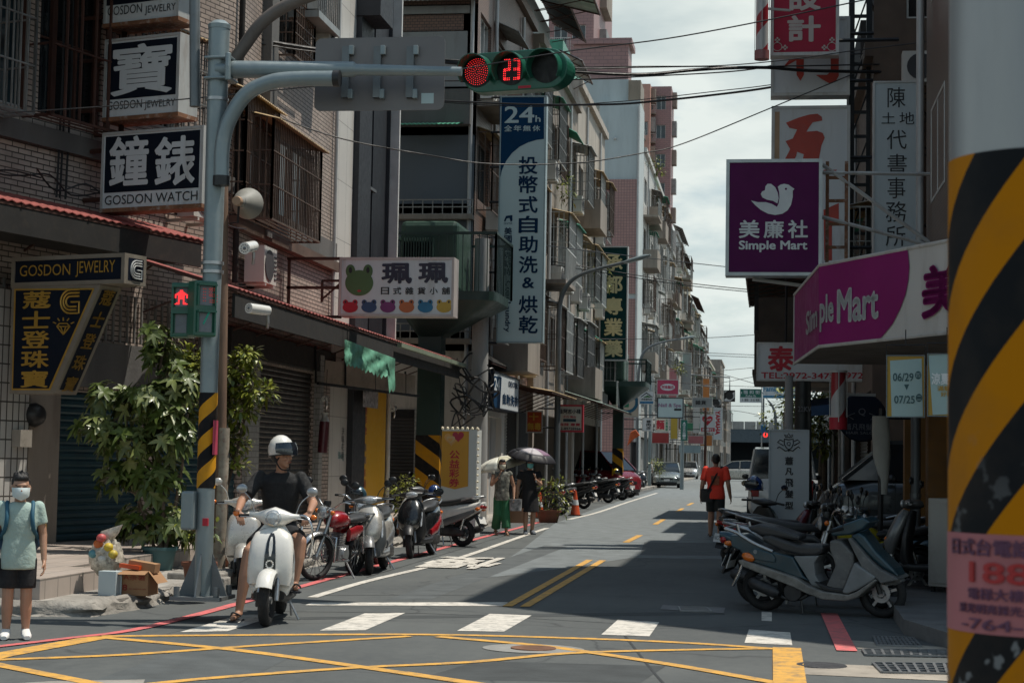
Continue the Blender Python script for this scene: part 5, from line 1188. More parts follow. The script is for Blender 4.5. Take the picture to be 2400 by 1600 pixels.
mb.build("lettering",M_SGOLD,s.root)
def glogo(mb,cx,cz,k,f):
 for rr in(1.0,.72,.44):
  pts=[f(cx+k*rr*math.cos(R(t)),cz+k*rr*math.sin(R(t)))for t in range(60,271,15)];pts=[f(cx+k*.95,cz+k*rr)]+pts[2:]+[f(cx+k*.75*(1 if rr>.9 else.9),cz-k*rr)]
  if rr>.9:pts+=[f(cx+k*.95,cz-k),f(cx+k*.95,cz-k*.05),f(cx+k*.1,cz-k*.05)]
  mb.tube(pts,k*.085,6)
a,c,b,d=s.r(142,685,190,728);mb=MB();glogo(mb,(a+b)/2,(c+d)/2,(b-a)*.46,lambda x,z:(x,-.012,z));mb.build("emblem",M_SGOLD,s.root)
mb=MB();q=lambda x,y:(*[v for v in(s.p(x,y)[0],)],-.012,s.p(x,y)[1])
for A_,B_ in(((135,765),(150,784)),((165,765),(150,784)),((135,765),(141,758)),((165,765),(159,758)),((141,758),(159,758)),((135,765),(165,765)),((144,765),(150,784)),((156,765),(150,784)),((150,752),(150,744)),((141,752),(137,746)),((159,752),(163,746)),((133,758),(126,755)),((168,758),(175,755))):mb.bar(q(*A_),q(*B_),.012)
mb.build("diamond_emblem",M_SGOLD,s.root)
E0,E1=Vector((P0[1][0],0,P0[1][1])),Vector((P0[2][0],0,P0[2][1]));up=(E0-E1);Ls=up.length;up.normalize();nrm=Vector((0,1,0)).cross(up)*-1
if nrm.x<0:nrm=-nrm
mb=MB()
for i,ch in enumerate("蔻士登珠寶"):
 m2=MB();h_=Ls/5;letters(m2,ch,.10,Ls-(i+.86)*h_,.32,Ls-(i+.16)*h_,0,.022)
 for v in m2.v:p_=E1+up*v[2]+Vector((0,1,0))*v[0]+nrm*.012;mb.v.append(tuple(p_))
 o_=len(mb.v)-len(m2.v);mb.f+=[tuple(j+o_ for j in f)for f in m2.f]
mb.build("lettering",M_SGOLD,s.root)
mb=MB();
for y_,x_ in((.05,.006),(.37,.006)):
 pass
mb.add([tuple(E1+up*(.06)+Vector((0,.06,0))+nrm*.005),tuple(E1+up*.06+Vector((0,.36,0))+nrm*.005),tuple(E1+up*(Ls-.06)+Vector((0,.36,0))+nrm*.005),tuple(E1+up*(Ls-.06)+Vector((0,.06,0))+nrm*.005)],[(0,1,2,3)]).build("side_panel",M_SNAVY,s.root)
sd=MB();sd.add([(s.b+.004,.06,.05),(s.b+.004,.36,.05),(s.b+.004,.36,s.H-.05),(s.b+.004,.06,s.H-.05)],[(0,1,2,3)]);sd.build("side_panel",M_SNAVY,s.root)
mb=MB();glogo(mb,.21,s.H/2,.11,lambda x,z:(s.b+.012,x,z));mb.build("emblem",M_SFR,s.root)
s=Sign("box_sign","white shop sign with green frog head and six small coloured frogs on a rusty bracket",795,603,1064,741,29.0,.42,0,frame=M("pinkish_frame",(.50,.44,.42),.5,.2),edge=.04)
def frog(cx,cy,rx,ry,mat,big=False):
 s.ellipse(cx-rx*.62,cy-ry*.92,rx*.34,ry*.52,mat,"emblem",-.002);s.ellipse(cx+rx*.62,cy-ry*.92,rx*.34,ry*.52,mat,"emblem",-.003);s.ellipse(cx,cy,rx,ry,mat,"emblem",-.004)
 for k in(-1,1):s.ellipse(cx+k*rx*.62,cy-ry*1.0,rx*.12,ry*.24,M_INK,"emblem",-.006)
 if big:s.ellipse(cx,cy+ry*.62,rx*.14,ry*.08,M_REDI,"emblem",-.007)
frog(842,663,33,30,M("frog_green",(.075,.15,.055),.5),True)
for i,c in enumerate(((.42,.012,.03),(.03,.075,.17),(.20,.035,.16),(.50,.14,.045),(.02,.16,.30),(.50,.33,.05))):frog(821+i*44,720,18,12.5,M("frog_%s"%"red blue plum orange azure yellow".split()[i],c,.5))
s.text([("珮",895,617,965,664),("珮",981,616,1050,663)],M("indigo_ink",(.02,.02,.045),.5),off=.035);s.text([(ch,893+i*28.5,673,912+i*28.5,690)for i,ch in enumerate("日式雜貨小舖")],M_INK,off=.02)
xw=-8.25-s.root.location.x;fr=MB()
for z_ in(s.H,s.H*.5,0.0):fr.bar((xw,.2,z_),(s.a,.2,z_),.05)
for x_ in(xw+.04,xw+1.15,s.a-.03):fr.bar((x_,.2,0),(x_,.2,s.H),.05)
fr.bar((s.a-.35,.2,s.H*.25),(s.a-.35,.2,s.H*.62),.04);fr.bar((s.a-.35,.2,s.H*.62),(s.a,.2,s.H*.62),.04);fr.bar((s.a-.35,.2,s.H*.3),(s.a,.2,s.H*.6),.03);fr.build("bracket",M_RUSTY,s.root)
s=Sign("tall_sign","tall pale blue laundry sign with navy top and a column of large characters",1168,225,1277,803,41.9,.3,0,face=M_PALE,frame=M("teal_frame",(.25,.33,.35),.4,.3),edge=.03)
s.poly([(1171,228),(1275,228),(1275,326),(1258,328),(1238,334),(1218,344),(1200,359),(1186,378),(1176,400),(1171,424)],M("laundry_navy",(.005,.04,.10),.7,var=.1,spec=.1),"panel",.001)
s.text([("24",1183,249,1252,288),("h",1255,271,1267,286),("全",1182,294,1200,308),("年",1204,294,1222,308),("無",1226,294,1244,308),("休",1248,294,1266,308)],M_PALE,off=.015)
s.text([(c,1216,a,1260,b)for c,a,b in(("投",367,408),("幣",412,453),("式",460,499),("自",506,546),("助",553,592),("洗",600,640),("烘",693,734),("乾",740,781))]+[("&",1224,650,1252,675),("美國戴克斯特",1181,533,1199,646,'col'),("Coin Laundry",1181,658,1197,778,'rot')],M_BLUEI,off=.02)
s.poly([(1181,518),(1186,506),(1201,504),(1201,517),(1197,520),(1194,511),(1188,512),(1184,520)],M_BLUEI);s.text([("DEXTER",1181,522,1201,526)],M_BLUEI)
s.arm([[(s.a-.25,.15,z_),(s.a,.15,z_)]for z_ in[s.H*k/7 for k in range(8)]],.03,M_STEELD)
s=Sign("tall_sign","dark green pharmacy sign with gold characters beside the second transformer platform",1405,577,1471,845,71.0,.35,0,face=M_GREENS,frame=M_SFR,edge=.05)
s.text([(c,1416,a,1459,b)for c,a,b in(("承",596,635),("都",646,687),("專",697,737),("業",746,787),("藥",797,836))],M("pale_gold",(.58,.50,.27),.4),off=.03)
s.arm([[(s.a-1.2,.2,z_),(s.a,.2,z_)]for z_ in(.5,s.H-.4)],.04)
s=Sign("box_sign","white and navy 24 hour laundry box sign over the white shopfront",1156,878,1216,962,0,.45,R(90),xplane=-6.45,frame=M_SNAVY,edge=.03)
s.poly([(1157,880),(1176,884),(1172,958),(1157,953)],M("laundry_navy",(.008,.05,.12)),"panel",.001);s.text([("24",1158,886,1171,915)],M_LTR,off=.03);s.text([("自助洗衣",1178,925,1214,950),("DEXTER",1192,896,1213,908)],M_BLUEI,off=.03)
def small(name,label,x0,y0,x1,y1,D,face,items=(),ink=None,off=.03,frame=None,thick=.2,group="small signs down the street",**kw):
 q=Sign(name,label,x0,y0,x1,y1,D,thick,0,face=face,frame=frame,group=group,**kw)
 if items:q.text(items,ink or M_INK,off=off)
 return q
def to_wall(q,wx=-6.9,mat=None):
 q.arm([[(wx-q.root.location.x,.1,q.H*k),(q.a,.1,q.H*k)]for k in(.15,.85)],.03,mat or M_STEELD)
s=small("cloth_banner","orange cloth banner hanging under the rusty awning left of the lamp pole",1233,962,1272,1014,50,M("banner_orange",(.55,.08,.02),.7,var=.3,scale=3),[("十",1240,968,1262,985),("無毒",1236,990,1268,1008)],M("banner_yellow",(.7,.4,.05),.6),thick=.03);to_wall(s)
s=small("box_sign","cream snack shop sign with a rounded red border behind the grey lamp pole",1300,948,1367,1012,52.5,M_CREAM,[("金阿志小棧",1310,958,1361,969)],M_INK,frame=M_REDI,edge=.05)
s.text([("麻辣 專賣",1310,991,1360,998),("手作 鴨血",1320,974,1350,979)],M_REDI,off=.02);s.text([("02-89728966",1309,1001,1361,1007)],M_INK,off=.02);s.panel(1320,981,1350,988,M_TEALP);to_wall(s)
s=small("round_logo_sign","beige board with a blue ring logo behind the second transformer column",1440,912,1497,978,77.5,M_CREAM);s.ellipse(1470,942,26,26,M("ring_blue",(.02,.14,.24),.5),"emblem",-.002);s.ellipse(1470,942,19,19,M_CREAM,"emblem",-.004);s.ellipse(1468,932,5,5,M("logo_green",(.02,.25,.14),.5),"emblem",-.006);s.panel(1462,938,1474,954,M("logo_green",(.02,.25,.14)),"emblem",-.006);to_wall(s,-7.4)
s=small("box_sign","white estate agency sign with a black roof line and blue foot",1498,915,1533,947,85,M_SW);s.poly([(1502,929),(1515,919),(1529,929),(1529,931),(1515,922),(1502,931)],M_INK);s.poly([(1508,930),(1518,926),(1528,931),(1508,931)],M("logo_green2",(.03,.14,.03),.5));s.text([("房屋便利店",1503,933,1528,938)],M_INK,off=.02);s.panel(1500,940,1531,946,M("agency_blue",(.02,.16,.32),.5));to_wall(s,-7.4)
s=small("box_sign","pinkish red box sign with a white lozenge, above the grey laundry-like board",1539,889,1591,925,92,M("rose_red",(.45,.05,.11),.5));s.ellipse(1565,907,17,8,M_SW);s.text([("阿珠麵店",1551,903,1579,911)],M("rose_red",(.45,.05,.11)),off=.03,y=-.006);to_wall(s,-7.4)
s=small("box_sign","large pale grey board with faint mauve lettering under the rose red sign",1540,931,1602,980,90,M_PALE,[("Nail & Spa",1543,945,1596,956)],M("mauve_ink",(.28,.17,.27),.5),frame=M_INK,edge=.05);s.panel(1580,957,1597,962,M_INK);to_wall(s,-7.4)
s=small("lantern_sign","small white lantern sign with black characters beside the pillar of pipes",1505,978,1528,1010,84,M_SW,[("豬肉店",1515,984,1525,1006,'col')],M_INK,thick=.4);to_wall(s,-7.4)
s=small("box_sign","noodle shop sign with one big red character and green side text",1535,978,1568,1012,96,M_CREAM,[("麵",1538,984,1557,1006)],M_REDI,off=.03);s.text([("大腸麵線",1560,981,1565,1009,'col')],M("logo_green",(.02,.25,.14)),off=.02);to_wall(s,-7.4)
s=small("box_sign","white sign with a red heart and red foot strip next to the vertical motor sign",1641,971,1677,1012,122,M_SW,frame=M_SW);s.poly([(1658,997),(1646,984),(1646,977),(1652,974),(1658,978),(1664,974),(1670,977),(1670,984)],M_REDI);s.text([("MAP",1650,981,1667,986)],M_SW,off=.03,y=-.008);s.panel(1643,1002,1675,1011,M_REDI);s.text([("機車行",1646,1003,1672,1010)],M_SW,off=.02,y=-.006);to_wall(s,-7.4)
s=small("tall_sign","white vertical motor shop sign with red capitals reading downwards",1672,955,1693,1030,126,M_SW,[("YAMAHA",1676,962,1688,1018,'rot')],M_REDI,off=.05,frame=M_SW);to_wall(s,-7.4)
s=small("box_sign","dull grey shop board high between the lamp arm and the striped signal back",1622,931,1670,955,112,M_PANELG,[("雜貨",1630,938,1655,948)],M_INK);to_wall(s,-7.4)
s=small("cloth_banner","faded pink shop canopy board low behind the parked silver car",1612,1020,1650,1040,116,M("faded_pink",(.45,.16,.17),.7));to_wall(s,-7.4)
#right-hand signs
s=Sign("box_sign","purple shop sign with a pale bird emblem over white lettering, nearest on the right",1701,373,1927,646,26.0,.35,0,face=M_PURP,frame=M("silver_frame",(.42,.46,.47),.4,.4),edge=.05)
bird=[(1760,470),(1776,474),(1795,474),(1809,478),(1821,485),(1825,477),(1827,462),(1826,449),(1823,438),(1829,433),(1838,431),(1848,433),(1856,439),(1862,443),(1858,447),(1858,462),(1854,480),(1846,493),(1834,501),(1817,504),(1800,501),(1783,492),(1770,481)]
s.poly(bird,M_LTR);s.poly([(1822,477),(1812,471),(1797,468),(1787,463),(1783,455),(1786,449),(1793,446),(1794,437),(1799,431),(1807,431),(1817,439),(1823,452),(1825,465)],M_LTR);s.ellipse(1842,443,2.6,2.6,M_PURP,"emblem",-.005)
s.text([("美",1732,516,1780,558),("廉",1790,516,1837,558),("社",1847,516,1893,558)],M_LTR,off=.022);s.text([("Simple Mart",1732,564,1892,591)],M_LTR,off=.03)
s.arm([[(s.a+.4,.2,-.03),(2.35-s.root.location.x,.4,-.35)],[(s.b,.2,.9),(2.35-s.root.location.x,.4,.5)],[(s.b,.2,s.H-.05),(2.35-s.root.location.x,.4,s.H-1.2)],[(s.b,.2,s.H*.9),(2.35-s.root.location.x,.4,s.H*.9)]],.03,M_SFR)
lad=MB();
for x_ in(s.b+.08,s.b+.36):lad.bar((x_,.25,0),(x_,.25,s.H),.05)
for k in range(5):lad.bar((s.b+.08,.25,s.H*(k+.3)/5),(s.b+.36,.25,s.H*(k+.3)/5),.045)
lad.build("ladder_frame",M_RUSTE,s.root)
s=Sign("box_sign","crimson sign with two cream characters for design, top of the right-hand stack",1806,-90,1967,130,32.0,.3,0,face=M_REDC,frame=M_SFR,edge=.06)
s.text([("設",1848,-45,1923,25),("計",1846,37,1923,98)],M("pale_letter",(.52,.45,.42),.5),off=.03)
for sx in(1,-1):
 cx=1886+sx*64;mb=MB();fl=lambda x,y:(s.p(x,y)[0],-.004,s.p(x,y)[1])
 for k in range(4):mb.ell(fl(cx+4*math.cos(k*1.57),94+4*math.sin(k*1.57)),(.02,.003,.02),8,5);mb.ell(fl(cx-sx*18+4*math.cos(k*1.57),112+4*math.sin(k*1.57)),(.02,.003,.02),8,5)
 for t in range(0,360,40):mb.bar(fl(cx+11*math.cos(R(t)),110+10*math.sin(R(t))),fl(cx+11*math.cos(R(t+40)),110+10*math.sin(R(t+40))),.012)
 mb.build("corner_ornament",M("pale_letter",(.52,.45,.42)),s.root)
s.arm([[(s.b,.15,.3),(2.3-s.root.location.x,.15,.3)],[(s.b,.15,1.2),(2.3-s.root.location.x,.15,1.2)]],.035,M_STEELD)
s=Sign("box_sign","white box sign with red strokes half covered by the crimson sign above",1807,40,1992,224,33.0,.4,0,face=M_SW,frame=M_SFR,edge=.06,rust=False)
s.poly([(1872,120),(1884,120),(1884,176),(1876,190),(1867,176),(1866,142),(1834,160),(1852,138)],M("brush_red",(.45,.05,.03),.5),"lettering");s.poly([(1947,110),(1966,110),(1966,178),(1958,192),(1944,196),(1926,186),(1912,176),(1938,176),(1947,168)],M("brush_red",(.45,.05,.03)),"lettering")
s.arm([[(s.b,.15,.3),(2.2-s.root.location.x,.15,.3)],[(s.b,.15,1.2),(2.2-s.root.location.x,.15,1.2)]],.035,M_STEELD)
s=Sign("box_sign","white box sign with a big red brushed character behind the purple bird sign",1807,248,1992,640,33.0,.4,0,face=M_SW,frame=M_SFR,edge=.06)
s.poly([(1842,288),(1872,276),(1896,269),(1916,267),(1926,274),(1927,283),(1905,287),(1898,296),(1890,309),(1915,307),(1928,312),(1933,323),(1925,342),(1918,380),(1880,380),(1884,362),(1868,356),(1866,366),(1858,380),(1836,380),(1852,350),(1841,331),(1858,325),(1868,304),(1850,300)],M("brush_red",(.45,.05,.03)),"lettering")
s.poly([(1930,492),(1966,476),(1966,520),(1950,530),(1950,610),(1932,610)],M("brush_red",(.45,.05,.03)),"lettering");s.poly([(1930,398),(1962,398),(1956,406),(1938,410),(1930,408)],M("brush_red",(.45,.05,.03)),"lettering");s.panel(1815,262,1827,380,M("stained_strip",(.45,.30,.18),.6),"stain",.002)
s.arm([[(s.b,.15,.5),(2.2-s.root.location.x,.15,.5)],[(s.b,.15,2.2),(2.2-s.root.location.x,.15,2.2)]],.035,M_STEELD)
s=Sign("tall_sign","tall pale land office sign with a column of black brush characters",2046,190,2154,600,31.5,.25,0,face=M("frost_white",(.46,.53,.55),.5,var=.08,dirt=.3,dirtc=(.25,.28,.3),streak=True),frame=M_SFR,edge=.03)
s.text([("陳",2080,205,2122,252),("土",2066,264,2098,290),("地",2108,263,2143,292),("代",2078,305,2125,350),("書",2080,361,2125,410),("事",2080,416,2122,465),("務",2076,472,2125,521),("所",2076,529,2122,577)],M_INK,off=.005)
s.arm([[(s.b,.1,z_),(s.b+.5,1.3,z_)]for z_ in(.6,s.H-.5)],.03,M_STEELD)
s=Sign("box_sign","wide white sign with a red brush character above a telephone number",1773,803,2086,893,36.5,.3,0,face=M_SW,frame=M_SFR,edge=.03)
s.text([("泰",1800,811,1861,869)],M_REDI,off=.03);s.text([("TEL:2972-3475",1784,873,1957,887),("2972-358",1968,873,2074,887)],M_REDI,off=.02);s.arm([[(s.a+.6,.15,s.H),(s.a+.6,.15,s.H+1.6)],[(s.b-.3,.15,s.H),(s.b-.3,.15,s.H+1.6)]],.03,M_STEELD)
s=Sign("box_sign","white and blue convenience store sign partly behind the utility pole",1788,893,1880,933,96,.4,0,face=M_SW,frame=M_SW,edge=.02)
s.panel(1789,894,1879,899,M("store_green",(.02,.22,.10),.5));s.panel(1789,927,1879,932,M("store_blue",(.02,.20,.36),.5));s.text([("FamilyMart",1789,905,1856,921)],M("store_blue",(.02,.20,.36)),off=.03);s.arm([[(s.b,.2,.4),(s.b+1.2,.2,.4)]],.04)
s=Sign("street_sign","green and white street name sign hung over the far crossing",1734,911,1785,943,128,.08,0,face=M("street_green",(.01,.15,.11),.5),frame=M_SW,edge=.03)
s.text([("福 和 街",1742,914,1781,923),("Fuhe St",1748,925,1772,930)],M_SW,off=.02);s.poly([(1736,920),(1739,917),(1739,923)],M_SW);s.panel(1735,931,1784,942,M_SW,y=0);s.text([("1巷 35巷",1740,934,1781,940)],M_INK,off=.01);s.arm([[(s.b+.02,.05,-4),(s.b+.02,.05,s.H+.4)]],.05,M_SFR)
s=Sign("hanging_poster","hanging teal and yellow date poster under the purple awning, left of two",2077,832,2168,978,17.4,.02,R(-8),face=M("poster_yellow",(.42,.25,.02),.5),frame=M("clear_sleeve",(.10,.13,.14),.3),edge=.01,cat="poster",group="posters under the awning")
s.poly([(2086,845),(2160,840),(2163,975),(2090,977)],M("poster_teal",(.30,.42,.42),.5,var=.1),"print",-.003);s.text([("06/29",2093,874,2141,893),("07/25",2096,927,2144,945)],M("poster_ink",(.02,.07,.08),.5),off=.015,y=-.008)
for cx,cy,ch in((2152,879,"四"),(2154,932,"二")):s.ellipse(cx,cy,7.5,9.5,M("poster_ink",(.02,.07,.08)),"print",-.006);s.text([(ch,cx-5,cy-5,cx+5,cy+5)],M("poster_teal",(.30,.42,.42)),y=-.010)
s.poly([(2119,901),(2131,900),(2125,914)],M("poster_ink",(.02,.07,.08)),"print",-.006);s.arm([[(s.a,.01,s.H),(s.a,.01,s.H+.1),(s.b,.01,s.H+.1),(s.b,.01,s.H)],[((s.a+s.b)/2,.01,s.H+.1),((s.a+s.b)/2,.01,s.H+.25)]],.006,M_STEELD)
s=Sign("hanging_poster","hanging teal summer poster beside it, cut off by the striped pole",2173,828,2266,976,17.0,.02,R(-8),face=M("poster_yellow",(.42,.25,.02)),frame=M("clear_sleeve",(.10,.13,.14)),edge=.01,cat="poster",group="posters under the awning")
s.poly([(2176,832),(2262,828),(2262,968),(2186,972)],M("poster_teal",(.30,.42,.42)),"print",-.003);s.text([("涼夏",2183,874,2226,901)],M_LTR,off=.03,y=-.008);s.text([("滿額",2197,904,2228,916),("好禮",2205,918,2232,929)],M("poster_yellow",(.42,.25,.02)),off=.02,y=-.008);s.arm([[(s.a,.01,s.H),(s.a,.01,s.H+.1),(s.b,.01,s.H+.1),(s.b,.01,s.H)],[((s.a+s.b)/2,.01,s.H+.1),((s.a+s.b)/2,.01,s.H+.25)]],.006,M_STEELD)
s=Sign("floor_sign","white barber floor sign with a black crowned crest and a column of characters",1801,1006,1896,1290,27.0,.3,0,face=M("cool_white",(.46,.49,.50),.5,var=.06,streak=True),frame=M("cool_white",(.46,.49,.50)),edge=.02)
s.text([("蕭",1840,1070,1859,1089),("凡",1840,1096,1859,1113),("飛",1840,1121,1859,1140),("髮",1840,1148,1859,1166),("型",1840,1175,1859,1192)],M_INK,off=.03);s.text([("Q",1844,1035,1853,1045)],M_INK,off=.02)
mb=MB();q=lambda x,y:(s.p(x,y)[0],-.004,s.p(x,y)[1])
for pts in([(1838,1028),(1838,1040),(1843,1049),(1849,1053),(1855,1049),(1859,1040),(1859,1028),(1849,1030),(1838,1028)],[(1841,1024),(1838,1018),(1845,1021),(1848,1015),(1852,1021),(1858,1018),(1856,1024),(1841,1024)],[(1836,1034),(1828,1030),(1822,1036),(1830,1040),(1837,1044)],[(1861,1034),(1869,1030),(1875,1036),(1867,1040),(1860,1044)],[(1822,1050),(1826,1046),(1832,1050),(1840,1056),(1849,1054),(1858,1056),(1865,1050),(1871,1046),(1875,1050)],[(1848,1053),(1849,1058)]):mb.tube([q(*v)for v in pts],.007,5)
mb.build("crest",M_INK,s.root)
def barber(label,x0,y0,x1,y1,D,capmat):
 c=PY((x0+x1)/2,y1,D);zt=PY((x0+x1)/2,y0,D).z;r_=(x1-x0)/2/FPX*D;t=thing("barber_pole",label,"barber pole",c,0,"barber poles");Hh=zt-c.z
 m,nt,b=_new("barber_stripe"+str(int(D)))
 tc=nt.nodes.new("ShaderNodeTexCoord");sp=nt.nodes.new("ShaderNodeSeparateXYZ");nt.links.new(tc.outputs['Object'],sp.inputs[0])
 an=nt.nodes.new("ShaderNodeMath");an.operation='ARCTAN2';nt.links.new(sp.outputs[1],an.inputs[0]);nt.links.new(sp.outputs[0],an.inputs[1])
 k1=nt.nodes.new("ShaderNodeMath");k1.operation='MULTIPLY';k1.inputs[1].default_value=1/(2*math.pi);nt.links.new(an.outputs[0],k1.inputs[0])
 k2=nt.nodes.new("ShaderNodeMath");k2.operation='MULTIPLY';k2.inputs[1].default_value=1.35;nt.links.new(sp.outputs[2],k2.inputs[0])
 ad=nt.nodes.new("ShaderNodeMath");ad.operation='SUBTRACT';nt.links.new(k2.outputs[0],ad.inputs[0]);nt.links.new(k1.outputs[0],ad.inputs[1])
 fr=nt.nodes.new("ShaderNodeMath");fr.operation='FRACT';nt.links.new(ad.outputs[0],fr.inputs[0])
 rp_=nt.nodes.new("ShaderNodeValToRGB");rp_.color_ramp.interpolation='CONSTANT';e=rp_.color_ramp.elements;e[0].color=(.33,.025,.035,1);e[1].position=.45;e[1].color=(.5,.5,.5,1);nt.links.new(fr.outputs[0],rp_.inputs[0]);nt.links.new(rp_.outputs[0],b.inputs['Base Color']);b.inputs['Roughness'].default_value=.3
 MB().cyl((0,0,.15),(0,0,Hh-.02),r_*.82,n=20).build("striped_drum",m,t,smooth=40)
 MB().cyl((0,0,0),(0,0,.16),r_,n=20).build("foot_cap",capmat,t,smooth=40);MB().cyl((0,0,Hh-.03),(0,0,Hh),r_,n=20).build("head_cap",M_SFR,t,smooth=40)
 mb=MB();
 for a in(0,90,180,270):mb.bar((r_*.95*math.cos(R(a)),r_*.95*math.sin(R(a)),.1),(r_*.95*math.cos(R(a)),r_*.95*math.sin(R(a)),Hh),.012)
 mb.bar((0,0,Hh*.6),(.5,.2,Hh*.6),.04);mb.build("case_post",M_SFR,t);return t
barber("tall red and white barber pole beside the crimson design sign",1768,-60,1803,140,31.6,M("striped_foot",(.30,.12,.12),.5));barber("short barber pole with a red foot hanging under the telephone sign",1944,868,1985,1006,24.0,M_REDI)
s=thing("round_sign","round black barber board with faint grey crest in deep shade","sign",PY(2020,978,25.5),0,"small signs down the street")
MB().lathe([(0,-.03),(.33,-.03),(.35,0),(.33,.03),(0,.03)],36,ROTX90).build("board",M_SNAVY,s,smooth=40);mb=MB();letters(mb,"Q",-.05,.02,.05,.13,-.045,.01);letters(mb,"蕭凡飛髮型",-.24,-.18,.24,-.09,-.045);letters(mb,"HAIR SALON",-.22,-.24,.22,-.2,-.045)
for k in(1,-1):mb.tube([(k*.1,-.045,.06),(k*.2,-.045,.02),(k*.12,-.045,-.03)],.006,5)
mb.build("lettering",M("faint_grey",(.10,.10,.11),.5),s);MB().bar((.33,0,0),(.7,.1,0),.04).build("bracket",M_STEELD,s)
A1,B1_,C1_=PY(1861,866,22.8),PY(1920,812,19.4),PY(2229,777,17.2);d_=(C1_-B1_);C1_=B1_+d_*1.9;C1_.z=B1_.z
zA=B1_.z;A1.z=B1_.z=zA;HA=PY(1920,622,19.4).z-zA
t=thing("shop_awning","long magenta and white shop awning wrapping the right-hand corner, lettered in white","awning",(B1_.x,B1_.y,zA),0)
L2=lambda v:Vector((v.x-B1_.x,v.y-B1_.y,v.z-zA));up_=Vector((0,0,HA))
def face2(p,q,name,mat,o=0.0,z0=0,z1=1,f0=0,f1=1):
 p,q=L2(p),L2(q);d=(q-p);n=Vector((d.y,-d.x,0)).normalized();P=[p+d*f0,p+d*f1]
 return MB().add([tuple(P[0]+n*o+up_*z0),tuple(P[1]+n*o+up_*z0),tuple(P[1]+n*o+up_*z1),tuple(P[0]+n*o+up_*z1)],[(0,1,2,3)]).build(name,mat,t)
face2(A1,B1_,"side_face",M_MAG);face2(B1_,C1_,"main_face",M("awning_white",(.50,.49,.47),.5,var=.1,dirt=.2,streak=True))
FM=Frame((B1_.x,B1_.y,0),math.atan2(d_.y,d_.x))
def onmain(px,py,o=.01):x,z=FM.at(px,py);v=FM.w(x,z,o);return(v.x-B1_.x,v.y-B1_.y,v.z-zA)
arc=[(2128,580),(2131,600),(2133,625),(2131,655),(2124,690),(2111,725),(2094,758),(2074,783),(2062,796)]
o_=MB();o_.add([onmain(1920.5,811),*[onmain(x,y)for x,y in reversed(arc)],onmain(1920.5,623)],[tuple(range(len(arc)+2))]);o_.build("magenta_panel",M_MAG,t)
def maintext(s_,x0,y0,x1,y1,mat,off,sl=-.15):
 mb=MB();a=FM.at(x0,(y0+y1)/2)[0];b=FM.at(x1,(y0+y1)/2)[0];z0=FM.at((x0+x1)/2,y1)[1];z1=FM.at((x0+x1)/2,y0)[1];m2=MB();letters(m2,s_,a,z0,b,z1,0,off)
 for v in m2.v:w=FM.w(v[0],v[2],.02);mb.v.append((w.x-B1_.x,w.y-B1_.y,w.z-zA))
 mb.f=m2.f;return mb.build("lettering",mat,t)
maintext("ple",1925,690,1957,775,M_LTR,.03);maintext("Mart",1966,672,2062,752,M_LTR,.03);maintext("美",2164,618,2262,742,M_MAG,.035)
FSd=Frame((A1.x,A1.y,0),math.atan2(B1_.y-A1.y,B1_.x-A1.x));mb=MB();m2=MB();a=FSd.at(1893,760)[0];b=FSd.at(1919,760)[0];letters(m2,"Sim",a,zA+HA*.25,b,zA+HA*.55,0,.03)
for v in m2.v:w=FSd.w(v[0],v[2],.02);mb.v.append((w.x-B1_.x,w.y-B1_.y,w.z-zA))
mb.f=m2.f;mb.build("lettering",M_LTR,t)
mb=MB();a,b,c=L2(A1),L2(B1_),L2(C1_);inn=Vector((2.2,1.2,0));mb.add([a,b,c,c+Vector((1.6,2.2,0)),a+Vector((2.1,.1,0))],[(0,1,2,3,4)]);mb.build("underside",M("awning_underside",(.20,.18,.16),.8,var=.3),t)
mb=MB();mb.add([v+up_ for v in(a,b,c,c+Vector((1.6,2.2,0)),a+Vector((2.1,.1,0)))],[(0,1,2,3,4)]);mb.build("top_sheet",M_MAG,t)
mb=MB();mb.tube([a+up_,b+up_,c+up_],.02,6);mb.tube([a,b,c],.02,6);mb.tube([a,a+up_],.015,6);mb.build("edge_tube",M_SFR,t,smooth=60)
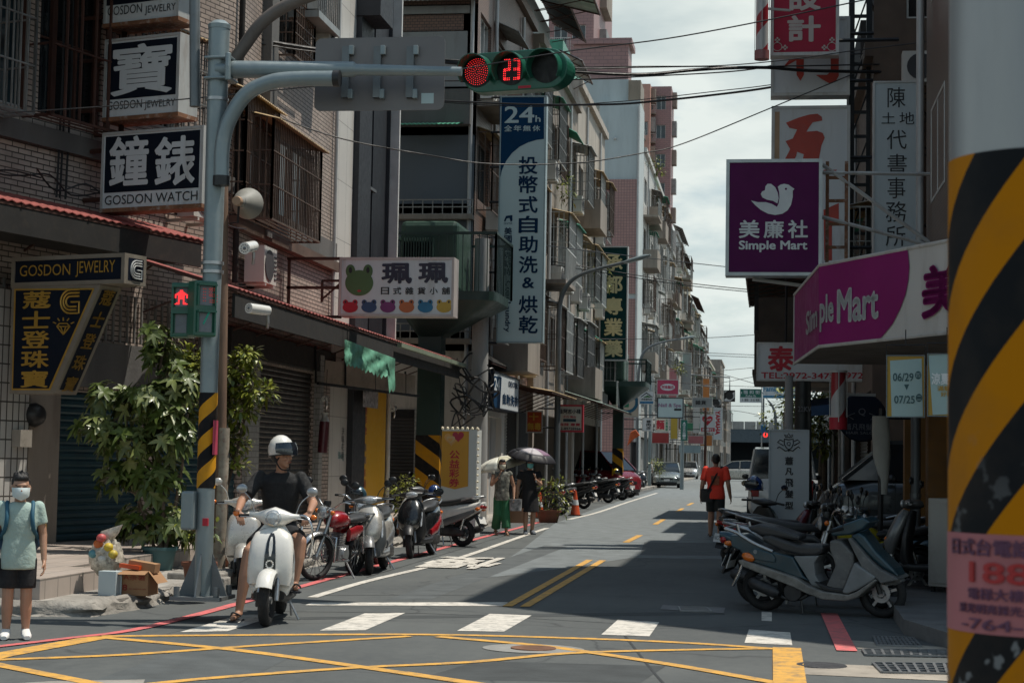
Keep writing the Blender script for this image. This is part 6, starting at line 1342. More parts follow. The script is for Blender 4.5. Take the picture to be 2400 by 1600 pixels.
#poles, signals, wires
M_GALV=M("galvanised_blue_grey",(.235,.285,.30),.42,.35,var=.12,scale=3,dirt=.3,dirtc=(.36,.38,.38));M_GALVD=M("galvanised_dark",(.17,.19,.20),.5,.4,var=.2,dirt=.3)
M_TGREEN=M("signal_green",(.008,.10,.062),.4,var=.15,coat=.2);M_TGD=M("transformer_green",(.018,.045,.038),.5,.1,var=.25,scale=2,dirt=.25,dirtc=(.05,.07,.06));M_LEDR=MLED("led_red",(1.0,.03,.035),1.9);M_LEDG=MLED("led_dim_green",(.0,.35,.25),.25)
M_HOODIN=M("lens_dark",(.02,.02,.018),.4,var=.6,scale=20);M_GREYSIGN=M("sign_back_grey",(.185,.175,.175),.5,.3,var=.1,scale=.7)
def striped(name,period,slope,axis='tube',c1=(.50,.24,.015),c2=(.012,.013,.015),chips=0.0):
 if name in MATS:return MATS[name]
 m,nt,b=_new(name);tc=nt.nodes.new("ShaderNodeTexCoord");sp=nt.nodes.new("ShaderNodeSeparateXYZ");nt.links.new(tc.outputs['Object'],sp.inputs[0])
 if axis=='tube':
  an=nt.nodes.new("ShaderNodeMath");an.operation='ARCTAN2';nt.links.new(sp.outputs[1],an.inputs[0]);nt.links.new(sp.outputs[0],an.inputs[1]);u=an.outputs[0]
 else:
  a2=nt.nodes.new("ShaderNodeMath");a2.operation='ADD';nt.links.new(sp.outputs[0],a2.inputs[0]);nt.links.new(sp.outputs[1],a2.inputs[1]);u=a2.outputs[0]
 k=nt.nodes.new("ShaderNodeMath");k.operation='MULTIPLY';k.inputs[1].default_value=slope;nt.links.new(u,k.inputs[0])
 z=nt.nodes.new("ShaderNodeMath");z.operation='SUBTRACT';nt.links.new(sp.outputs[2],z.inputs[0]);nt.links.new(k.outputs[0],z.inputs[1])
 d=nt.nodes.new("ShaderNodeMath");d.operation='DIVIDE';d.inputs[1].default_value=period;nt.links.new(z.outputs[0],d.inputs[0])
 f=nt.nodes.new("ShaderNodeMath");f.operation='FRACT';nt.links.new(d.outputs[0],f.inputs[0])
 g_=nt.nodes.new("ShaderNodeMath");g_.operation='GREATER_THAN';g_.inputs[1].default_value=.5;nt.links.new(f.outputs[0],g_.inputs[0])
 n=_noise(nt,tc.outputs['Object'],5,5);c=_mixc(nt,g_.outputs[0],c1,c2);c=_mixc(nt,_ramp(nt,n,.45,.75,(0,0,0),(.3,)*3),c,(.10,.07,.05))
 if chips:
  gz=nt.nodes.new("ShaderNodeMath");gz.operation='MULTIPLY';r1=_ramp(nt,_noise(nt,tc.outputs['Object'],16,3,.55),.60,.63)
  r2=nt.nodes.new("ShaderNodeMapRange");r2.inputs[1].default_value=1.62;r2.inputs[2].default_value=1.3;nt.links.new(sp.outputs[2],r2.inputs[0]);nt.links.new(r1,gz.inputs[0]);nt.links.new(r2.outputs[0],gz.inputs[1])
  c=_mixc(nt,gz.outputs[0],c,(.20,.20,.20))
 nt.links.new(c,b.inputs['Base Color']);b.inputs['Roughness'].default_value=.55;b.inputs['Specular IOR Level'].default_value=.1;MATS[name]=m;return m
TP=PG(475,1402,.2);DP=TP.y
def tpx(px,py,D=None):return PY(px,py,DP if D is None else D)-TP
TPO=thing("traffic_pole","pale grey traffic signal pole with a striped band and a long arm over the street","traffic pole",TP,0)
zb0,zb1,ztop=tpx(475,1143).z,tpx(480,920).z,tpx(490,60).z
MB().cyl((0,0,0),(0,0,zb0),.085,.083,20).cyl((0,0,zb0),(0,0,zb1),.0835,.0835,20).cyl((0,0,zb1),(0,0,ztop),.083,.10,20).lathe([(.105,ztop-.04),(.108,ztop),(.06,ztop+.04),(0,ztop+.05)],20).build("shaft",M_GALV,TPO,smooth=40)
MB().cyl((0,0,zb0),(0,0,zb1),.0865,.0865,24).build("warning_band",striped("pole_stripes",.30,.075,c1=(.62,.29,.02)),TPO,smooth=40)
mb=MB().box(-.24,-.24,-.005,.24,.24,.03)
for k in range(4):
 a=R(45+90*k)-R(45);q=Matrix.Rotation(a,4,'Z');mb.add([q@Vector(v)for v in((.08,-.008,.03),(.235,-.008,.03),(.085,-.008,.42),(.08,.008,.03),(.235,.008,.03),(.085,.008,.42))],[(0,1,2),(5,4,3),(0,3,4,1),(1,4,5,2),(2,5,3,0)])
for sx in(-1,1):
 for sy in(-1,1):mb.cyl((sx*.19,sy*.19,.03),(sx*.19,sy*.19,.12),.028,n=10)
mb.build("base_plate",M_GALVD,TPO)
za=tpx(600,163).z;xe=tpx(1082,168).x
MB().tube([(0,-.02,za),tpx(830,163),tpx(835,164),(xe,0,tpx(1082,168).z)],[.085,.072,.055,.042],14).build("arm",M_GALV,TPO,smooth=40)
c=tpx(545,163);MB().box(-.1,-.13,za-.11,c.x+.02,.13,za-.085).box(-.1,-.13,za+.085,c.x+.02,.13,za+.11).tube([(c.x,-.14,za-.13),(c.x,-.15,za),(c.x,-.14,za+.13)],.03,8).build("arm_bracket",M_GALV,TPO,bevel=.01)
P=[tpx(528,425),tpx(530,350),tpx(545,290),tpx(585,228),tpx(640,200),tpx(700,192),tpx(792,191)]
P=[Vector((p.x,p.y-.12,p.z))for p in P];MB().tube(smooth_path(P,5),.072,14).build("curved_pipe",M_GALV,TPO,smooth=50)
MB().cyl(P[0]-Vector((0,0,.06)),P[0]+Vector((0,0,.03)),.08,n=14).build("pipe_cap",M_BLACK,TPO,smooth=40);MB().cyl(P[-1]+Vector((-.01,0,0)),P[-1]+Vector((.05,0,0)),.08,n=14).build("pipe_cap",M_BLACK,TPO,smooth=40)
P=[tpx(533,150),tpx(560,110),tpx(610,45),tpx(680,0),tpx(800,-40),tpx(980,-75)];MB().loft([(Vector((P[-1].x+k_,.1,P[-1].z+.03)),(0,0,h_),(0,.14,0),2.5)for k_,h_ in((-.1,.03),(.1,.06),(.5,.07),(.7,.02))],14).build('lamp_head',M_GALV,TPO,smooth=50);MB().tube(smooth_path([Vector((p.x,.1,p.z))for p in P],5),.062,12).build("lamp_arm",M("weathered_brown_pipe",(.16,.135,.12),.6,.3,var=.3,dirt=.4),TPO,smooth=50)
P=[tpx(483,250),tpx(482,-60)];MB().tube([Vector((P[0].x-.11,.0,P[0].z)),Vector((P[1].x-.11,0,P[1].z))],.05,10).build("upper_pipe",M_GALVD,TPO,smooth=50)
bd=MB()
for z_ in(za-.3,ztop-.35,tpx(0,620).z,tpx(0,640).z):MB().cyl((0,0,z_),(0,0,z_+.03),.108,n=18).build("clamp_band",M_ALU,TPO,smooth=40)
q=tpx(446,1200);MB().box(q.x-.05,-.14,q.z-.16,q.x+.08,.0,q.z+.2).build("switch_box",M_GALV,TPO,bevel=.02)
q=tpx(489,1222);MB().box(q.x-.03,-.092,q.z-.035,q.x+.02,-.06,q.z+.035).build("red_sticker",M_REDI,TPO)
q=tpx(501,1025);MB().box(.082,-.09,q.z-.16,.095,.02,q.z+.16).build("paper_notice",M("notice_pink",(.45,.05,.10),.6),TPO)
DL=19.0;L0,L1=PY(1080,165,DL),PY(1340,170,DL);wv=L1-L0;ctr=(L0+L1)/2;T=thing("traffic_light","green horizontal traffic signal showing red and the countdown 23","traffic light",ctr,math.atan2(wv.y,wv.x)-R(13));wl=wv.length;hl=(PY(1210,118,DL).z-PY(1210,211,DL).z)
sec=[(x_,(0,0,0),0,0)for x_ in()]
n=26;mb=MB();rr=hl/2
prof=[(-wl/2+rr+rr*math.cos(R(a)),rr*math.sin(R(a)))for a in range(90,271,12)]+[(wl/2-rr+rr*math.cos(R(a)),rr*math.sin(R(a)))for a in range(-90,91,12)]
mb.prism(prof,-.05,.16).build("housing",M_TGREEN,T,bevel=.012)
MB().prism([(x_*1.0,z_*.86+.0)for x_,z_ in prof],.16,.24).build("back_cover",M_TGREEN,T,bevel=.02)
xs=[PY(p_,160,DL).x-ctr.x for p_ in(1118,1203,1289)];rl=38/FPX*DL
for i,x_ in enumerate(xs):
 lens=MB().lathe([(0,0),(rl,0)],28,Matrix.Translation((x_,-.056,.01))@ROTX90).build("lens",M_HOODIN,T)
 hd=MB();nn=22
 for j in range(nn+1):
  a=R(-35+250*j/nn);d_=.20*(.55+.45*math.sin(max(0,min(math.pi,math.pi*(j/nn)))))
  for k_,(r_,y_)in enumerate(((rl+.012,-.05),(rl+.016,-.05-d_),(rl+.006,-.05-d_),(rl+.002,-.05))):hd.v.append((x_+r_*math.cos(a),y_,.01+r_*math.sin(a)-(.02 if k_ in(1,2)else 0)))
 for j in range(nn):
  for k_ in range(4):a=4*j+k_;b=4*j+(k_+1)%4;hd.f.append((a,b,b+4,a+4))
 hd.build("visor",M_TGREEN,T,smooth=50)
led=MB()
for i in range(7):
 r_=rl*.92*(i+.3)/7;m_=max(1,int(2*math.pi*r_/.026))
 for j in range(m_):a=2*math.pi*j/m_+i;led.ell((xs[0]+r_*math.cos(a),-.061,.01+r_*math.sin(a)),(.0041,.003,.0041),6,4)
led.build("lit_red_leds",M_LEDR,T)
SEG={'2':"abged",'3':"abgcd",'1':"bc",'6':"acdefg",'5':"acdfg"}
def digits(mb,s,x0,z0,w,h,y,d=.009,step=.0185):
 for i,ch in enumerate(s):
  a=x0+i*w*1.95;P={'a':((0,h),(w,h)),'b':((w,h),(w,h/2)),'c':((w,h/2),(w,0)),'d':((0,0),(w,0)),'e':((0,h/2),(0,0)),'f':((0,h),(0,h/2)),'g':((0,h/2),(w,h/2))}
  for sg in SEG[ch]:
   (p,q),(u,v)=P[sg];n_=max(2,int(math.hypot(u-p,v-q)/step))
   for k in range(n_+1):
    for o_ in(-.5,.5):
     dx,dz=(0,o_*step)if q==v else(o_*step,0);mb.ell((a+p+(u-p)*k/n_+dx,y,z0+q+(v-q)*k/n_+dz),(d*.62,.003,d*.62),6,4)
led=MB();digits(led,"23",xs[1]-.082,-.095,.058,.21,-.061);led.build("lit_countdown_digits",M_LEDR,T)
MB().box(.05,-.053,-rr*.93,.2,-.05,-rr*.80).build("maker_label",M_REDI,T)
D2=DP+.35;a,b=PY(738,175,D2),PY(1042,168,D2);bz0,bz1=PY(890,259,D2).z,PY(890,88,D2).z
F=Frame((a.x,D2,0),R(-1));T=thing("direction_board","grey back of a direction board on three channel brackets, fixed to the signal arm","road sign",(a.x,D2,bz0),0);wl,hl=b.x-a.x,bz1-bz0
rr=.06;prof=[]
for cx,cz,a0 in((wl-rr,hl-rr,0),(rr,hl-rr,90),(rr,rr,180),(wl-rr,rr,270)):prof+=[(cx+rr*math.cos(R(a0+t)),cz+rr*math.sin(R(a0+t)))for t in(0,30,60,90)]
MB().prism(prof,0,.012).build("panel",M_GREYSIGN,T)
for px in(812,886,963):
 x_=PY(px,170,D2).x-a.x;z0_,z1_=PY(px,231,D2).z-bz0,PY(px,112,D2).z-bz0
 mb=MB().box(x_-.035,-.05,z0_,x_-.028,-.002,z1_).box(x_+.028,-.05,z0_,x_+.035,-.002,z1_).box(x_-.035,-.056,z0_,x_+.035,-.05,z1_);mb.build("channel",M_GALVD,T)
 for z_ in(z0_+.02,z1_-.05):MB().box(x_+.03,-.06,z_-.03,x_+.075,-.003,z_+.06).build("clip",M_GALV,T,bevel=.006)
MB().box(wl-.22,-.004,.06,wl-.10,-.001,.16).build("sticker",M_PALE,T)
def walk(label,px0,px1,py0,py1,D,ang,lit):
 c=PY((px0+px1)/2,py1,D);t=thing("walk_signal",label,"walk signal",c,ang,"walk signals on the pole");w_,h_=(px1-px0)/FPX*D/max(.55,abs(math.cos(ang-R(8)))),PY(0,py0,D).z-PY(0,py1,D).z
 MB().box(-w_/2,0,0,w_/2,.17,h_).build("housing",M_TGREEN,t,bevel=.015)
 for i,z0_ in enumerate((.04,h_/2+.03)):
  z1_=z0_+h_/2-.08;MB().box(-w_/2+.05,-.004,z0_,w_/2-.05,-.001,z1_).build("screen",M("screen_grey_led",(.16,.18,.20),.5,var=.2,scale=12),t)
  fr=MB().box(-w_/2+.02,-.05,z1_+.003,w_/2-.02,-.0005,z1_+.02).box(-w_/2+.02,-.03,z0_,-w_/2+.035,-.0005,z1_).box(w_/2-.035,-.03,z0_,w_/2-.02,-.0005,z1_);fr.build("visor",M_TGREEN,t)
 z0_=h_/2+.05;hh=h_/2-.12;led=MB()
 if lit=='man':
  rows=["...##...","...##...","..####..",".######.","########","#.####.#","#.####.#","#.####.#","..####..","..#..#..","..#..#..","..#..#..",".##..##.","###..###"]
  for r_,row in enumerate(rows):
   for c_,ch in enumerate(row):
    if ch=='#':led.box((c_-4)*.0155,-.009,z0_+hh*(13-r_)/14,(c_-4)*.0155+.012,-.005,z0_+hh*(13-r_)/14+hh/18)
  led.build("lit_red_figure",M_LEDR,t)
 else:
  digits(led,"15",-.08,z0_+.02,.06,hh*.8,-.008,.008,.02);led.build("lit_dim_digits",MLED("led_dim_red",(.6,.06,.05),.5),t);g_=MB()
  for k in range(6):g_.ell((-.02+.01*k,-.008,.12+.02*k),(.008,.004,.012),6,4)
  g_.build("green_figure",M_LEDG,t)
 return t
walk("walk signal facing us with a lit red standing figure",396,450,664,790,DP-.15,R(4),'man');walk("walk signal turned aside beside it with dim countdown digits",456,505,660,788,DP-.3,R(42),'count')
BP=PG(513,1330,.12);BP=PY(513,1330,21.2);BP.z=.12;T=thing("utility_pole","weathered brown pole just behind the signal pole carrying a loudspeaker horn","pole",BP,0)
zt=PY(523,400,21.2).z-.12;dx=PY(523,400,21.2).x-BP.x;MB().tube([(0,0,0),(dx*.6,0,zt*.7),(dx,0,zt)],[.075,.07,.065],12).build("shaft",M("weathered_brown",(.20,.125,.085),.8,var=.4,scale=4,dirt=.5,dirtc=(.07,.05,.04),streak=True),T,smooth=40)
MB().cyl((0,0,0),(.01,0,1.75),.08,n=12).build("pale_lower_wrap",M("peeling_pole",(.33,.29,.23),.8,var=.4,scale=7,dirt=.7,dirtc=(.2,.05,.03)),T,smooth=40)
h_=PY(560,472,20.9);T=thing("loudspeaker","grey loudspeaker horn on the brown pole aimed along the street","loudspeaker",h_,0);tip=PY(588,479,21.5)-h_;ax=tip.normalized();M4=Vector((0,0,1)).rotation_difference(ax).to_matrix().to_4x4()
MB().lathe([(0,-.02),(.06,-.02),(.065,.06),(.075,.07),(.08,.16),(.10,.2),(.145,.32),(.195,.43),(.2,.46),(.185,.44),(.12,.3),(.06,.2),(0,.2)],28,M4).build("horn",M("horn_grey",(.25,.245,.22),.5,var=.15,dirt=.2),T,smooth=40)
MB().lathe([(0,-.13),(.055,-.13),(.06,-.1),(.06,-.02)],20,M4).build("driver",M("horn_driver",(.34,.22,.14),.6),T,smooth=40);MB().tube([(0,.0,-.06),(-.04,.1,-.25),(-.16,.2,-.25)],.014,6).build("bracket",M_STEELD,T)
def cctv(label,px0,py0,px1,py1,D0,D1,r=.055):
 a,b=PY(px0,py0,D0),PY(px1,py1,D1);t=thing("camera_unit",label,"security camera",b,0,"security cameras");ax=(a-b);L=ax.length;M4=Vector((0,0,1)).rotation_difference(ax.normalized()).to_matrix().to_4x4()
 MB().lathe([(0,0),(r,0),(r*1.05,L*.5),(r*1.05,L),(r*.9,L)],20,M4).build("body",M_WHP,t,smooth=40);f=MB().lathe([(0,L-.01),(r*.92,L-.01)],20,M4).build("face_plate",M_BLACK,t)
 g_=MB()
 for k in range(10):g_.ell(M4@Vector((r*.65*math.cos(k*.628),r*.65*math.sin(k*.628),L)),r*.12,6,4)
 g_.ell(M4@Vector((0,0,L)),r*.3,10,6);g_.build("lens_ring",M_GREYP,f);MB().tube([(0,0,-.02),(.0,.02,-.14),(-.03,.1,-.2)],.018,6).build("mount",M_ALU,t);return t
cctv("white round camera with a ring of lamps on a stub arm beside the signal pole",573,582,594,577,19.6,19.9,.066);cctv("white tube camera lower on the brown pole pointing at the crossing",583,722,628,728,20.3,20.6,.06);cctv("small white camera on the granite wall",760,934,766,932,31.5,31.9,.05);cctv("small white camera by the white pipe past the yellow panel",919,958,925,956,36.5,36.9,.06)
FP_=PY(2440,1085,2.9);T=thing("striped_pole","thick steel pole with yellow and black stripes and a pink flyer, filling the right edge","pole",(FP_.x,2.9,0),0)
zs=PY(2400,345,2.76).z;rp=(2440-2237)/FPX*2.9
MB().cyl((0,0,zs),(0,0,5),rp,rp*.98,48).build("steel_shaft",M("brushed_grey",(.36,.365,.365),.36,.35,var=.15,scale=2,dirt=.3,dirtc=(.22,.22,.22),streak=True),T,smooth=40)
MB().cyl((0,0,0),(0,0,.16),rp*1.25,n=40).build("pole_collar",M_GALVD,T,smooth=40)
MB().cyl((0,0,.1),(0,0,zs),rp*1.012,rp*1.012,48).build("stripe_wrap",striped("big_stripes",.25,.185,c1=(.56,.20,.001),chips=1),T,smooth=40)
fz0,fz1=PY(2330,1492,2.75).z,PY(2330,1254,2.75).z;rf=rp*1.02;mb=MB();A0,A1_=R(180),R(275)
for i in range(21):
 a=A0+(A1_-A0)*i/20;mb.v+=[(rf*math.cos(a),rf*math.sin(a),fz0),(rf*math.cos(a),rf*math.sin(a),fz1)]
for i in range(20):mb.f.append((2*i,2*i+2,2*i+3,2*i+1))
fl=mb.build("flyer",M("flyer_pink",(.48,.16,.17),.6,var=.12,scale=6),T,smooth=60)
def wraptext(s_,t0,t1,z0,z1,mat,off):
 m2=MB();letters(m2,s_,t0,fz0+(fz1-fz0)*z0,t1,fz0+(fz1-fz0)*z1,0,off)
 for i,v in enumerate(m2.v):a=A0+v[0];rr=rf+.0012-v[1];m2.v[i]=(rr*math.cos(a),rr*math.sin(a),v[2])
 return m2.build("flyer_print",mat,fl)
w_=A1_-A0
M_FP=M("flyer_plum",(.14,.05,.10),.6);M_FR=M("flyer_red",(.45,.03,.03),.6)
wraptext("日式台電話3房",.3,w_,.78,.95,M_FP,.03);wraptext("1888.",.62,w_+.05,.51,.72,M_FR,.02);wraptext("電梯大樓近市場",.6,w_+.1,.34,.46,M_FP,.02);wraptext("采光明亮採光全新裝潢",.45,w_+.1,.2,.3,M_FP,.02);wraptext("-764-722",.5,w_+.12,.04,.15,M_FP,.015)
def transformer(label,px,py_base,D,pyf,pyr,wpx,depth,box,colw):
 c=PY(px,py_base,D);c.z=0;t=thing("transformer_column",label,"transformer",c,0,"transformer columns");hw=colw/FPX*D/2
 zf=PY(px,pyf,D).z;zr=PY(px,pyr,D).z;z1=PY(px,py_base,D)
 MB().box(-hw,-hw,0,hw,hw,zf-.9).build("column",M_TGD,t,bevel=.02)
 sb=MB().box(-hw*1.02,-hw*1.02,.1,hw*1.02,hw*1.02,2.05);sb.build("warning_band",striped("column_stripes",.62,-.7,'box'),t)
 x0,x1=wpx[0]/FPX*D,wpx[1]/FPX*D;d0,d1=depth
 MB().loft([((0,0,zf-1.0),(hw,0,0),(0,hw,0),8),(((x0+x1)/2,(d0+d1)/2,zf-.2),((x1-x0)/2,0,0),(0,(d1-d0)/2,0),8),(((x0+x1)/2,(d0+d1)/2,zf),((x1-x0)/2,0,0),(0,(d1-d0)/2,0),8)],24).build("platform",M_TGD,t,smooth=20)
 rl_=MB()
 for(ax,ay),(bx,by)in(((x0,d0),(x1,d0)),((x1,d0),(x1,d1)),((x0,d0),(x0,d1)),((x0,d1),(x1,d1))):
  n_=max(2,int(math.hypot(bx-ax,by-ay)/.18))
  for k in range(n_+1):rl_.bar((ax+(bx-ax)*k/n_,ay+(by-ay)*k/n_,zf),(ax+(bx-ax)*k/n_,ay+(by-ay)*k/n_,zr),.05 if k in(0,n_)else.02)
  rl_.bar((ax,ay,zr),(bx,by,zr),.06)
 rl_.build("railing",M_TGD,t)
 b0,b1,bt=box[0]/FPX*D,box[1]/FPX*D,PY(px,box[2],D).z;q=MB().box(b0,d0+.3,zf,b1,d1-.3,bt).build("transformer_box",M("transformer_box",(.035,.075,.055),.45,.1,var=.2,dirt=.2),t,bevel=.12)
 f_=MB()
 for k in range(12):x_=b0+.1+(b1-b0)*.5*k/11;f_.box(x_,d0+.12,zf+.1,x_+.03,d0+.3,zf+(bt-zf)*.75)
 f_.build("cooling_fin",M_TGD,q);return t
transformer("dark green transformer column with a railed platform behind the frog sign",1004,1200,39.6,690,558,(-88,165),(-.9,1.6),(-70,70,525),57)
transformer("second dark green transformer column farther along with a railed platform below the pharmacy sign",1447,1150,73,896,846,(-42,68),(-1.2,1.8),(-36,16,822),24)
def upole(label,px,py,D,pytop,r,mat=None,lean=0.0,name="utility_pole",band=False):
 c=PY(px,py,D);c.z=0;t=thing(name,label,"utility pole",c,0,"utility poles");zt=PY(px,pytop,D).z
 MB().cyl((0,0,0),(lean,0,zt),r*1.15,r*.85,14).build("shaft",mat or M("pole_concrete",(.33,.33,.32),.8,var=.2,dirt=.4,streak=True),t,smooth=40)
 rr=random.Random(int(px));
 return t,zt
t,zt=upole("concrete utility pole wrapped in tangled black cable by the laundry door",1118,1200,40.4,560,.20)
mb=MB();rr=random.Random(9)
for k in range(16):
 z0_=rr.uniform(2.5,3.7);a0=rr.uniform(0,6);pts=[(.26*math.cos(a0+i)*rr.uniform(.9,2.2)-.25*rr.random(),-.2+.3*math.sin(a0+i)*rr.uniform(.6,1.2)-.1,z0_+rr.uniform(-.45,.45))for i in range(5)];mb.tube(smooth_path(pts,4),rr.choice((.012,.018,.024)),5)
mb.build("cable_tangle",M_BLACK,t)
upole("slim grey pole in front of the dark column on the right",1847,1240,33,880,.09)
t,zt=upole("dark square service column marked 22KV behind the crest sign",1880,1240,30.5,893,.16,M("near_black_green",(.008,.011,.011),.5));mb=MB();letters(mb,"22KV",-.09,PY(1880,965,30.5).z,.14,PY(1880,953,30.5).z,-.2,.02);mb.build("lettering",M("faint_grey",(.10,.10,.11)),t)
for px,D,lab,mt in((1512,100,"grey pipe-like pole by the lantern sign",M_GALVD),(1522,101,"second grey pole close beside the lantern sign",M_GALV),(1652,122,"thin brown pole in front of the heart sign",M_RUSTY)):upole(lab,px,1130,D,880 if px<1600 else 940,.09,mt)
t,zt=upole("grey street post carrying a green vertical street name",1598,1128,98,940,.10,M_GALV)
s=Sign("street_sign","narrow green vertical street sign with white characters on its grey post",1596,984,1611,1032,97.6,.06,0,face=M("street_green",(.01,.15,.11)),frame=M("street_green",(.01,.15,.11)),edge=.02);s.text([("▲中正北路1段",1600,988,1607,1029,'col')],M_SW,off=.02)
def lamp(label,px,py,D,pts,r,name="street_lamp"):
 c=PY(px,py,D);c.z=0;t=thing(name,label,"street lamp",c,0,"street lamps");P=[PY(x,y,D)-c for x,y in pts]
 MB().tube(smooth_path([(0,0,0),*P],5),[r*(1-.55*i/(5*len(P)))for i in range(5*len(P)+1)],12).build("post",M_GALVD,t,smooth=50);e=P[-1];d_=(P[-1]-P[-2]).normalized()
 MB().loft([(e+d_*k,(0,.0,h),(0,.14,0),2.5)for k,h in((0,.03),(.15,.06),(.6,.07),(.8,.02))],14).build("lamp_head",M_GALV,t,smooth=50);return t
lamp("grey curved street lamp rising beside the snack shop sign",1303,1205,50,[(1306,1000),(1309,800),(1312,715),(1330,668),(1370,640),(1462,615)],.10);lamp("second curved street lamp farther down by the rose red sign",1492,1150,84,[(1494,960),(1500,850),(1520,815),(1560,800),(1590,795)],.09);lamp("far pale street lamp bent over the crossing by the store sign",1820,1110,110,[(1818,990),(1812,955),(1800,938)],.12)
t=thing("lamp_post","short black post with an orange and white cloth tied on top at the kerb","post",(PG(1483,1160).x,PG(1483,1160).y,0),0);D=PG(1483,1160).y;zt=PY(1485,1035,D).z
MB().cyl((0,0,0),(0,0,.5),.3,.2,12).cyl((0,0,.5),(0,0,zt),.17,.14,12).build("post",M_BLACK,t,smooth=30)
mb=MB();pts=[(1470,1045),(1478,1012),(1490,1006),(1500,1020),(1484,1030)];o_=Vector((t.location.x,0,0));P=[PY(x,y,D)for x,y in pts];mb.prism([(p.x-o_.x,p.z)for p in P],-.1,.05);mb.build("cloth",M("orange_cloth",(.62,.13,.04),.7,var=.6,scale=2),t,bevel=.03)
for lab,q in(("black and white striped back of a far signal, the upper right one",(1697,914,1723,941,140)),("black and white striped back of a far signal, lower and left of the other",(1668,935,1690,955,146))):
 s=Sign("signal_back",lab,*q,.12,0,face=striped("bw_stripes",1.0,.8,'box',(.6,.6,.6),(.02,.02,.02)),frame=M_INK,edge=.04,cat="traffic light",group="far signal backs");a,c,b,d=s.r(*q[:4]);MB().lathe([(0,-.3),(.25,-.3),(.3,0),(0,0)],18,Matrix.Translation(((a+b)/2,0,(c+d)/2))@ROTX90).build("signal_drum",M_BLACK,s.root,smooth=40);s.arm([[((a+b)/2,.1,d),((a+b)/2,.1,d+1.0),((a+b)/2-4,.3,d+1.3)]],.06,M_GALVD)
c=PY(1790,1020,100);t=thing("hanging_signal","blue-backed signal with a red lamp hanging from a long rod before the flyover","traffic light",c,0);k=100/FPX
MB().box(-7*k,-.2,0,5*k,.2,24*k).build("housing",M("signal_blue",(.02,.13,.28),.5),t,bevel=.05);MB().ell((4*k,-.25,1*k),(.14,.1,.14)).build("red_lamp",MLED("led_red2",(1,.05,.04),1.2),t);MB().cyl((-1*k,0,24*k),(-1*k,0,98*k),.05).build("rod",M_GALVD,t)
t=thing("sign_gantry","black steel ladder frame standing between the sign stack and the land office sign","steel frame",(PY(2016,700,34).x,34,0),0);k=34/FPX;mb=MB()
for x_ in(-22,18):mb.bar((x_*k,0,3.9),(x_*k,0,11.5),.11)
mb.build("upright",M_STEELD,t);mb=MB()
for i in range(16):z_=4.1+.47*i;mb.bar((-22*k,0,z_),(18*k,0,z_),.06)
for i in range(5):z_=4.5+1.5*i;mb.bar((18*k,0,z_),(18*k+.2,1,z_),.05)
mb.build("rung",M_STEELD,t);mb=MB()
for i in range(8):mb.bar((-22*k,.01,4.1+.94*i),(18*k,.01,5.04+.94*i),.03)
mb.build("brace",M_STEELD,t)
M_WIRE=M("wire_black",(.014,.015,.018),.6)
def cable(label,pts,D0,D1,r,mat=None):
 n=len(pts)-1;tot=pts[-1][0]-pts[0][0];P=[PY(x,y,D0+(D1-D0)*(x-pts[0][0])/tot)for x,y in pts]
 o=P[0];mb=MB().tube([p-o for p in smooth_path(P,8)],r,6);ob=mb.build("overhead_cable",mat or M_WIRE,None,smooth=60);ob.location=o
 tag(ob,label,"cable","overhead cables")
cable("thin wire passing in front of the stacked signs, the signal pole and the red lamp",[(-40,268),(240,250),(490,227),(760,200),(1000,175),(1320,122),(1600,85),(1990,8),(2140,-30)],18.6,18.4,.0075)
cable("thin wire sagging low under the signal between the brick wall and the office sign",[(545,225),(640,270),(800,325),(1000,363),(1150,384),(1350,382),(1500,360),(1600,337),(1810,252),(2020,165)],27,33,.012)
cable("thick black cable running level from behind the direction board to the crimson sign",[(470,62),(600,92),(760,118),(1040,146),(1340,168),(1500,175),(1620,165),(1700,160),(1800,159),(1900,166),(2110,170)],27,33.2,.032)
cable("black cable close above the thick one",[(480,80),(740,122),(1040,140),(1340,160),(1500,158),(1640,156),(1760,157),(2110,150)],27,33.2,.014);cable("fine wire topmost over the level bundle",[(1340,158),(1500,156),(1690,154),(1850,140),(2010,118),(2225,92)],30,28,.009)
cable("black cable climbing from the signal to the sign gantry below the bundle",[(1040,190),(1340,187),(1500,180),(1745,165),(1900,135),(2110,122)],36,33.6,.014)
cable("double black cable dipping under the white red-stroke sign",[(1030,236),(1240,245),(1430,245),(1540,237),(1680,222),(1800,206),(1980,174),(2120,160)],40,33.6,.024);cable("finer companion of the dipping double cable",[(1030,240),(1240,250),(1430,240),(1540,230),(1680,214),(1800,200),(1980,171),(2120,152)],40,33.6,.010)
cable("thin wire slanting from the green platform to the purple bird sign",[(1120,552),(1300,578),(1480,600),(1600,614),(1700,625)],40,60,.014);cable("dark wire slanting below it towards the dark balcony, upper of two",[(1280,610),(1450,638),(1620,664),(1820,685)],55,56,.016);cable("dark wire slanting below it towards the dark balcony, lower of two",[(1280,618),(1450,645),(1620,670),(1820,690)],55,56,.014)
cable("pale wire nearly level across the middle of the street",[(1250,787),(1420,794),(1640,792),(1790,783)],60,62,.012)
for i,(pts,D)in enumerate((([(1560,815),(1650,826),(1780,832)],100),([(1560,826),(1650,832),(1780,838)],100),([(1560,868),(1660,870),(1780,860)],110),([(1530,838),(1640,862),(1790,905)],105),([(1500,888),(1640,900),(1790,907)],110),([(1560,946),(1680,950),(1800,952)],115),([(1640,905),(1700,895),(1790,878)],112),([(1620,960),(1720,962),(1790,975)],118))):
 cable("fine far wire, %s in order over the end of the street"%'first second third fourth fifth sixth seventh eighth'.split()[i],pts,D,D+5,.018)
